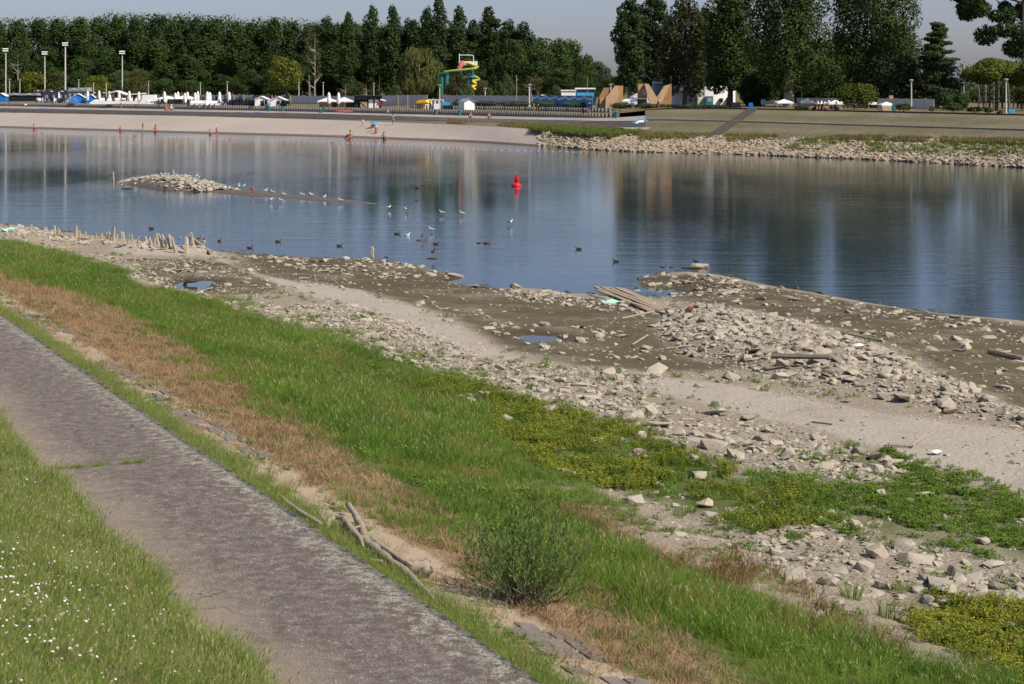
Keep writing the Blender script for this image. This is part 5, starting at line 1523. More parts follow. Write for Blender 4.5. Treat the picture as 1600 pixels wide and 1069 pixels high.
for X, Y, me, lbl, g_ in [(173, 320, GULL, "white gull standing in the shallows right after the spit", 1), (275, 334, GULLB, "black backed gull facing left in the shallows", 1), (473, 350, GULL, "small greyish gull between the black backed gull and the buoy", 1),
    (588, 355, GULL, "pale gull with a dark tail in the shallows below the buoy", 1), (862, 408, GULLB, "black backed gull alone in the shallows right below the buoy", 1), (414, 448, GULL, "bright white gull standing upright in the shallows", 1), (278, 466, GULLS, "white gull swimming left of the brown duck on a rock", 1)]:
    px, py = Z6(X, Y); bird(me, px, py, 0, random.choice((0.2, 3.0)), "gull", lbl, "gulls in the shallows", 1.1)
for X, Y, me, z, yaw, lbl in [(223, 459, DUCK, 0, 0, "brown duck swimming beside the white swimming gull"), (363, 488, DUCKST, .12, 1.5, "brown duck perched on a low dark rock in the shallows"), (443, 516, DUCK, 0, 0, "brown duck swimming right of the perched duck"), (1250, 545, DUCK, 0, 3.0, "brown duck swimming with a curved wake behind it"),
    (1462, 616, DUCK, 0, 3.2, "duck swimming toward the rocky point on the right"), (730, 512, DUCK, 0, .3, "duck floating beside the dark mossy rock")]:
    px, py = Z6(X, Y); bird(me, px, py, z, yaw, "duck", lbl, "brown ducks on the water")
for px, py, z, me, yaw, lbl in [(236, 358, 0, DUCK, 3, "lone duck swimming above the row of stakes"), (343, 377, 0, DUCK, 1.2, "duck close to the right end of the stake row"), (391, 388, 0, DUCK, .2, "small duck swimming just off the rubble shore"), (435, 378, 0, DUCK, .3, "duck swimming in open water right of the stakes"), (531, 385, 0, DUCK, .1, "duck swimming left of the stump in the water"),
    (311, 378, .1, DUCKST, 1, "dark duck perched behind the fallen beam"), (318, 379, .1, DUCKST, 2, "second dark duck perched behind the fallen beam"), (1037, 424, .22, DUCKST, .4, "duck standing at the very tip of the rocky point"), (1050, 424, .22, DUCKST, .6, "duck standing right behind the first one on the rocky point"), (1087, 415, .25, DUCKST, 2.8, "duck on the domed boulder in the water")]:
    bird(me, px, py, z, yaw, "duck", lbl, "brown ducks on the water")
bird(CORM, 677, 401, .16, 1.2, "dark_water_bird", "dark upright water bird standing on a rock near the shore")
# a dark bird flying low over the water
x, y, z = atD(651, 295, 150)
mb = MB(); mb.tube([(-.4, 0, 0), (-.2, 0, .02), (.1, 0, .03), (.3, 0, .03), (.42, 0, .05)], [.02, .07, .09, .05, .01], 8)
for s in (-1, 1): mb.add([(.12, s * .06, .04), (.14, s * .45, .13), (.0, s * .85, .02), (-.12, s * .45, .1), (-.12, s * .06, .03), (.0, s * .42, .155)], [(0, 1, 5), (1, 2, 5), (2, 3, 5), (3, 4, 5), (4, 0, 5), (0, 4, 3, 1)])
o = mb.build("flying_bird", M['black']); o.location = (x, y, z); o.rotation_euler = (.2, 0, 2.0); tag(o, "black bird flying low over the river left of the red buoy", "bird")

# ---------------------------------------------------------------- red channel buoy
x, y, _ = at(807, 291)
by = empty("channel_buoy", (x, y, 0), 0, "red channel buoy with a tall tapering top floating mid river", "buoy")
s = y / FOC
MB().lathe((0, 0, 0), [(5.5 * s, -.2), (8 * s, 0), (8.2 * s, 1.6 * s), (6.5 * s, 3.2 * s), (4.2 * s, 4.6 * s), (3.2 * s, 6 * s)], 20).build("hull", M['red'], by, True)
MB().lathe((0, 0, 0), [(3.2 * s, 6 * s), (2.7 * s, 10 * s), (2.4 * s, 15 * s), (1.6 * s, 15.6 * s)], 14).build("tower", M['red'], by, True)
mb = MB()
for a in range(4): mb.box((2.5 * s * math.cos(a * 1.57 + .4), 2.5 * s * math.sin(a * 1.57 + .4), 11.5 * s), (2.2 * s, .5 * s, 8 * s), a * 1.57 + .4)
mb.build("radar_fin", M['red'], by)
mb = MB(); mb.lathe((0, 0, 15.6 * s), [(1.0 * s, 0), (1.3 * s, 1.4 * s), (1.2 * s, 2.2 * s), (.4 * s, 2.8 * s)], 10); mb.build("lantern", M['red'], by)

# floating line of the swimming area: pixel course along the beach
FL = [(-80, 204.5), (0, 206.5), (65, 208), (140, 210.5), (210, 212.5), (300, 214.5), (360, 218), (440, 221), (520, 223), (600, 226), (640, 228), (710, 231), (760, 234), (830, 235.5), (910, 238)]
W_ = [Vector(at(*p)) for p in FL]
fr = empty("float_line", W_[3], 0, "long string of small blue and white floats marking the swimming area", "float line")
rope = MB().tube([w + Vector((0, 0, .0)) - fr.location for w in W_], .02, 4).build("rope", M['blue_light'], fr)
bA = MB().lathe((0, 0, -.06), [(.02, .02), (.065, .05), (.065, .1), (.02, .13)], 8).mesh("float_ball", M['blue_light'])
bB = MB().lathe((0, 0, -.06), [(.02, .02), (.065, .05), (.065, .1), (.02, .13)], 8).mesh("float_ball", M['white'])
bC = MB().lathe((0, 0, -.1), [(.06, 0), (.15, .08), (.15, .2), (.06, .28)], 10).mesh("float_ball", M['orange'])
tot = sum((W_[i + 1] - W_[i]).length for i in range(len(W_) - 1)); acc = 0; k = 0
for i in range(len(W_) - 1):
    sg = (W_[i + 1] - W_[i]).length; t = 0
    while t < sg:
        q = W_[i].lerp(W_[i + 1], t / sg); link("float_ball", (bA, bB)[k % 2], fr, q - fr.location); k += 1; t += tot / 270
for px, py in ((65, 208), (211, 212.5), (359, 218), (519, 223.5), (713, 231), (912, 238)):
    link("float_ball", bC, fr, Vector(at(px, py)) - fr.location)
# ---------------------------------------------------------------- things on the far bank
def rowD(key, px): return float(np.interp(px, PX, RP[key][:, 1]))
def rowZ(key, px): return float(np.interp(px, PX, RP[key][:, 2]))
def zpl(px, D):
    ks = ['r3', 'r4', 'r5', 'r6', 'r7', 'r8', 'r9']
    return float(np.interp(D, [rowD(k, px) for k in ks], [rowZ(k, px) for k in ks]))
def pl(px, D, dz=0.0): return ((px - 800) / FOC * D, D, zpl(px, D) + dz)
def D5(px, extra=3.0): return rowD('r5', px) + extra
def ztop(py, D): return CAMH - (py - HOR) * D / FOC

# ---- trees
def crown_mesh(name, lobes, n, leaf, mat, seed, shell=.55, droop=False, thin=0.0):
    r = np.random.default_rng(seed)
    lb = np.array(lobes, float)
    wgt = (lb[:, 3] * lb[:, 4] + lb[:, 3] * lb[:, 5] + lb[:, 4] * lb[:, 5]); wgt = wgt ** .65; wgt /= wgt.sum()
    k = r.choice(len(lb), n, p=wgt)
    d = r.normal(size=(n, 3)); d /= np.linalg.norm(d, axis=1)[:, None]
    rad = shell + (1 - shell) * r.random(n) ** .6
    rad *= 1 + .22 * (r.random(n) - .3)
    P_ = lb[k, :3] + d * lb[k, 3:6] * rad[:, None]
    keep = fbm(P_[:, 0] * .42 + 30, P_[:, 2] * .42 + P_[:, 1] * .3, seed, 3) > thin * 1.25
    P_, d = P_[keep], d[keep]; n = len(P_)
    nr = d + r.normal(size=(n, 3)) * .5; nr[:, 2] += .3; nr /= np.linalg.norm(nr, axis=1)[:, None]
    a = np.cross(nr, r.normal(size=(n, 3))); a /= np.linalg.norm(a, axis=1)[:, None]; b = np.cross(nr, a)
    s = leaf * r.uniform(.5, 1.25, n)[:, None]
    if droop:
        a = np.tile([0, 0, -1.0], (n, 1)) + r.normal(size=(n, 3)) * .18; b = np.cross(nr, a); b /= np.linalg.norm(b, axis=1)[:, None] + 1e-6
        V_ = np.stack([P_ - a * s * .3, P_ + b * s * .28 + a * s * .4, P_ + a * s * 1.9, P_ - b * s * .28 + a * s * .4], 1)
    else:
        V_ = np.stack([P_ - a * s * .6, P_ + b * s * .5 + nr * s * .1, P_ + a * s * .55, P_ - b * s * .45 + nr * s * .12], 1)
    T = np.repeat(np.clip(r.random(n) ** 2, 0, 1), 4)
    return np_mesh(name, V_.reshape(-1, 3), np.arange(n * 4).reshape(-1, 4), mat, False, {"tint": T})

def trunk_mb(h, r0, limbs, lean=0.0, seed=0):
    q = random.Random(seed); mb = MB()
    pts = [(lean * (t ** 1.5) * h + q.uniform(-.06, .06) * r0 * 4, q.uniform(-.06, .06) * r0 * 4, t * h) for t in (0, .12, .3, .5, .75, 1)]
    mb.tube(pts, [r0 * 1.35, r0, r0 * .85, r0 * .7, r0 * .45, r0 * .12], 8)
    for (t0, L_, up) in limbs:
        a = q.uniform(0, 6.28); b = Vector((lean * (t0 ** 1.5) * h, 0, t0 * h)); e = b + Vector((math.cos(a) * L_, math.sin(a) * L_, up)); m_ = b.lerp(e, .5) + Vector((0, 0, -.06 * L_))
        mb.tube([b, m_, e], [r0 * .4, r0 * .26, r0 * .06], 5)
    return mb

M['poplar'] = leaf_mat("dark_poplar_leaves", (0.016, 0.034, 0.011), (0.040, 0.066, 0.019), .18, .16)
M['wood_far'] = leaf_mat("wood_leaves", (0.019, 0.038, 0.011), (0.050, 0.080, 0.020), .18, .09)
M['broad'] = leaf_mat("broadleaf_leaves", (0.019, 0.036, 0.010), (0.050, 0.076, 0.019), .2, .22, (0.070, 0.070, 0.020))
M['brownish'] = leaf_mat("half_dried_leaves", (0.026, 0.040, 0.014), (0.058, 0.068, 0.022), .2, .3, (0.11, 0.06, 0.028))
M['lightgreen'] = leaf_mat("fresh_green_leaves", (0.050, 0.075, 0.014), (0.115, 0.135, 0.022), .25, .35)
M['yellowgreen'] = leaf_mat("bright_yellow_green_leaves", (0.065, 0.085, 0.014), (0.15, 0.165, 0.025), .3, .35, None, 0.0)  # brighter yellow green foliage, the trees' own colour
M['olive'] = leaf_mat("olive_willow_leaves", (0.042, 0.050, 0.018), (0.088, 0.090, 0.030), .22, .35)
M['oldwillow'] = leaf_mat("old_willow_leaves", (0.055, 0.065, 0.020), (0.12, 0.125, 0.04), .25, .35, None, 0.0)
M['willowg'] = leaf_mat("grey_green_willow_leaves", (0.045, 0.070, 0.030), (0.10, 0.13, 0.055), .22, .35)
M['dryleaf'] = leaf_mat("dry_brown_leaves", (0.11, 0.085, 0.05), (0.19, 0.155, 0.10), .15, .4)
M['needle'] = leaf_mat("pine_needles", (0.022, 0.036, 0.016), (0.050, 0.068, 0.026), .1, .4)
M['hedge'] = leaf_mat("hedge_leaves", (0.025, 0.045, 0.014), (0.055, 0.085, 0.022), .2, .5)
M['purple'] = leaf_mat("purple_leaves", (0.030, 0.014, 0.016), (0.055, 0.022, 0.022), .2, .5)

def lobes_poplar(h, w, seed, low=.05):
    q = random.Random(seed); L_ = []
    for i in range(16):
        t = i / 15; z = h * (low + (1 - low) * t)
        rr = w / 2 * (math.sin(math.pi * (.24 + t * .62)) ** .8) * q.uniform(.75, 1.1) * (1 if t < .92 else .6)
        a = q.uniform(0, 6.28); o = rr * .30
        L_.append((o * math.cos(a), o * math.sin(a), min(z, h * .965), rr * .85 + .3, rr * .85 + .3, h * .075))
    for i in range(9):
        t = q.uniform(.15, .85); a = q.uniform(0, 6.28); rr = w / 2
        L_.append((rr * .7 * math.cos(a), rr * .7 * math.sin(a), h * t, rr * .38, rr * .38, h * .055))
    return L_
def lobes_round(h, w, seed, low=.12, n=16, top=1.0):
    q = random.Random(seed); L_ = [(0, 0, h * (low + 1) / 2, w * .33, w * .33, h * (1 - low) * .40)]
    for i in range(n):
        a = q.uniform(0, 6.28); el = q.uniform(-.9, 1.3)
        L_.append((w * .34 * math.cos(a) * math.cos(el), w * .34 * math.sin(a) * math.cos(el), h * (low + 1) / 2 + h * (1 - low) * .38 * math.sin(el), w * q.uniform(.12, .2), w * q.uniform(.12, .2), h * q.uniform(.09, .15)))
    return L_

def make_tree(name, label, cat, lobes, h, r0, n, leaf, mat, seed, bark='bark', droop=False, thin=0.0, limbs=6, trunkh=.85, group=None, lean=0.0, shell=.55, parts=True):
    root = empty(name, (0, 0, 0), 0, label, cat, group)
    q = random.Random(seed)
    crown = link("crown", crown_mesh("crown", lobes, n, leaf, M[mat], seed, shell, droop, thin), root)
    w = max(l[3] + abs(l[0]) for l in lobes)
    trunk_mb(h * trunkh, r0, [(q.uniform(.15, .8), w * q.uniform(.5, .9), h * q.uniform(.05, .16)) for _ in range(limbs)], lean, seed).build("trunk", M[bark], root)
    return root
def place_tree(root, px, D, htop_py, wpx=None, base_h=None, base_w=None, dz=0, label=None, yaw=None):
    x, y, z = pl(px, D); H = ztop(htop_py, D) - z
    sz = H / base_h; sx = (wpx * D / FOC) / base_w if wpx else sz
    root.location = (x, y, z - .1); root.scale = (sx, sx, sz); root.rotation_euler = (0, 0, yaw if yaw is not None else random.uniform(0, 6.28))
    if label: root["label"] = label
    return root

# prototypes of far trees (base height, base width)
PROTO = {}
def proto(key, *a): PROTO.setdefault(key, []).append(a)
for i in range(6): proto('poplar', 'poplar_tree', lambda i=i: make_tree("poplar_tree", "x", "poplar", lobes_poplar(28, 7.5, 200 + i), 28, .38, 6000, .62, M and 'poplar', 200 + i, limbs=3), 28, 7.5)
for i in range(5): proto('wood', 'wood', lambda i=i: make_tree("wood_tree", "x", "tree", lobes_round(27, 12, 220 + i, .04, 40), 27, .4, 8000, .66, 'wood_far', 220 + i, limbs=3, shell=.5), 27, 12)
for i in range(2): proto('broad', 'broad', lambda i=i: make_tree("broadleaf_tree", "x", "tree", lobes_round(14, 12, 240 + i, .14, 20), 14, .35, 4200, .5, 'broad', 240 + i), 14, 12)
for i in range(2): proto('light', 'light', lambda i=i: make_tree("green_tree", "x", "tree", lobes_round(9, 9, 250 + i, .15, 18), 9, .2, 3400, .36, 'lightgreen', 250 + i), 9, 9)
proto('oliver', 'oliver', lambda: make_tree("old_willow_tree", "x", "willow tree", lobes_round(14, 12, 262, .08, 22), 14, .4, 5500, .42, 'olive', 262, droop=True), 14, 12)
proto('willow', 'willow', lambda: make_tree("weeping_willow", "x", "willow tree", lobes_round(6, 5.5, 265, .15, 14), 6, .2, 2600, .30, 'willowg', 265, droop=True), 6, 5.5)
proto('dry', 'dry', lambda: make_tree("dried_tree", "x", "tree", lobes_round(8, 7.5, 270, .2, 16), 8, .2, 1900, .30, 'dryleaf', 270, 'bark_pale', thin=.42, limbs=14), 8, 7.5)
proto('bushy', 'bushy', lambda: make_tree("bush", "x", "bush", lobes_round(3, 4, 275, .05, 12), 3, .08, 1500, .26, 'hedge', 275), 3, 4)
proto('purple', 'purple', lambda: make_tree("purple_tree", "x", "tree", lobes_round(5, 5, 277, .1, 10), 5, .12, 1300, .3, 'purple', 277), 5, 5)
BUILT = {}
def T(kind, px, D, top, wpx, label, i=None, name=None, group=None, mat=None):
    lst = PROTO[kind]; i = (i if i is not None else random.randrange(len(lst))) % len(lst)
    nm, fn, bh, bw = lst[i]
    if (kind, i) not in BUILT: BUILT[(kind, i)] = r_ = fn()
    else:
        r_ = copy_tree(BUILT[(kind, i)])
    place_tree(r_, px, D, top, wpx, bh, bw)
    r_["label"] = label
    if group: r_["group"] = group
    elif "group" in r_: del r_["group"]
    if name: r_.name = name
    if mat:
        for c in r_.children:
            if c.name.startswith("crown"):
                c.data = c.data.copy(); c.data.materials.clear(); c.data.materials.append(M[mat])
    return r_

# the wood on the left: front trees one by one, the mass behind as one object
def wood_top(px): return float(np.interp(px, [-300, 0, 40, 120, 180, 300, 420, 480, 540, 700, 800, 850, 930], [24, 25, 26, 23, 17, 20, 26, 30, 30, 40, 45, 60, 95]))
GW = "trees of the dense wood behind the beach"
k = 0
for row, (D, lo, hi) in enumerate(((640, 0, 8), (600, 30, 62), (575, 62, 95))):
    px = -150 + row * 13
    while px < (930, 700, 560)[row]:
        t = wood_top(px); top = t + random.uniform(lo, hi)
        lb = "tall dark green tree in the back row of the wood" if row == 0 else "dark green tree in the middle of the wood" if row == 1 else "lower dark green tree at the foot of the wood"
        cands = [(-60, "beyond the left margin"), (9, "by the leftmost floodlight mast"), (40, "above the first bright green tree"), (70, "behind the second floodlight mast"), (102, "behind the tallest floodlight mast"), (130, "above the starred blue hut"), (155, "above the wooden posts"), (191, "behind the lone floodlight mast"), (215, "above the rounded willow"), (250, "above the white tents' left end"), (285, "above the white tents"), (320, "above the cream parasols"),
                 (355, "above the dark parasols"), (385, "above the clipped hedges"), (410, "above the first white gabled hut"), (440, "behind the big yellowish green tree"), (470, "beside the big yellowish green tree"), (500, "by the half bare yellowish tree"), (540, "above the white canopy"), (575, "above the snack bar"), (615, "above the orange poles"), (655, "behind the old willow"), (700, "left of the slide tower"), (740, "behind the slide tower"), (790, "above the weeping willow"), (830, "above the dried brown tree"), (870, "above the blue fence"), (910, "near the sky gap")]
        lb = lb.replace('tall dark green tree in the back row', 'tall back row tree').replace('dark green tree in the middle', 'middle row tree').replace('lower dark green tree at the foot', 'lower front tree')
        lb += ", " + min(cands, key=lambda q: abs(q[0] - px))[1]
        T('wood', px, D + random.uniform(-8, 8), top, random.uniform(50, 70) if row else random.uniform(44, 60), lb, None, None, GW)
        px += random.uniform(24, 36) if row == 0 else random.uniform(34, 50); k += 1
# far mass behind: many spiky crowns in one object
n = 0; LB = []
px = -260
while px < 860:
    for D in (665, 690):
        t = wood_top(px) + random.uniform(-1, 7); x = (px - 800) / FOC * D; zt = ztop(t, D); w = random.uniform(2.2, 3.6)
        LB.append((x, D, zt - 4, w, w, 4.2)); LB.append((x + random.uniform(-2, 2), D, zt - 16, w * 1.7, w * 1.5, 9)); LB.append((x, D, 12, w * 2, w, 9))
    px += random.uniform(7, 12)
o = link("distant_wood", crown_mesh("distant_wood", LB, 110000, .75, M['wood_far'], 300, .45)); tag(o, "distant dense wood of dark green trees closing the left horizon", "wood", kind="stuff")
LB = []
for px in range(1180, 1760, 12):
    D = 900; t = (104 if px > 1480 else 118) + random.uniform(-5, 6); x = (px - 800) / FOC * D; zt = ztop(t, D)
    LB.append((x, D, zt - 4, 3.2, 3, 5)); LB.append((x, D, zt - 12, 5, 4, 8))
for px in range(780, 1010, 14):
    D = 760; t = 128 + random.uniform(-8, 6); x = (px - 800) / FOC * D; zt = ztop(t, D)
    LB.append((x, D, zt - 2, 4, 3, 3.5)); LB.append((x, D, 7, 5, 3, 4))
LB2 = []
for px in range(1170, 1780, 9):
    D = 430 + random.uniform(-15, 15); t = 128 + random.uniform(-14, 8) + (14 if px > 1470 and px < 1540 else 0); x = (px - 800) / FOC * D; zt = ztop(t, D)
    LB2.append((x, D, zt - 2, 2.6, 2, 2.6)); LB2.append((x, D, 7.3, 2.6, 2, 2.6))
M['hazewood'] = leaf_mat("haze_tinted_far_leaves", (0.035, 0.058, 0.045), (0.06, 0.085, 0.06), .15, .1)  # distance haze put into the leaf colour as a bluish tint
o = link("far_treeline", crown_mesh("far_treeline", LB, 12000, 1.0, M['hazewood'], 301, .6)); tag(o, "faint bluish haze tinted tree line far behind the park", "wood", kind="stuff")
o = link("park_thicket", crown_mesh("park_thicket", LB2, 20000, .6, M['wood_far'], 302, .5)); tag(o, "dark thicket closing the park behind the tall right trees", "thicket", kind="stuff")
# individual poplars of the middle
for px, D, t, w, lb in [(545, 585, 22, 28, "poplar left of the pair of slim poplars"), (582, 560, 12, 34, "left one of the pair of slim poplars"), (613, 560, 12, 38, "right one of the pair of slim poplars"),
    (543, 560, 30, 34, "poplar standing before the wood left of the slim pair"), (648, 580, 34, 40, "rounded poplar between the slim pair and the tallest one"), (684, 540, 1, 44, "tallest poplar of the middle group"), (668, 555, 14, 34, "poplar leaning on the left of the tallest one"),
    (716, 545, 13, 42, "pointed poplar right behind the water slide tower"), (741, 570, 34, 40, "low poplar in the gap right of the slide tower"), (765, 535, 14, 44, "broad poplar right of the water slide tower"), (794, 550, 33, 46, "poplar with a ragged double top"),
    (818, 545, 37, 50, "broad poplar beside the ragged double top"), (640, 585, 32, 44, "dark poplar behind the old willow"), (510, 580, 28, 40, "dark poplar at the right end of the left wood")]:
    T('poplar', px, D, t, w, lb, None, None, "tall poplars in the middle")
for px, D, t, w, lb in [(858, 540, 52, 78, "big round tree left of the sky gap"), (890, 560, 62, 66, "round tree at the shoulder of the sky gap"), (918, 560, 84, 28, "thin tree edge bordering the sky gap"), (840, 500, 74, 76, "tree below the ragged poplars"), (800, 520, 60, 60, "tree filling the space under the broad poplar"),
    (870, 490, 108, 80, "low dark tree right of the dried brown tree"), (905, 480, 116, 44, "low tree behind the blue fence"), (730, 520, 90, 60, "dark tree right behind the slide tower")]:
    T('broad', px, D, t, w, lb, None, None, None, 'wood_far' if t < 100 else None)
T('broad', 944, 600, 104, 34, "small haze tinted bluish tree standing in the sky gap", 0, None, None, 'hazewood')
T('broad', 447, 470, 82, 64, "big yellowish green tree behind the small white huts", 1, "leafy_tree", None, 'yellowgreen')
T('dry', 492, 520, 34, 40, "half bare yellowish tree rising over the wood edge", 0, None, None, 'olive')
T('dry', 28, 560, 66, 40, "half bare tree with grey limbs at the far left", 0, None, None, 'wood_far')
T('oliver', 655, 440, 68, 74, "large old olive green willow behind the yellow hut", None, None, None, 'oldwillow')
T('oliver', 214, 520, 104, 46, "rounded willow right of the lit floodlight mast", 0, None, None, 'olive')
T('oliver', 190, 530, 106, 40, "grey green willow left of the rounded willow", 0, None, None, 'willowg')
for px, t, w, lb, mt in [(8, 114, 44, "olive tree at the left margin below the wood", 'olive'), (48, 110, 54, "bright green tree between the first two floodlight masts", 'yellowgreen'), (92, 112, 44, "olive tree behind the second floodlight mast", 'olive'), (122, 108, 34, "dark tree behind the tallest floodlight mast", 'wood_far'), (152, 116, 50, "low yellow green tree behind the thatched bar", 'yellowgreen'),
    (300, 124, 60, "low dark tree behind the white tents", 'wood_far'), (360, 118, 60, "low dark tree behind the closed umbrellas", 'wood_far'), (255, 122, 50, "low dark tree right of the willow", 'wood_far'), (425, 112, 60, "low dark tree left of the big yellowish green tree", 'wood_far')]:
    T('light', px, 560, t, w, lb, None, None, "low trees at the foot of the wood", mt)
for px, D, t, w, lb, kd, mt in [(540, 500, 128, 30, "brownish low tree behind the white canopy", 'dry', None), (572, 500, 128, 32, "second brownish low tree behind the white canopy", 'dry', None), (556, 505, 126, 30, "low green tree between the two brownish ones", 'light', 'hedge'),
    (618, 430, 132, 26, "small willow bush left of the old willow", 'willow', None), (729, 372, 130, 28, "small weeping willow behind the white hut", 'willow', None), (714, 376, 113, 44, "olive tree half hiding the slide tower", 'light', 'olive'), (750, 420, 122, 44, "olive tree right of the small weeping willow", 'light', 'olive'),
    (790, 400, 115, 30, "narrow weeping willow left of the dried tree", 'willow', None), (803, 410, 132, 26, "green bush at the foot of the dried tree", 'light', 'hedge'), (830, 385, 113, 42, "dried brown tree behind the tall lamp post", 'dry', None), (868, 372, 133, 26, "small pale weeping willow behind the blue fence", 'willow', None),
    (902, 430, 130, 24, "purple leaved tree behind the blue fence", 'purple', None), (930, 420, 126, 34, "green tree left of the yellow green one", 'light', 'hedge'), (960, 400, 117, 48, "yellow green tree behind the wooden letter shapes", 'light', None)]:
    T(kd, px, D, t, w, lb, 0, None, None, mt)

# right hand group: big trees near the promenade
def big_tree(name, label, px, D, top, w, bot, lobes_seed, mat, n_, leaf=.42, r0=.5, bark='bark', thin=.2, lobes=None, group=None, lean=0.0, nlobe=34):
    n = int(n_ * 1.3); x, y, z = pl(px, D); H = ztop(top, D) - z; Wd = w * D / FOC
    low = (ztop(bot, D) - z) / H
    q = random.Random(lobes_seed)
    if lobes is None:
        L_ = [(0, 0, H * (low + .5 * (1 - low)), Wd * .24, Wd * .24, H * (1 - low) * .36)]
        for i in range(nlobe):
            t = (i + .5) / nlobe; zz = H * (low + (1 - low) * (.05 + .92 * t))
            env = Wd / 2 * (math.sin(math.pi * (.16 + .78 * t)) ** .55)
            a = i * 2.4 + q.uniform(-.4, .4); o_ = env * q.uniform(.45, .85); rr = env * q.uniform(.30, .46) + .3
            L_.append((o_ * math.cos(a) + lean * H * t, o_ * math.sin(a) * .8, zz, rr, rr, rr * q.uniform(.8, 1.25)))
    else: L_ = lobes(H, Wd, low, q)
    root = empty(name, (x, y, z - .1), 0, label, "tree" if 'poplar' not in name else "poplar", group)
    link("crown", crown_mesh("crown", L_, n, leaf, M[mat], lobes_seed, .62, False, thin * .8), root)
    trunk_mb(H * .9, r0, [(q.uniform(.12, .7), Wd * q.uniform(.25, .42), H * q.uniform(.06, .2)) for _ in range(12)], lean, lobes_seed).build("trunk", M[bark], root)
    return root
GR = "tall trees on the promenade at the right"
big_tree("poplar_tree", "leftmost slim tall poplar right of the sky gap", 984, 385, -8, 50, 142, 401, 'poplar', 9000, .46, .5, thin=.22, nlobe=30)
big_tree("poplar_tree", "second tall poplar right of the sky gap", 1022, 390, -14, 58, 142, 402, 'poplar', 9500, .46, .5, thin=.20, nlobe=30)
big_tree("broadleaf_tree", "tree with rusty brown withered branches above the white building", 1070, 350, -2, 82, 146, 403, 'brownish', 11000, .42, .4, thin=.28)
big_tree("broadleaf_tree", "dark tree squeezed between the rusty tree and the big one", 1105, 372, 14, 50, 138, 404, 'poplar', 8000, .45, .4, thin=.2)
big_tree("broadleaf_tree", "big tree with trunk standing before the white building", 1141, 338, -32, 92, 150, 405, 'broad', 15000, .42, .5, thin=.24)
big_tree("broadleaf_tree", "huge old tree with a thick pale trunk in the middle of the right group", 1233, 318, -70, 116, 142, 406, 'broad', 19000, .42, .85, 'bark_pale', thin=.26)
big_tree("broadleaf_tree", "mid green tree closing the gap under the sky hole", 1292, 372, 62, 86, 152, 407, 'wood_far', 7000, .45, .35, thin=.2)
big_tree("broadleaf_tree", "wide tall tree with hanging branches right of the sky hole", 1364, 322, -75, 142, 150, 408, 'broad', 19000, .42, .6, thin=.25)
big_tree("broadleaf_tree", "dark tree leaning on the right of the wide tall tree", 1402, 350, 44, 74, 150, 409, 'wood_far', 9000, .42, .45, 'bark_pale', thin=.22)
big_tree("broadleaf_tree", "dark round tree under the wide tall tree", 1395, 310, 96, 110, 152, 410, 'needle', 7500, .36, .3, thin=.22)
for i, (px, D, top, w, lb) in enumerate([(1190, 385, 70, 70, "dark low tree behind the white tents"), (1260, 400, 92, 80, "green low tree behind the huge old tree"), (1335, 392, 100, 90, "low dark tree behind the light green bushes"), (1095, 395, 60, 110, "dark low tree behind the white building"), (1215, 405, 70, 110, "dark green low tree left behind the huge old tree"), (1325, 400, 70, 110, "dark tree under the wide tall tree at the back"), (1180, 330, 118, 44, "low leafy growth left of the huge trunk")]):
    big_tree("broadleaf_tree", lb, px, D, top, w, 158, 420 + i, 'broad', 9000, .42, .3, thin=.18)
# pine with tiers of boughs
def pine_lobes(H, Wd, low, q):
    L_ = []
    for i in range(40):
        t = (i / 39) ** .9; env = Wd / 2 * (1.0 - .82 * t) * q.uniform(.7, 1.1); zz = H * (low + (1 - low) * t * .97); a = q.uniform(0, 6.28)
        for s in (.35, .75): L_.append((env * s * math.cos(a), env * s * math.sin(a), zz + s * .35, .9 + .22 * env, .9 + .22 * env, .34))
    return L_
big_tree("pine_tree", "black pine with open tiers of boughs right of the tall trees", 1465, 318, 36, 74, 118, 430, 'needle', 13000, .32, .28, thin=.12, lobes=pine_lobes)
big_tree("conifer_tree", "dark spreading conifer under the open pine", 1462, 305, 98, 100, 152, 431, 'needle', 7500, .32, .25, thin=.22, lobes=lambda H, Wd, low, q: pine_lobes(H, Wd, low, q))
def over_lobes(H, Wd, low, q):
    L_ = []
    for i in range(40):
        a = q.uniform(-1.15, .7); zz = H * (low + (1 - low) * q.random() ** .9)
        t = (zz / H - low) / (1 - low); half = Wd / 2 * (.30 + .75 * min(1, t * 1.6))
        rr = q.uniform(1.0, 2.1); L_.append((a * half, q.uniform(-3, 3), zz, rr, rr, rr * .8))
    return L_
big_tree("broadleaf_tree", "tall tree hanging into the upper right corner", 1600, 300, -110, 235, 78, 432, 'poplar', 20000, .40, .5, thin=.25, lobes=over_lobes)
big_tree("broadleaf_tree", "tall tree at the right margin behind the yellow green crowns", 1640, 310, -60, 120, 130, 433, 'poplar', 9000, .42, .5, thin=.2)
def umb_lobes(H, Wd, low, q):
    L_ = []
    for i in range(26):
        a = q.uniform(0, 6.28); rr0 = math.sqrt(q.random()); t = 1 - rr0 * rr0 * .45
        L_.append((Wd * .40 * rr0 * math.cos(a), Wd * .40 * rr0 * math.sin(a), H * (low + (1 - low) * (t * .85 - .05 + q.uniform(-.15, .0))), Wd * .16, Wd * .16, H * .10))
    return L_
big_tree("green_tree", "yellow green spreading tree in front of the pavilion", 1557, 285, 84, 108, 142, 434, 'lightgreen', 12000, .34, .22, thin=.18, lobes=umb_lobes)
big_tree("green_tree", "yellow green tree cut by the right margin", 1618, 280, 90, 90, 140, 435, 'lightgreen', 9000, .34, .22, thin=.18, lobes=umb_lobes)
big_tree("small_tree", "light green multi stemmed bushy tree under the tall trees", 1335, 290, 136, 52, 158, 436, 'lightgreen', 2600, .28, .12, thin=.1)
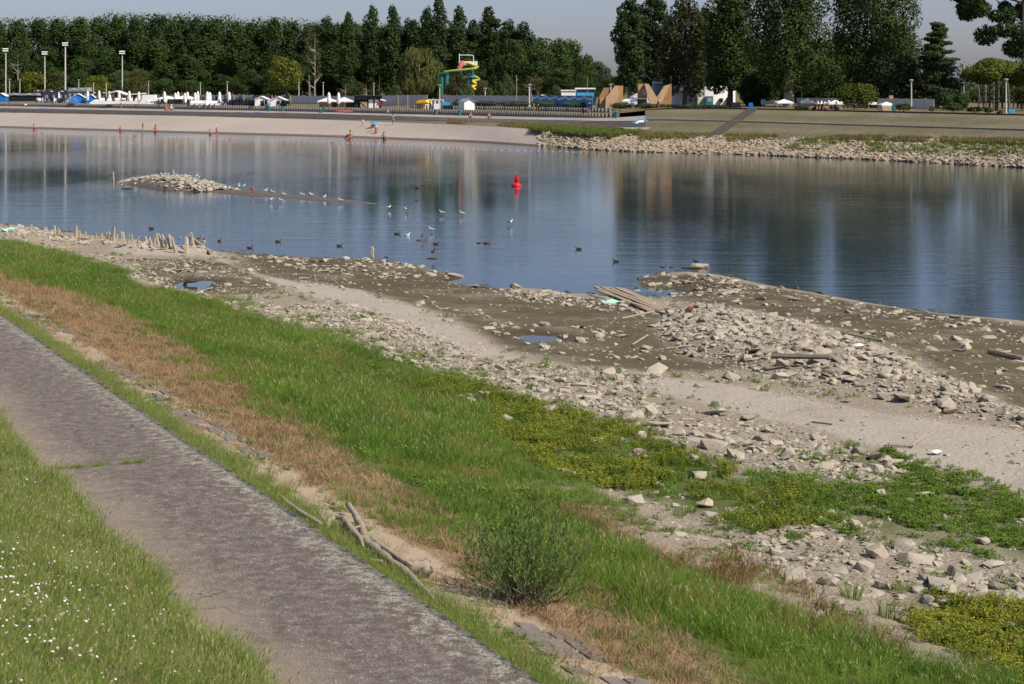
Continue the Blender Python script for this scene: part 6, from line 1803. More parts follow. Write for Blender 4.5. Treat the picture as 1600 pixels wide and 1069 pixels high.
big_tree("small_tree", "second light green bushy tree beside the first under the tall trees", 1352, 292, 134, 34, 158, 437, 'lightgreen', 1800, .28, .12, thin=.1)
big_tree("small_tree", "ball shaped clipped tree left of the pavilion", 1474, 278, 146, 20, 162, 438, 'hedge', 1300, .24, .08, thin=.05)
big_tree("small_tree", "ball shaped clipped tree in front of the pavilion", 1504, 278, 147, 18, 164, 439, 'hedge', 1300, .24, .08, thin=.05)
big_tree("small_tree", "dark clipped tree at the right margin", 1597, 272, 138, 26, 158, 440, 'hedge', 1500, .24, .08, thin=.05)
for i, (px, top, w, lb, mt) in enumerate([(1412, 160, 30, "low light green shrub beside the lamp post", 'lightgreen'), (1456, 164, 10, "tiny bright green shrub on the lawn", 'lightgreen'), (1523, 165, 26, "reddish low shrub in front of the yellow green tree", 'brownish'), (1543, 166, 18, "low green shrub right of the reddish one", 'hedge'), (1490, 158, 34, "dark shrub under the pavilion", 'hedge'), (1562, 172, 14, "small brown shrub near the right lamp post", 'brownish')]):
    T('bushy', px, rowD('r5', px) + 9, top, w, lb, 0, "shrub", None, mt)
# rows of dark trunks under the yellow-green tree
for i, px in enumerate((1530, 1537, 1546, 1553, 1560, 1566, 1577, 1584, 1590)):
    x, y, z = pl(px, 300 + (i % 3) * 8)
    o = MB().tube([(0, 0, 0), (random.uniform(-.15, .15), 0, 3), (random.uniform(-.4, .4), 0, 6.2)], [.2, .15, .1], 7).build("tree_trunk", M['bark']); o.location = (x, y, z)
    tag(o, "slim grey trunk in the grove under the yellow green trees", "tree trunk", "slim trunks in the grove at the right")
# hedges (clipped, boxy)
def hedge(px0, px1, D, top, depth, label, mat='hedge'):
    x0, x1 = (px0 - 800) / FOC * D, (px1 - 800) / FOC * D; z = zpl((px0 + px1) / 2, D); h = max(.5, ztop(top, D) - z)
    n = max(1, int((x1 - x0) / 2)); lb = [((x0 + x1) / 2, D, z + h * .45, (x1 - x0) / 2, depth / 2, h * .5)]
    lb += [(x0 + (i + .5) * (x1 - x0) / n, D, z + h * .5, (x1 - x0) / n * .75, depth / 2, h * .52) for i in range(n)]
    o = link("hedge", crown_mesh("hedge", lb, int(260 + (x1 - x0) * 130), .26, M[mat], int(px0), .7)); tag(o, label, "hedge")
for a, b, e, t, lb in [(138, 223, 9, 150, "clipped hedge behind the white lounge terrace"), (308, 330, 8, 151, "short clipped hedge left among the closed umbrellas"), (355, 395, 8, 152, "short clipped hedge behind the dark umbrellas")]:
    hedge(a, b, D5(a, e), t, 1.5, lb)
for a, b, e, t, lb in [(710, 722, 18, 156, "round hedge left of the white hut"), (745, 772, 18, 158, "green hedge left of the thatched umbrellas"), (783, 832, 19, 158, "green hedge behind the thatched umbrellas"), (832, 868, 19, 159, "green hedge right of the tall lamp post"), (880, 917, 18, 160, "green hedge under the blue fence"), (958, 985, 17, 161, "dome shaped hedge before the wooden letter shapes"),
    (993, 1050, 14, 163, "green hedge running under the wooden letters")]:
    hedge(a, b, D5(a, e), t, 1.6, lb)
for a, b, t, lb in [(1052, 1088, 163.5, "low hedge before the white building"), (1100, 1135, 164.5, "low hedge right of the small kiosk"), (1245, 1310, 165, "dark low hedge at the foot of the white tents")]:
    hedge(a, b, D5(a, 9), t, 1.5, lb)
# ---------------------------------------------------------------- structures and furniture on the far bank
def S(D): return D / FOC            # metres per photo pixel
# floodlight masts
for px, top, base, w, lb in [(9, 78, 152, 2.0, "floodlight mast at the left margin"), (70, 83, 146, 2.0, "floodlight mast second from the left"), (102, 69, 148, 2.6, "tallest floodlight mast with the yellowish foot"), (191, 82, 135, 2.0, "floodlight mast standing alone before the willow")]:
    D = 520; x, y, z = pl(px, D); h = ztop(top + 3, D) - z; s = S(D)
    r_ = empty("floodlight_mast", (x, y, z), 0, lb, "floodlight", "floodlight masts behind the beach")
    MB().tube([(0, 0, 0), (0, 0, h)], [w * s * .55, w * s * .38], 10).build("mast", M['concrete_pole'], r_)
    MB().box((0, 0, h + .1), (1.7, .2, .16)).box((0, 0, h + .75), (1.4, .2, .12)).box((0, 0, h + .4), (.2, .2, .8)).build("crossbar", M['grey_metal'], r_)
    for i in range(4):
        for j in range(2):
            o = MB().box((0, 0, 0), (.34, .22, .26)).box((0, -.12, 0), (.38, .04, .30), 0, 1).build("lamp_head", [M['dark_metal'], M['white']], r_); o.location = (-.62 + i * .42, -.22, h + .22 + j * .6); o.rotation_euler = (-.4, 0, 0)
# street lamps of the promenade
lamps = [(15, 124, 153, "lamp post right of the leftmost floodlight mast"), (31, 125, 152, "slim lamp post left of the second floodlight mast"), (123, 125, 148, "lamp post in front of the grey sheet roof"), (232, 127, 157, "lamp post behind the white box container"), (313, 129, 150, "lamp post among the white closed umbrellas"), (355, 128, 160, "lamp post between white and dark umbrellas"),
    (467, 129, 161, "lamp post right of the small white huts"), (505, 129, 150, "lamp post left of the white canopy"), (584, 130, 149, "lamp post above the black snack bar"), (687, 133, 166, "lamp post at the white door frames"), (704, 132, 158, "short lamp post before the slide tower"), (758, 138, 166, "lamp post among the thatched umbrellas"),
    (827, 132, 168, "thick white lamp post beside the dried tree"), (954, 132, 169, "white lamp post in front of the wooden letter shape"), (1100, 132, 168, "lamp post before the trunks and the white building"), (1162, 124, 168, "tall white lamp post at the top of the slope stairway"), (1253, 140, 165, "lamp post right of the huge old trunk"), (1328, 125, 168, "lamp post rising behind the light green bushes"),
    (1424, 125, 173, "white lamp post left of the pine on the promenade"), (1572, 124, 178, "white lamp post near the right margin"), (1594, 133, 172, "second lamp post close to the right margin")]
for px, top, base, lb in lamps:
    D = max(rowD('r5', px) + 1.5, min((CAMH - 5.25) * FOC / (base - HOR), 520)); x, y, z = pl(px, D); h = ztop(top, D) - z; k = 1.5 if px in (827, 1162, 954) else 1.15
    r_ = empty("street_lamp", (x, y, z), 0, lb, "street lamp", "street lamps along the far promenade")
    MB().tube([(0, 0, 0), (0, 0, .8), (0, 0, h - .4)], [.15 * k, .11 * k, .085 * k], 8).build("pole", M['concrete_pole'] if px != 1162 else M['white'], r_)
    MB().lathe((0, 0, h - .45), [(.09, 0), (.16, .1), (.34, .38), (.36, .44), (.30, .5), (.05, .56)], 10).build("lamp_head", M['grey_metal'], r_)
# plain poles
for px, top, base, w, mt, lb in [(483, 117, 158, 1.1, 'bark_pale', "bare wooden pole with a slanting brace behind the fence"), (593, 118, 151, 1.3, 'wood_dark', "brown pole above the snack bar"), (807, 118, 167, 1.4, 'bark_pale', "tall wooden pole left of the dried tree"), (918, 120, 168, 1.0, 'bark_pale', "thin tall pole before the sky gap"), (1048, 119, 169, 1.6, 'bark', "grey pole at the corner of the white building"),
    (146, 129, 155, 2.0, 'wood_pale', "square wooden post in front of the sheet roofed huts"), (166, 130, 150, 2.0, 'wood_pale', "second square wooden post left of the thatched bar"), (291, 129, 150, 1, 'wood_dark', "thin pole in the tented cafe"), (622, 148, 170, 1.2, 'wood_orange', "left one of two orange timber poles"), (637, 148, 170, 1.2, 'wood_orange', "right one of two orange timber poles"), (1040, 122, 134, .7, 'grey_metal', "thin antenna on the roof of the white building")]:
    if px == 1040: D = 352; x, y, z = atD(px, base, D)
    else: D = max(rowD('r5', px) + 4, min((CAMH - 5.25) * FOC / (base - HOR), 480)); x, y, z = pl(px, D)
    mb = MB().tube([(0, 0, 0), (0, 0, ztop(top, D) - z)], [w * S(D) * .5, w * S(D) * .42], 7)
    if px == 483: mb.tube([(.6, 0, 0), (.1, 0, (ztop(top, D) - z) * .75)], .07, 6)
    o = mb.build("wooden_pole" if px != 1040 else "antenna", M[mt]); o.location = (x, y, z); tag(o, lb, "pole")

def hut(px, py_base, w, h, roof_h, mats, label, depth=2.4, D=None, door=True, name="beach_hut", yaw=0.0, front='gable', stars=False):
    D = D or (rowD('r5', px) + 3); x, y, z = pl(px, D); s = S(D); W_, H_ = w * s, h * s; RH = roof_h * s
    r_ = empty(name, (x, y, z), yaw, label, "hut")
    if front == 'gable':
        MB().prism([(-W_ / 2, 0), (W_ / 2, 0), (W_ / 2, H_), (0, H_ + RH), (-W_ / 2, H_)], -depth / 2, depth / 2).build("wall", M[mats[0]], r_)
        for sg in (-1, 1):
            a = Vector((sg * (W_ / 2 + .18), 0, H_ - .10)); b = Vector((0, 0, H_ + RH + .05)); up = Vector((0, 0, .09))
            mb = MB(); vs = []
            for yy in (-depth / 2 - .25, depth / 2 + .15):
                for p in (a, b, b + up, a + up): vs.append((p.x, yy, p.z))
            mb.add(vs, [(0, 1, 2, 3), (7, 6, 5, 4), (0, 4, 5, 1), (1, 5, 6, 2), (2, 6, 7, 3), (3, 7, 4, 0)]); mb.build("roof", M[mats[1]], r_)
    if door: MB().box((W_ * .08, -depth / 2 - .02, H_ * .40), (W_ * .28, .05, H_ * .78)).build("door", M[mats[2]], r_)
    if stars:
        mb = MB()
        for i in range(14):
            cx, cz, rr = random.uniform(-W_ * .42, W_ * .42), random.uniform(.2, H_ * 1.05), random.uniform(.06, .15); q = []
            for k in range(10): a = k * math.pi / 5; q.append((cx + rr * (1 if k % 2 == 0 else .45) * math.sin(a), -depth / 2 - .03, cz + rr * (1 if k % 2 == 0 else .45) * math.cos(a)))
            mb.add(q, [tuple(range(10))[::-1]])
        mb.build("painted_star", M['white'], r_)
    return r_
r_ = hut(123, 160, 21, 9, 6, ('blue', 'white', 'blue_light'), "bright blue beach hut with white roof and white painted stars", 3.6, door=False, stars=True, yaw=.15)
hut(143, 158, 12, 9, 5, ('blue', 'white', 'blue_light'), "second smaller blue hut behind the starred one", 3, D=D5(143, 7), door=False, yaw=.15)
hut(4, 155, 14, 9, 4, ('blue', 'white', 'window'), "blue hut cut by the left margin", 3, D=D5(4, 14), door=False)
hut(410, 160, 20, 11, 4, ('white', 'canvas', 'navy'), "small white gabled hut with an open dark front", 3.4)
hut(436, 160, 24, 10, 5, ('white', 'canvas', 'grey_metal'), "second small white gabled hut right of the open one", 3.4)
r_ = hut(729, 172, 18, 13, 4, ('white', 'roof_grey', 'white'), "small white shed with a grey roof on the terrace", 2.4, door=False, yaw=.5, D=D5(729, 5))
def box_thing(name, label, cat, px, D, w_px, h, d, mat, parts=(), z0=0.0, yaw=0.0):
    x, y, z = pl(px, D); r_ = empty(name, (x, y, z + z0), yaw, label, cat); W_ = w_px * S(D)
    MB().box((0, 0, h / 2), (W_, d, h)).build("body", M[mat], r_)
    for nm, c, s_, m_ in parts: MB().box((c[0] * W_, c[1], c[2]), (s_[0] * W_, s_[1], s_[2])).build(nm, M[m_], r_)
    return r_
# yellow hut
D = D5(661, 6); x, y, z = pl(661, D); s = S(D); r_ = empty("yellow_hut", (x, y, z), -.25, "bright yellow kiosk hut with a pitched yellow roof", "hut")
MB().box((0, 0, 5.5 * s), (17 * s, 1.8, 9 * s)).build("wall", M['yellow'], r_); MB().prism([(-10 * s, 9.8 * s), (10 * s, 9.8 * s), (6 * s, 14 * s), (-4 * s, 14 * s)], -1.2, 1.2).build("roof", M['yellow'], r_)
MB().box((3.5 * s, -.93, 7 * s), (5 * s, .06, 3.4 * s)).build("window", M['offwhite'], r_); MB().box((-3 * s, -.93, 5.2 * s), (1.0 * s, .05, 8 * s)).box((7 * s, -.93, 3 * s), (1.0 * s, .05, 6 * s)).build("post", M['yellow'], r_)
box_thing("standing_sign", "white standing board below the yellow kiosk", "sign", 667, D5(667, 1.2), 5, 1.0, .15, 'white', [("panel", (0, -.09, .5), (.45, .02, .7), 'navy')])
for px in (671, 677, 683, 690):
    D = D5(px, 9); x, y, z = pl(px, D); h = 15 * S(D); r_ = empty("door_frame", (x, y, z), 0, "white changing cabin frame right of the yellow kiosk", "cabin", "white changing cabins"); w = 5.2 * S(D)
    MB().box((-w / 2, 0, h / 2), (.14, .5, h)).box((w / 2, 0, h / 2), (.14, .5, h)).box((0, 0, h - .08), (w, .5, .16)).build("frame", M['white'], r_); MB().box((0, .1, h * .45), (w * .7, .06, h * .8)).build("door", M['grey_metal'], r_)
box_thing("white_counter", "white counter block under the changing cabins", "counter", 682, D5(682, 3), 8, 1.1, .8, 'white')
x, y, z = pl(697, D5(697, 8)); o = MB().prism([(-.7, .7), (.7, .8), (.9, 1.3), (-.2, 1.5), (-.9, 1.2)], -.5, .5).box((0, 0, .35), (1.2, .8, .7), 0, 1).build("covered_cart", [M['blue_light'], M['black']]); o.location = (x, y, z); tag(o, "cart under a bright blue tarpaulin", "cart")
box_thing("dark_bench_row", "row of black benches right of the blue cart", "bench", 700, D5(700, 5), 16, .8, .6, 'black')
# low sheet roofed huts behind
for px, w, ext, h, rf, wl_, lb in [(38, 46, 40, 2.3, 'roof_grey', 'black', "long low building with pale sheet roof at the far left"), (68, 22, 52, 3.4, 'wood_dark', 'wood_dark', "brown gabled shed behind the second floodlight mast"), (92, 36, 50, 3.2, 'roof_dark', 'roof_grey', "dark roofed shed behind the tallest floodlight mast"), (125, 28, 44, 3.9, 'roof_grey', 'roof_grey', "tall grey sheet metal container in front of the hedge"), (158, 34, 46, 2.8, 'roof_dark', 'roof_grey', "low dark roofed shed behind the wooden posts")]:
    D = D5(px, ext); x, y, z = pl(px, D); r_ = empty("shed", (x, y, z), 0, lb, "shed"); W_ = w * S(D)
    MB().box((0, 0, h * .36), (W_, 5, h * .72)).build("wall", M[wl_], r_)
    MB().prism([(-W_ / 2 - .3, h * .725), (W_ / 2 + .3, h * .725), (W_ / 2, h), (-W_ / 2, h * .97)], -2.8, 2.8).build("roof", M[rf], r_)
    for k in range(3): MB().box((-W_ * .3 + k * W_ * .3, -2.55, h * .4), (W_ * .1, .05, h * .35)).build("window", M['window'], r_)
    for k in range(2): MB().box((-W_ * .2 + k * W_ * .45, -2.9, h * .88), (W_ * .12, .1, .22)).build("roof_light", M['white'], r_)
# thatched bar
D = D5(200, 16); x, y, z = pl(200, D); s = S(D); r_ = empty("thatched_bar", (x, y, z), 0, "wooden beach bar with a bent tan roof edge", "bar")
MB().box((-15 * s, 0, 5.5 * s), (16 * s, 4, 11 * s)).build("wall", M['wood_dark'], r_)
for a, b in (((-28, 15), (-16, 18.5)), ((-16, 18.5), (0, 13)), ((0, 13), (26, 15))):
    MB().add([(a[0] * s, -2.6, a[1] * s), (b[0] * s, -2.6, b[1] * s), (b[0] * s, 2.6, b[1] * s), (a[0] * s, 2.6, a[1] * s)] + [(a[0] * s, -2.6, a[1] * s + .25), (b[0] * s, -2.6, b[1] * s + .25), (b[0] * s, 2.6, b[1] * s + .25), (a[0] * s, 2.6, a[1] * s + .25)], [(3, 2, 1, 0), (4, 5, 6, 7), (0, 1, 5, 4), (2, 3, 7, 6), (1, 2, 6, 5), (3, 0, 4, 7)]).build("roof", M['offwhite'], r_)
for i, xx in enumerate((-6, 2, 10, 17, 24)): MB().box((xx * s, -2.2, 7 * s), (.9 * s, .25, 13.5 * s)).build("post", M[('wood_orange', 'yellow', 'wood_pale')[i % 3]], r_)
MB().box((6 * s, -1.5, 5.5 * s), (28 * s, .3, 5 * s)).build("counter", M['teal'], r_)
# white lounge terrace + box
D = D5(185, 2.5); x, y, z = pl(185, D); s = S(D); r_ = empty("lounge_terrace", (x, y, z), -.04, "long white padded lounge terrace with low furniture", "terrace")
MB().prism([(-43 * s, 0), (48 * s, 0), (48 * s, .75), (-30 * s, .75), (-36 * s, 1.1), (-43 * s, .35)], -1.2, 1.2).build("base", M['white'], r_)
for k in range(7): MB().box((-26 * s + k * 11 * s, .3, 1.0), (6 * s, 1.0, .35)).box((-26 * s + k * 11 * s, .75, 1.25), (6 * s, .2, .5)).build("sofa", M['canvas'], r_)
for k in range(3): MB().box((-5 * s + k * 12 * s, -.8, .95), (2.4 * s, .5, .3)).build("cushion", M['navy'], r_)
box_thing("white_container", "white box shaped container behind the lounge terrace", "container", 234, D5(234, 5), 20, 2.3, 2.4, 'white')
box_thing("white_box", "small white box right of the lounge terrace", "box", 232, D5(232, 1.5), 4, .9, .9, 'white')
# closed parasols
def parasol(px, py_b, h_px, mat, lbl, group, D=None, w=1.0, name="closed_parasol"):
    D = D or D5(px, 3); x, y, z = pl(px, D); h = h_px * S(D)
    r_ = empty(name, (x, y, z), 0, lbl, "parasol", group)
    MB().tube([(0, 0, 0), (0, 0, h)], .04, 6).build("pole", M['grey_metal'], r_)
    MB().lathe((0, 0, 0), [(.10 * w, h * .20), (.22 * w, h * .28), (.26 * w, h * .5), (.20 * w, h * .78), (.20 * w, h * .84), (.12 * w, h * .93), (.02, h * 1.0)], 10).build("canopy", M[mat], r_)
NC = {}
def NTH(t):
    NC[t] = NC.get(t, 0) + 1
    return ("first", "second", "third", "fourth", "fifth", "sixth", "seventh", "eighth", "ninth", "tenth", "eleventh", "twelfth", "thirteenth")[NC[t] - 1] + " " + t
GP = "closed cream parasols of the beach cafes"
for px, h, mt, e in [(137, 20, 'canvas', 4), (155, 21, 'offwhite', 6), (171, 20, 'offwhite', 6), (186, 21, 'offwhite', 6), (202, 21, 'offwhite', 6), (217, 20, 'canvas', 2), (257, 21, 'canvas', 4), (274, 19, 'canvas', 6), (278, 21, 'offwhite', 8), (289, 19, 'canvas', 5), (293, 21, 'offwhite', 7), (305, 20, 'canvas', 5), (309, 22, 'offwhite', 7),
    (324, 22, 'offwhite', 5), (328, 21, 'canvas', 6), (343, 22, 'canvas', 4), (358, 22, 'offwhite', 5), (514, 24, 'canvas', 3), (529, 24, 'offwhite', 3)]:
    parasol(px, 0, h, mt, NTH(("closed cream parasol from the left on the lounge terrace" if px < 230 else "closed cream parasol from the left at the white canopy" if px > 500 else "closed cream parasol from the left in the tented cafe")), GP, D5(px, e), 1.6)
for px, mt in [(68, 'navy'), (81, 'navy'), (92, 'canvas'), (106, 'navy'), (338, 'navy'), (352, 'navy'), (365, 'taupe'), (376, 'navy'), (381, 'taupe'), (396, 'navy'), (408, 'navy'), (425, 'taupe'), (440, 'taupe'), (453, 'taupe')]:
    parasol(px, 0, 18, mt, NTH("closed parasol from the left among the dark cafe chairs left of the starred hut" if px < 120 else "closed dark parasol from the left in front of the small white huts"), "closed dark parasols", D5(px, 4), 1.1)
# white tents
def tent(px, w, h, D, label, name="white_tent", peak=None):
    x, y, z = pl(px, D); s = S(D); W_, H_ = w * s, h * s; r_ = empty(name, (x, y, z), 0, label, "tent"); d = 3.5
    v = [(-W_ / 2, -d / 2, H_ * .62), (W_ / 2, -d / 2, H_ * .62), (W_ / 2, d / 2, H_ * .62), (-W_ / 2, d / 2, H_ * .62), (0, 0, H_)]
    v2 = [(a, b, c - .22) for a, b, c in v[:4]]
    MB().add(v + v2, [(0, 1, 4), (1, 2, 4), (2, 3, 4), (3, 0, 4), (5, 6, 1, 0), (6, 7, 2, 1), (7, 8, 3, 2), (8, 5, 0, 3), (8, 7, 6, 5)]).build("canopy", M['canvas'], r_)
    for sx in (-1, 1):
        for sy in (-1, 1): MB().box((sx * (W_ / 2 - .1), sy * (d / 2 - .1), H_ * .3), (.09, .09, H_ * .6)).build("leg", M['grey_metal'], r_)
for px, w, h, e, lb in [(262, 36, 14, 9, "wide white cafe tent right of the white box container"), (290, 30, 16, 11, "white cafe tent in the middle of the closed parasols"), (240, 16, 10, 7, "small slanting white awning at the left end of the tented cafe"), (512, 30, 15, 8, "open white canopy left of the black snack bar"), (538, 26, 16, 8, "open white canopy adjoining the black snack bar")]:
    tent(px, w, h, D5(px, e), lb)
for px, w, h, e, lb in [(1208, 22, 11, 42, "white marquee left of the huge old trunk"), (1262, 26, 13, 40, "white marquee right of the huge old trunk"), (1225, 26, 13, 30, "white marquee just behind the huge old trunk"), (1306, 26, 13, 30, "broad white marquee left of the light green bushes"), (1385, 22, 12, 28, "white marquee at the end of the light green bushes"), (1285, 18, 10, 42, "white marquee in the middle of the bushes"), (1338, 24, 11, 42, "white marquee behind the light green bushes"), (1362, 16, 12, 40, "white marquee right of the light green bushes"), (1412, 22, 10, 44, "white marquee behind the tall lamp post"), (988, 34, 14, 46, "white awning left of the second wooden letter")]:
    tent(px, w, h, D5(px, e), lb, "white_marquee")
for px in (1191, 1195, 1254, 1278, 1295, 1303, 1311, 1320, 1372, 1375, 1404):
    parasol(px, 0, 12, 'canvas', NTH("closed white parasol from the left behind the trees at the right"), "closed white parasols behind the right trees", D5(px, 38), 1.0)
x0 = (1165 - 800) / FOC * 330
# white fences
def fence(px0, px1, D0, D1, h, label, mat='white', pw=1.8, name="panel_fence"):
    a, b = Vector(pl(px0, D0)), Vector(pl(px1, D1)); r_ = empty(name, a, 0, label, "fence"); L_ = (b - a).length; n = max(2, int(L_ / pw)); d = (b - a) / n; ang = math.atan2(d.y, d.x)
    pm = MB().box((0, 0, h / 2), (d.length - .10, .06, h)).mesh("panel", M[mat]); po = MB().box((0, 0, h / 2 + .04), (.10, .12, h + .08)).mesh("post", M['grey_metal'])
    for i in range(n):
        q = d * i; o = link("panel", pm, r_, q + d * .5, (0, 0, ang)); link("post", po, r_, q, (0, 0, ang))
    return r_
M['fencew'] = simple("greyish_white_boards", (0.58, 0.58, 0.58), .7, .12, .8)
fence(303, 395, 450, 436, 2.0, "pale panel fence behind the closed parasols", 'fencew', 2.4)
fence(455, 560, 420, 398, 1.9, "long pale panel fence between huts and white canopy", 'fencew', 2.4)
fence(596, 668, 388, 374, 2.2, "white panel fence between snack bar and yellow kiosk", 'fencew', 2.6)
fence(690, 832, 372, 350, 2.1, "white panel fence behind the thatched umbrellas", 'fencew', 2.6)
fence(1165, 1195, 335, 332, 1.6, "grey fence right of the tall lamp post", 'fencew', 2)
fence(1372, 1460, 302, 292, 1.7, "pale fence at the park behind the lamp post", 'fencew', 2)
fence(1245, 1330, 326, 318, 1.6, "pale fence under the white marquees", 'fencew', 2)
# blue fence with painted waves
D0, D1 = 352, 328; a, b = Vector(pl(832, D0)), Vector(pl(926, D1)); r_ = empty("wave_fence", a, 0, "blue boarded fence painted with white waves", "fence"); n = 16; d = (b - a) / n; ang = math.atan2(d.y, d.x)
pm = MB().box((0, 0, 1.1), (d.length - .04, .07, 2.2)).mesh("panel", M['blue_light'])
for i in range(n):
    link("panel", pm, r_, d * (i + .5), (0, 0, ang))
mb = MB(); dn = d.normalized(); nrm = Vector((dn.y, -dn.x, 0)) * .05; N_ = 90; vs = []
for i in range(N_ + 1):
    p = (b - a) * (i / N_) + nrm; zz = 1.25 + .45 * abs(math.sin(i * .22)) + .1 * math.sin(i * .9); vs += [(p.x, p.y, p.z + zz), (p.x, p.y, p.z + zz + .30)]
mb.add(vs, [(2 * i, 2 * i + 2, 2 * i + 3, 2 * i + 1) for i in range(N_)]); mb.build("painted_wave", M['white'], r_)
# roofs and umbrellas behind the blue fence
box_thing("pool_bar", "white and blue pool bar behind the wave fence", "bar", 888, 368, 22, 3.0, 4, 'white', [("band", (0, -2.05, 1.5), (1.02, .1, 1.0), 'blue_light'), ("roof", (0, 0, 3.1), (1.1, 4.4, .22), 'canvas')])
box_thing("pool_bar", "low terrace roof with blue awning right of the pool bar", "bar", 914, 372, 30, 3.3, 4, 'navy', [("roof", (0, 0, 3.45), (1.05, 4.4, .3), 'canvas'), ("awning", (0, -2.1, 2.2), (.9, .1, .8), 'blue_light')])
def open_umb(px, D, top_px, w_px, mat, lb, grp, nm="open_umbrella", cone=.35, pole='dark_metal'):
    x, y, z = pl(px, D); s = S(D); h = ztop(top_px, D) - z; R_ = w_px * s / 2; r_ = empty(nm, (x, y, z), 0, lb, "umbrella", grp)
    MB().tube([(0, 0, 0), (0, 0, h - .1)], .06, 6).build("pole", M[pole], r_); MB().lathe((0, 0, 0), [(R_, h - R_ * cone - .08), (R_ * 1.02, h - R_ * cone), (R_ * .5, h - R_ * cone * .45), (.04, h)], 12).build("canopy", M[mat], r_)
for px, top, mt in [(824, 150, 'navy'), (838, 149, 'navy'), (848, 148, 'white'), (862, 149, 'navy'), (855, 151, 'red'), (872, 150, 'canvas')]:
    open_umb(px, 366, top, 15, mt, "open umbrella behind the wave fence", "umbrellas behind the wave fence", cone=.25)
M['thatch'] = simple("dark_green_canvas", (0.022, 0.035, 0.026), .9, .2, 3)
GT = "dark mushroom umbrellas on the terrace"
for px, base, lb in [(749, 174, "dark mushroom umbrella right of the white shed"), (757, 173, "dark mushroom umbrella at the lamp post"), (788, 174, "dark mushroom umbrella left of the tall wooden pole"), (811, 174, "dark mushroom umbrella under the tall wooden pole"), (821, 174, "dark mushroom umbrella left of the thick white lamp post"), (852, 175, "dark mushroom umbrella right of the two bathers"), (856, 175, "dark mushroom umbrella beside the terrace wall"),
    (886, 176, "dark mushroom umbrella under the wave fence"), (923, 176, "dark mushroom umbrella with purple bather beside it"), (969, 177, "dark mushroom umbrella before the first wooden letter"), (1009, 177, "dark mushroom umbrella before the second wooden letter")]:
    open_umb(px, D5(px, 4), 158 if px < 800 else 160, 20 if px < 960 else 24, 'thatch', lb, GT, "mushroom_umbrella", .28)
# snack bar
D = D5(572, 7); x, y, z = pl(575, D); s = S(D); r_ = empty("snack_bar", (x, y, z), 0, "black fronted snack bar with a white serving hatch", "kiosk")
MB().box((0, .8, 9 * s), (42 * s, 3, 18 * s)).build("wall", M['black'], r_); MB().box((-1 * s, .6, 18.8 * s), (48 * s, 4.4, 1.4 * s)).build("roof", M['roof_dark'], r_)
MB().box((5 * s, -.75, 6.5 * s), (7 * s, .12, 13 * s)).build("door", M['white'], r_); MB().box((14 * s, -.75, 6.5 * s), (6 * s, .12, 13 * s)).build("door", M['white'], r_)
MB().box((-6 * s, -.85, 4.5 * s), (10 * s, .3, 9 * s)).build("counter", M['wood_pale'], r_)
mb = MB(); c_ = (-6 * s, -1.03, 4.5 * s); mb.tube([(c_[0] - 4 * s, c_[1], .1), (c_[0] + 4 * s, c_[1], 8.5 * s)], .07, 5).tube([(c_[0] + 4 * s, c_[1], .1), (c_[0] - 4 * s, c_[1], 8.5 * s)], .07, 5); mb.build("cross_brace", M['wood_dark'], r_)
mb = MB()
for i, cx in enumerate((-17, -13.5, -10, -6.5, -3, 6, 12)):     # row of pale letter like shapes on the fascia
    mb.box((cx * s, -.76, 15.6 * s), (2.2 * s, .06, .5 * s)).box((cx * s - .9 * s, -.76, 14.6 * s), (.5 * s, .06, 2 * s)).box((cx * s + .9 * s, -.76, 14.6 * s), (.5 * s, .06, 2 * s))
mb.build("fascia_marks", M['grey_metal'], r_)
MB().prism([(20 * s, 12 * s), (28 * s, 10.5 * s), (28 * s, 11.2 * s), (20 * s, 14 * s)], -1.4, 1.2).build("awning", M['canvas'], r_)
for px, w, lb in [(508, 16, "dark wooden bench group under the white canopy"), (528, 20, "red brown table row under the white canopy"), (548, 16, "red brown bar counter left of the snack bar"), (656, 9, "dark red box below the yellow kiosk")]:
    box_thing("wooden_counter", lb, "counter", px, D5(px, 4), w, 1.1, .9, 'wood_dark', [("top", (0, 0, 1.14), (1.04, 1.0, .07), 'wood_orange')])
for i, px in enumerate((590, 594)):
    x, y, z = pl(px, D5(px, 3)); o = MB().prism([(-.4, 0), (-.3, 0), (0, 1.3), (.3, 0), (.4, 0), (.05, 1.5), (-.05, 1.5)], -.1, .1).build("folding_board", M[('red', 'orange')[i]]); o.location = (x, y, z); tag(o, ("red", "orange")[i] + " folding board beside the snack bar", "sign")
# water slide tower
D = 392; x, y, z = pl(730, D); s = S(D); r_ = empty("water_slide_tower", (x, y, z), 0, "colourful water slide tower with winding lime green and yellow flumes", "water slide")
H_ = lambda py: ztop(py, D) - z
for xx in (-9, 9):
    for yy in (-1.5, 1.5): MB().box((xx * s, yy, H_(102) / 2), (.3, .3, H_(102))).build("post", M['teal'], r_)
for py in (102, 120, 133): MB().box((0, 0, H_(py)), (22 * s, 3.6, .25)).build("platform", M['grey_metal'], r_)
MB().box((3 * s, -1.0, H_(118) / 2 + .5), (3.2 * s, .9, H_(118))).build("slide_column", M['blue'], r_)
mb = MB()
for i in range(7): mb.box((-11 * s + i * 4.2 * s, -1.8, H_(99)), (3.1 * s, .08, 6 * s))
for i in range(7): mb.box((-11 * s + i * 4.2 * s, 1.8, H_(99)), (3.1 * s, .08, 6 * s))
mb.build("railing", M['white'], r_)
MB().tube([(-12 * s, -1.5, H_(102)), (-12 * s, -1.5, H_(84))], .10, 6).tube([(-12 * s, -1.5, H_(86.5)), (8.5 * s, -1.5, H_(86.5)), (10 * s, -1.5, H_(88)), (10 * s, -1.5, H_(102))], .09, 6).build("top_rail", M['white'], r_)
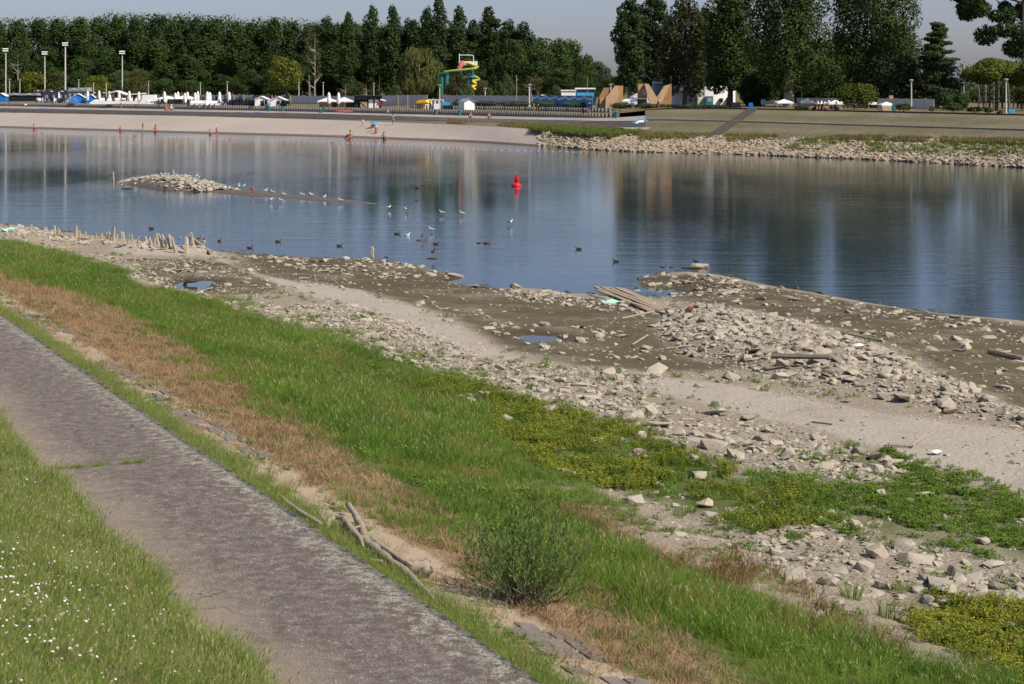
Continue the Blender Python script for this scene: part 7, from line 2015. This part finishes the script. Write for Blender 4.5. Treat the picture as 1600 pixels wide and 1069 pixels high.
def flume(pts, rad, mat):
    q = []
    for i in range(len(pts) - 1):
        for k in range(5): t = k / 5; q.append(Vector(pts[i]).lerp(Vector(pts[i + 1]), t))
    q.append(Vector(pts[-1])); MB().tube(q, rad, 8).build("flume", M[mat], r_, True)
flume([(-6 * s, -2, H_(97)), (-9 * s, -2.3, H_(102)), (-13 * s, -2.5, H_(109))], .55, 'pink')
flume([(2 * s, -1.8, H_(100)), (10 * s, -2.6, H_(103)), (17 * s, -3, H_(105)), (12 * s, -4, H_(107.5)), (-4 * s, -4.2, H_(109.5)), (-22 * s, -4, H_(111)), (-36 * s, -3.5, H_(113))], .27, 'lime')
flume([(0, -1.8, H_(99)), (8 * s, -2.4, H_(101)), (16 * s, -2.8, H_(106))], .3, 'yellow')
flume([(10 * s, -1.6, H_(119)), (15 * s, -1, H_(121)), (19 * s, 0, H_(124)), (13 * s, -1.5, H_(126)), (8 * s, -2, H_(127))], .3, 'lime')
flume([(8 * s, -2, H_(127)), (13 * s, -2, H_(130)), (14 * s, -1.6, H_(133)), (7 * s, -2.4, H_(136)), (13 * s, -2, H_(140))], .28, 'yellow')
for xx, mt in ((-39, 'green_pl'), (-31, 'teal')): MB().tube([(xx * s, -3.5, 0), (xx * s, -3.5, H_(114))], [.5, .5], 8).build("slide_column", M[mt], r_)
MB().box((-35 * s, -3.3, H_(131) ), (8 * s, .9, 26 * s)).build("stair_screen", M['black'], r_); MB().box((-35 * s, -3.4, H_(114.5)), (13 * s, 1.8, .3)).build("platform", M['green_pl'], r_)
flume([(-33 * s, -4.4, H_(150)), (-27 * s, -4.8, H_(146)), (-24 * s, -5, H_(141))], .35, 'yellow')
# wooden letter sculptures
def letter(px, D, outlines, depth, label, name="wooden_letter", yaw=0.0):
    x, y, z = pl(px, D); s = S(D); r_ = empty(name, (x, y, z), yaw, label, "wooden sculpture")
    for i, (nm, o_, y0, y1, mt) in enumerate(outlines): MB().prism([(a * s, b * s) for a, b in o_], y0, y1).build(nm, M[mt], r_)
    return r_
M['wood_o2'] = simple("painted_shade_cladding", (0.33, 0.19, 0.09), .8, .25, 1.5)  # darker copy of the cladding, shade put into its colour
M['wood_o3'] = simple("pale_cladding", (0.50, 0.34, 0.19), .8, .2, 1.5)
letter(954, 322, [("leg", [(-20, 0), (-9, 0), (-4, 14), (-2, 32), (-10, 32), (-17, 19)], .4, 3.2, 'wood_o2'), ("leg", [(-9, 0), (5, 0), (11, 20), (11, 35), (6, 35), (-2, 24), (-8, 17)], -1.8, .2, 'wood_o3'), ("leg", [(5, 0), (17, 0), (19, 35), (11, 35), (9, 18)], -1.6, 1.6, 'wood_orange'), ("crossbar", [(-17, 0), (-5, 0), (-5, 16), (-17, 16)], -.4, .38, 'wood_orange')], 2, "tall timber clad sculpture of slanting walls, left of the pair")
r_ = letter(1023, 318, [("leg", [(-26, 14), (-12, 14), (-15, 37), (-26, 37)], -.6, 1.8, 'wood_orange'), ("leg", [(-17, 37), (-11, 37), (4, 13), (1, 4), (-3, 0), (-7, 0)], -2.0, -.65, 'wood_o3'), ("leg", [(1, 14), (5, 20), (13, 33), (18, 35), (22, 35), (10, 8), (4, 4)], -1.9, -.6, 'wood_o3'), ("leg", [(7, 18), (14, 33), (26, 37), (26, 0), (6, 0), (3, 8)], -.55, 2.0, 'wood_o2')], 2, "tall timber clad sculpture of crossing slabs, right of the pair")
s = S(318); MB().box((-19 * s, 1.0, 7 * s), (15 * s, .4, 13 * s)).build("opening_shade_panel", M['window'], r_)  # solid panel under the left slab, the opening's shade painted as dark colour
mb = MB()
for k in range(3): mb.box((-16.5 * s, -.64, (27 - 3 * k) * s), ((4.5 + (k % 2)) * s, .06, 1.7 * s))
mb.build("white_lettering", M['white'], r_)
# white curved building
D = 352; x, y, z = pl(1085, D); s = S(D); r_ = empty("white_building", (x, y, z), 0, "white rounded building with grey upper end behind the trees", "building")
mb = MB(); vs = []; N_ = 24; hh = 36 * s
for i in range(N_ + 1):
    t = i / N_; a = -1.1 + 2.2 * t; px_ = (-34 + 100 * t) * s; yy = 4.5 - 4.5 * math.cos(a * .9); vs += [(px_, yy, 0), (px_, yy, hh * (1 - .12 * t)), (px_, 9, hh * (1 - .12 * t)), (px_, 9, 0)]
fs = []
for i in range(N_):
    for q_ in range(4): fs.append((i * 4 + q_, (i + 1) * 4 + q_, (i + 1) * 4 + (q_ + 1) % 4, i * 4 + (q_ + 1) % 4))
mb.add(vs, [f[::-1] for f in fs] + [(0, 1, 2, 3), tuple(N_ * 4 + q_ for q_ in (3, 2, 1, 0))]); mb.build("wall", M['white'], r_)
MB().box((-48 * s, 5.2, 17.5 * s), (26 * s, 5, 35 * s)).build("wall", M['roof_grey'], r_); MB().box((-44 * s, 5.2, 35.6 * s), (34 * s, 5.4, .3)).build("roof_edge", M['white'], r_)
for xx, zz, w_, h_ in [(-6, 8, 5, 5), (3, 6, 3, 12), (24, 8, 4, 16), (42, 8, 5, 6), (55, 9, 5, 8), (16, 6, 4, 12)]:
    MB().box((xx * s, 1.0 if xx < 30 else 1.4, zz * s), (w_ * s, 3.4, h_ * s)).build("window", M['window'], r_)
MB().lathe((-45 * s, 5, 36 * s), [(.55, 0), (.5, .5), (.3, .85), (.05, 1)], 10).build("roof_dome", M['white'], r_)
r_ = box_thing("kiosk", "small grey kiosk with white notice board before the white building", "kiosk", 1108, 318, 11, 1.9, 1.6, 'teal', [("sign", (0, -.85, 2.35), (1.05, .08, .9), 'white'), ("window", (0, -.83, 1.3), (.6, .05, .7), 'roof_grey')])
x, y, z = pl(985, 366); s = S(366); o = MB().prism([(-8 * s, 0), (30 * s, 0), (32 * s, 22 * s), (22 * s, 22 * s), (8 * s, 17 * s), (-2 * s, 10 * s)], -3, 3).build("membrane_roof", M['canvas']); o.location = (x, y, z); tag(o, "curved white membrane hall behind the wooden sculptures", "hall")
# pavilion, dead trunk
D = 312; x, y, z = pl(1500, D); s = S(D); r_ = empty("pavilion", (x, y, z), 0, "open dark pavilion with a wide flat roof at the right", "pavilion")
MB().box((6 * s, 0, 45 * s), (66 * s, 7, .35)).build("roof", M['roof_grey'], r_); MB().box((6 * s, 0, 43 * s), (58 * s, 6, .5)).build("ceiling", M['black'], r_)
for i in range(6): MB().box((-18 * s + i * 9 * s, -3.02, 43 * s), (3 * s, .06, .22)).build("roof_light", M['white'], r_)
MB().box((2 * s, 2, 20 * s), (12 * s, 2, 40 * s)).build("wall", M['black'], r_); MB().box((-20 * s, 1, 31 * s), (30 * s, 3, 1.0)).build("lower_roof", M['roof_dark'], r_)
for xx in (-4, 34): MB().box((xx * s, -2.8, 21 * s), (.2, .2, 42 * s)).build("post", M['grey_metal'], r_)
x, y, z = atD(1504, 124, 330); s = S(330); o = MB().tube([(0, 0, -3), (0, 0, 6 * s), (1.5 * s, 0, 16 * s), (1 * s, 0, 24 * s), (3 * s, 0, 27 * s)], [3.0 * s, 2.6 * s, 2.1 * s, 1.7 * s, 1.0 * s], 9).build("dead_trunk", M['bark_pale']); o.location = (x, y, z); tag(o, "bare broken tree trunk rising above the pavilion roof", "tree trunk")
# small things under the right trees
for px, w, h, mt, e, lb in [(1173, 6, .9, 'blue', 12, "blue bin right of the tall white lamp post"), (1150, 14, .9, 'black', 14, "dark low bench before the white building"), (1397, 4, 1.2, 'teal', 12, "green bin left of the white lamp post"), (1385, 14, .7, 'wood_pale', 14, "pale timber box on the lawn under the trees"), (1392, 6, 2.2, 'wood_orange', 40, "orange timber cabin behind the pale fence"), (1580, 10, .5, 'blue_light', 18, "blue bench at the right lamp post")]:
    box_thing("bin" if 'bin' in lb.split() else "bench" if 'bench' in lb else "timber_box", lb, "bin" if 'bin' in lb.split() else "bench" if 'bench' in lb else "box", px, D5(px, e), w, h, .8, mt)
# cafe chairs: one low poly chair, many copies
ch = MB(); ch.box((0, 0, .43), (.5, .5, .07)).box((0, .24, .72), (.5, .06, .55)).box((-.25, 0, .62), (.05, .5, .05)).box((.25, 0, .62), (.05, .5, .05))
for sx in (-.21, .21):
    for sy in (-.21, .21): ch.box((sx, sy, .2), (.05, .05, .42))
CH = {k_: None for k_ in ('white', 'navy', 'black')}
for k_ in CH: CH[k_] = ch.mesh("cafe_chair", M[k_])
def chairs(p0, p1, n, e0, e1, mats, lbl, grp):
    for i in range(n):
        px = random.uniform(p0, p1); x, y, z = pl(px, D5(px, random.uniform(e0, e1))); k_ = random.choice(mats)
        tag(link("cafe_chair", CH[k_], None, (x, y, z), (0, 0, random.uniform(0, 6.28)), (1.25, 1.25, 1.35)), lbl.replace('dark', {'white': 'white', 'navy': 'dark blue', 'black': 'black'}[k_]), "chair", grp)
chairs(55, 112, 46, .8, 5, ('black', 'navy', 'white'), "dark cafe chair left of the starred blue hut", "cafe chairs left of the starred hut")
chairs(246, 300, 40, .8, 5, ('black', 'navy', 'black', 'white'), "dark cafe chair in the tented cafe", "cafe chairs in the tented cafe")
chairs(344, 452, 70, .8, 4, ('black', 'navy', 'black'), "dark cafe chair in front of the small white huts", "cafe chairs before the small white huts")
sf = MB(); sf.box((0, 0, .3), (1.7, .9, .5)).box((0, .4, .7), (1.7, .22, .6)).box((-.85, 0, .5), (.2, .9, .7)).box((.85, 0, .5), (.2, .9, .7)); SF = sf.mesh("lounge_sofa", M['white'])
for i in range(18):
    px = 304 + i * 2.6; x, y, z = pl(px, D5(px, .8 + (i % 3) * 1.2)); tag(link("lounge_sofa", SF, None, (x, y, z + .05 * (i % 3)), (0, 0, random.uniform(-.4, .4))), "white padded sofa in the tented cafe", "sofa", "white sofas of the tented cafe")
# bins, canoe, sun shade on the promenade and sand
def prom(px, t): return tuple(np.array(rowpt('r3', px)) * (1 - t) + np.array(rowpt('r4', px)) * t)
def sand(px, t): return tuple(np.array(rowpt('r0', px)) * (1 - t) + np.array(rowpt('r1', px)) * t)
for px, lb in [(421, "green bin on the promenade below the small huts"), (441, "second green bin on the promenade below the small huts"), (681, "green bin below the changing cabins"), (718, "green bin below the white shed"), (963, "green bin at the end of the lower wall")]:
    p = prom(px, .85); r_ = empty("litter_bin", p, 0, lb, "bin", "green bins on the promenade"); MB().lathe((0, 0, 0), [(.28, 0), (.33, .9)], 10).build("body", M['teal'], r_); MB().lathe((0, 0, .9), [(.36, 0), (.36, .08), (.2, .18)], 10).build("lid", M['teal'], r_)
p = prom(502, .4); o = MB().prism([(-.5, 0), (.1, 0), (.7, 1.3), (.35, 1.3)], -.4, .4).build("deck_chair", M['green_pl']); o.location = p; tag(o, "dark green slanting lounger on the promenade", "lounger")
p = prom(540, .8); o = MB().tube([(-2.6, 0, .3), (-1.2, 0, .2), (0, 0, .18), (1.2, 0, .2), (2.6, 0, .3)], [.05, .3, .38, .3, .05], 8, flat=.6).build("upturned_canoe", M['orange'], None, True); o.location = (p[0], p[1], p[2] + .1); tag(o, "rust red canoe lying on the promenade", "canoe")
for px, c_, w, lb in [(376, 'blue_light', 1.6, "turquoise towel on the steps left"), (403, 'blue_light', 1.8, "turquoise towel on the steps right of the first"), (441, 'pink', 1.6, "red towel on the steps"), (68, 'blue', 2.0, "blue towel on the promenade at the left"), (152, 'lime', .5, "light green bag on the promenade")]:
    p = prom(px, .05); o = MB().box((0, 0, .06), (w, .8, .08), .05).build("towel", M[c_]); o.location = p; tag(o, lb, "towel" if 'towel' in lb else "bag")
p = sand(583, .62); r_ = empty("beach_umbrella", p, 0, "light blue beach umbrella open on the sand", "umbrella")
MB().tube([(0, 0, 0), (.25, 0, 1.0)], .03, 5).build("pole", M['grey_metal'], r_); MB().lathe((.25, 0, 0), [(.95, .78), (.9, .85), (.55, 1.08), (.05, 1.18)], 12).build("canopy", M['blue_light'], r_)
p = rowpt('r3', 1000); r_ = empty("tarpaulin_tent", (p[0], p[1] - 2, p[2] - .4), .3, "crumpled blue and white tarpaulin at the end of the beach steps", "tarpaulin")
MB().prism([(-1.5, 0), (1.3, 0), (.9, .5), (.2, .7), (-.9, .35)], -.6, .6).build("tarpaulin", M['blue_light'], r_); MB().prism([(-1.3, .0), (.3, .0), (.2, .5), (-.7, .45)], -.8, -.62).build("white_sheet", M['canvas'], r_)
# debris grate at the end of the steps
p = rowpt('r2', 985); o = MB().box((0, 0, .3), (9, 3, .35)).box((0, -.2, .52), (9.4, 2.4, .12)).build("boat_slip_slab", M['concrete']); o.location = (p[0] + 2.5, p[1] - 3, p[2] - .3); o.rotation_euler = (0, 0, .35); tag(o, "tilted concrete slab at the end of the beach steps", "slab")

# ---- people (all far away, about ten pixels high)
def person(loc, yaw, label, pose='stand', shirt=None, shorts='navy', hair='hair', s=1.0, name="person"):
    root = empty(name, loc, yaw, label, "person"); root.scale = (s, s, s)
    if pose == 'stand':
        J = {'pel': (0, 0, .95), 'ch': (0, 0, 1.30), 'nk': (0, 0, 1.50), 'hd': (.02, 0, 1.66), 'lh': (0, .10, .90), 'lk': (.03, .12, .50), 'lf': (0, .13, .06), 'lt': (.14, .14, .03), 'rh': (0, -.10, .90), 'rk': (.08, -.12, .50), 'rf': (-.05, -.13, .06), 'rt': (.10, -.14, .03),
             'ls': (0, .18, 1.42), 'le': (.02, .25, 1.15), 'lw': (.12, .27, .90), 'rs': (0, -.18, 1.42), 're': (.0, -.26, 1.15), 'rw': (.10, -.27, .92)}
    elif pose == 'wade':
        J = {'pel': (0, 0, .75), 'ch': (.05, 0, 1.10), 'nk': (.08, 0, 1.30), 'hd': (.12, 0, 1.46), 'lh': (0, .10, .70), 'lk': (.1, .14, .32), 'lf': (0, .15, -.1), 'lt': (.1, .15, -.12), 'rh': (0, -.10, .70), 'rk': (-.05, -.14, .32), 'rf': (-.1, -.15, -.1), 'rt': (0, -.15, -.12),
             'ls': (.06, .18, 1.22), 'le': (.2, .30, 1.0), 'lw': (.35, .32, .95), 'rs': (.06, -.18, 1.22), 're': (.18, -.3, 1.0), 'rw': (.3, -.36, .9)}
    elif pose == 'sit':
        J = {'pel': (0, 0, .12), 'ch': (-.06, 0, .48), 'nk': (-.04, 0, .68), 'hd': (0, 0, .85), 'lh': (.04, .10, .12), 'lk': (.38, .14, .42), 'lf': (.62, .14, .06), 'lt': (.76, .14, .05), 'rh': (.04, -.10, .12), 'rk': (.40, -.16, .40), 'rf': (.66, -.15, .06), 'rt': (.8, -.15, .05),
             'ls': (-.05, .18, .6), 'le': (.1, .25, .38), 'lw': (.33, .18, .42), 'rs': (-.05, -.18, .6), 're': (-.2, -.25, .35), 'rw': (-.28, -.26, .06)}
    else:  # bend forward
        J = {'pel': (0, 0, .92), 'ch': (.28, 0, 1.12), 'nk': (.45, 0, 1.18), 'hd': (.60, 0, 1.17), 'lh': (0, .10, .88), 'lk': (.05, .12, .48), 'lf': (-.02, .13, .06), 'lt': (.12, .14, .03), 'rh': (0, -.10, .88), 'rk': (.02, -.12, .48), 'rf': (-.06, -.13, .06), 'rt': (.08, -.14, .03),
             'ls': (.38, .17, 1.15), 'le': (.45, .2, .88), 'lw': (.5, .15, .62), 'rs': (.38, -.17, 1.15), 're': (.48, -.2, .88), 'rw': (.55, -.15, .62)}
    RD = {'pel': .145, 'ch': .155, 'nk': .065, 'hd': .115, 'lh': .10, 'rh': .10, 'lk': .065, 'rk': .065, 'lf': .042, 'rf': .042, 'lt': .035, 'rt': .035, 'ls': .06, 'rs': .06, 'le': .045, 're': .045, 'lw': .035, 'rw': .035}
    E = [('pel', 'ch'), ('ch', 'nk'), ('nk', 'hd'), ('pel', 'lh'), ('lh', 'lk'), ('lk', 'lf'), ('lf', 'lt'), ('pel', 'rh'), ('rh', 'rk'), ('rk', 'rf'), ('rf', 'rt'), ('ch', 'ls'), ('ls', 'le'), ('le', 'lw'), ('ch', 'rs'), ('rs', 're'), ('re', 'rw')]
    K = list(J); me = bpy.data.meshes.new("body"); me.from_pydata([J[k_] for k_ in K], [(K.index(a), K.index(b)) for a, b in E], []); me.materials.append(M['skin'])
    o = link("body", me, root); o.modifiers.new("skin", 'SKIN')
    lay = me.skin_vertices[0] if len(me.skin_vertices) else None
    if lay is None:
        bmx = bmesh.new(); bmx.from_mesh(me); bmx.verts.layers.skin.verify(); bmx.to_mesh(me); bmx.free(); lay = me.skin_vertices[0]
    for i, k_ in enumerate(K): lay.data[i].radius = (RD[k_], RD[k_]); lay.data[i].use_root = (k_ == 'pel')
    o.modifiers.new("sub", 'SUBSURF').render_levels = 1
    P_, C_, N_, H_ = Vector(J['pel']), Vector(J['ch']), Vector(J['nk']), Vector(J['hd'])
    if shirt: MB().tube([P_, P_.lerp(C_, .5), C_, C_.lerp(N_, .7)], [.165, .17, .19, .11], 10).tube([C_, Vector(J['ls']), Vector(J['ls']).lerp(Vector(J['le']), .6)], [.1, .085, .065], 8).tube([C_, Vector(J['rs']), Vector(J['rs']).lerp(Vector(J['re']), .6)], [.1, .085, .065], 8).build("shirt", M[shirt], root, True)
    if shorts:
        mb = MB().tube([P_.lerp(C_, .25), P_, P_ - (C_ - P_) * .25], [.16, .175, .15], 10)
        for q_ in 'lr': mb.tube([Vector(J[q_ + 'h']), Vector(J[q_ + 'h']).lerp(Vector(J[q_ + 'k']), .5)], [.12, .10], 8)
        mb.build("shorts", M[shorts], root, True)
    if hair:
        MB().ell(H_ + Vector((-.02, 0, .045)), (.118, .115, .10), 8, 6).build("hair", M[hair], root, True)
    return root
wat = lambda px, py: at(px, py, -.0)
person(wat(38, 197), 2.5, "person with white cap and shirt wading at the left", 'wade', 'white', 'black', 'white', 1.15)
person(wat(53, 201.5), .5, "bare chested person wading right of the white capped one", 'sit', None, 'red', s=1.2)
person(wat(188, 205), 1.5, "small bather in orange at the waterline", 'sit', None, 'orange', s=1.1)
person(wat(243, 206.5), -1.5, "broad bather in red sitting in the shallow water", 'sit', None, 'red', s=1.5)
person(sand(223, .12), 1, "person standing on the sand near the broad bather", 'stand', 'taupe', 'taupe', s=.8)
person(wat(328, 210), 0, "child crouching in the water left of a white capped bather", 'sit', None, 'red', s=1.0)
person(wat(339, 211), 3.0, "bather with a white cap wading", 'wade', None, 'red', 'white', 1.1)
person(wat(547, 216), 2.6, "sunburnt bather sitting at the waterline", 'sit', None, 'orange', s=1.5)
person(wat(600, 217.5), -1, "bather sitting at the waterline right of the sunburnt one", 'sit', None, 'navy', s=1.3)
person(sand(588, .30), -1.8, "person with white hat sitting on the sand", 'sit', None, 'pink', 'white', 1.35)
person(sand(580, .36), 0, "dark clothed person bending over on the sand", 'bend', 'black', 'taupe', s=1.1)
person(sand(567, .66), 0, "thin person standing on the upper sand", 'stand', 'offwhite', 'wood_pale', s=.85)
person(sand(614, .86), .6, "person in a lilac shirt standing by the steps", 'stand', 'gull_grey', 'gull_grey', s=1.1)
person(prom(606, .1), -2.0, "person with light hair standing on the steps", 'stand', 'pink', 'white', s=.95)
person(prom(735, .0), -1.6, "person sunbathing on the steps left", 'sit', None, 'black', s=1.3)
person(prom(764, .0), -1.2, "person sunbathing on the steps right", 'sit', None, 'orange', s=1.3)
person(prom(14, .7), -1.5, "dark dressed person sitting at the wall far left", 'sit', 'black', 'black', s=1.3)
person(prom(40, .7), -1.5, "person in white leaning on the wall", 'sit', 'white', 'black', s=1.3)
person(prom(189, .45), 1.4, "person in pink standing on the promenade", 'stand', 'pink', 'pink', s=.95)
person(prom(259, .3), 1.0, "person in orange on the promenade before the tented cafe", 'sit', 'orange', 'orange', s=1.7)
person(prom(268, .4), 1.0, "person in white on the promenade before the tented cafe", 'sit', 'white', 'navy', 'white', 1.4)
person(pl(834, D5(834, 3)), 0, "bather standing under the mushroom umbrella left", 'stand', None, 'pink', s=.95)
person(pl(841, D5(841, 3)), 3, "bather standing under the mushroom umbrella right", 'stand', None, 'red', s=.9)
person(pl(921, D5(921, 3)), 2, "person in purple standing by the mushroom umbrella", 'stand', 'blue', 'blue', s=1.2)
person(pl(911, D5(911, 2)), 0, "person lying in dark clothes on the terrace", 'sit', 'navy', 'navy', s=1.2)
person(pl(987, D5(987, 9)), 0, "person in a blue shirt walking by the second wooden letter", 'stand', 'blue_light', 'navy', s=1.0)
person(pl(990, D5(990, 9)), 0, "companion of the blue shirted walker", 'stand', 'pink', 'taupe', s=.95)
person(pl(1029, D5(1029, 9)), 0, "cyclist like figure in grey at the second wooden letter", 'stand', 'gull_grey', 'black', s=1.1)
for px, sh in [(1273, 'black'), (1281, 'black'), (1287, 'wood_dark'), (1307, 'black')]:
    person(pl(px, D5(px, 6)), random.uniform(0, 6), "person sitting dark under the trees", 'sit', sh, sh, s=1.5)["group"] = "people sitting under the right trees"
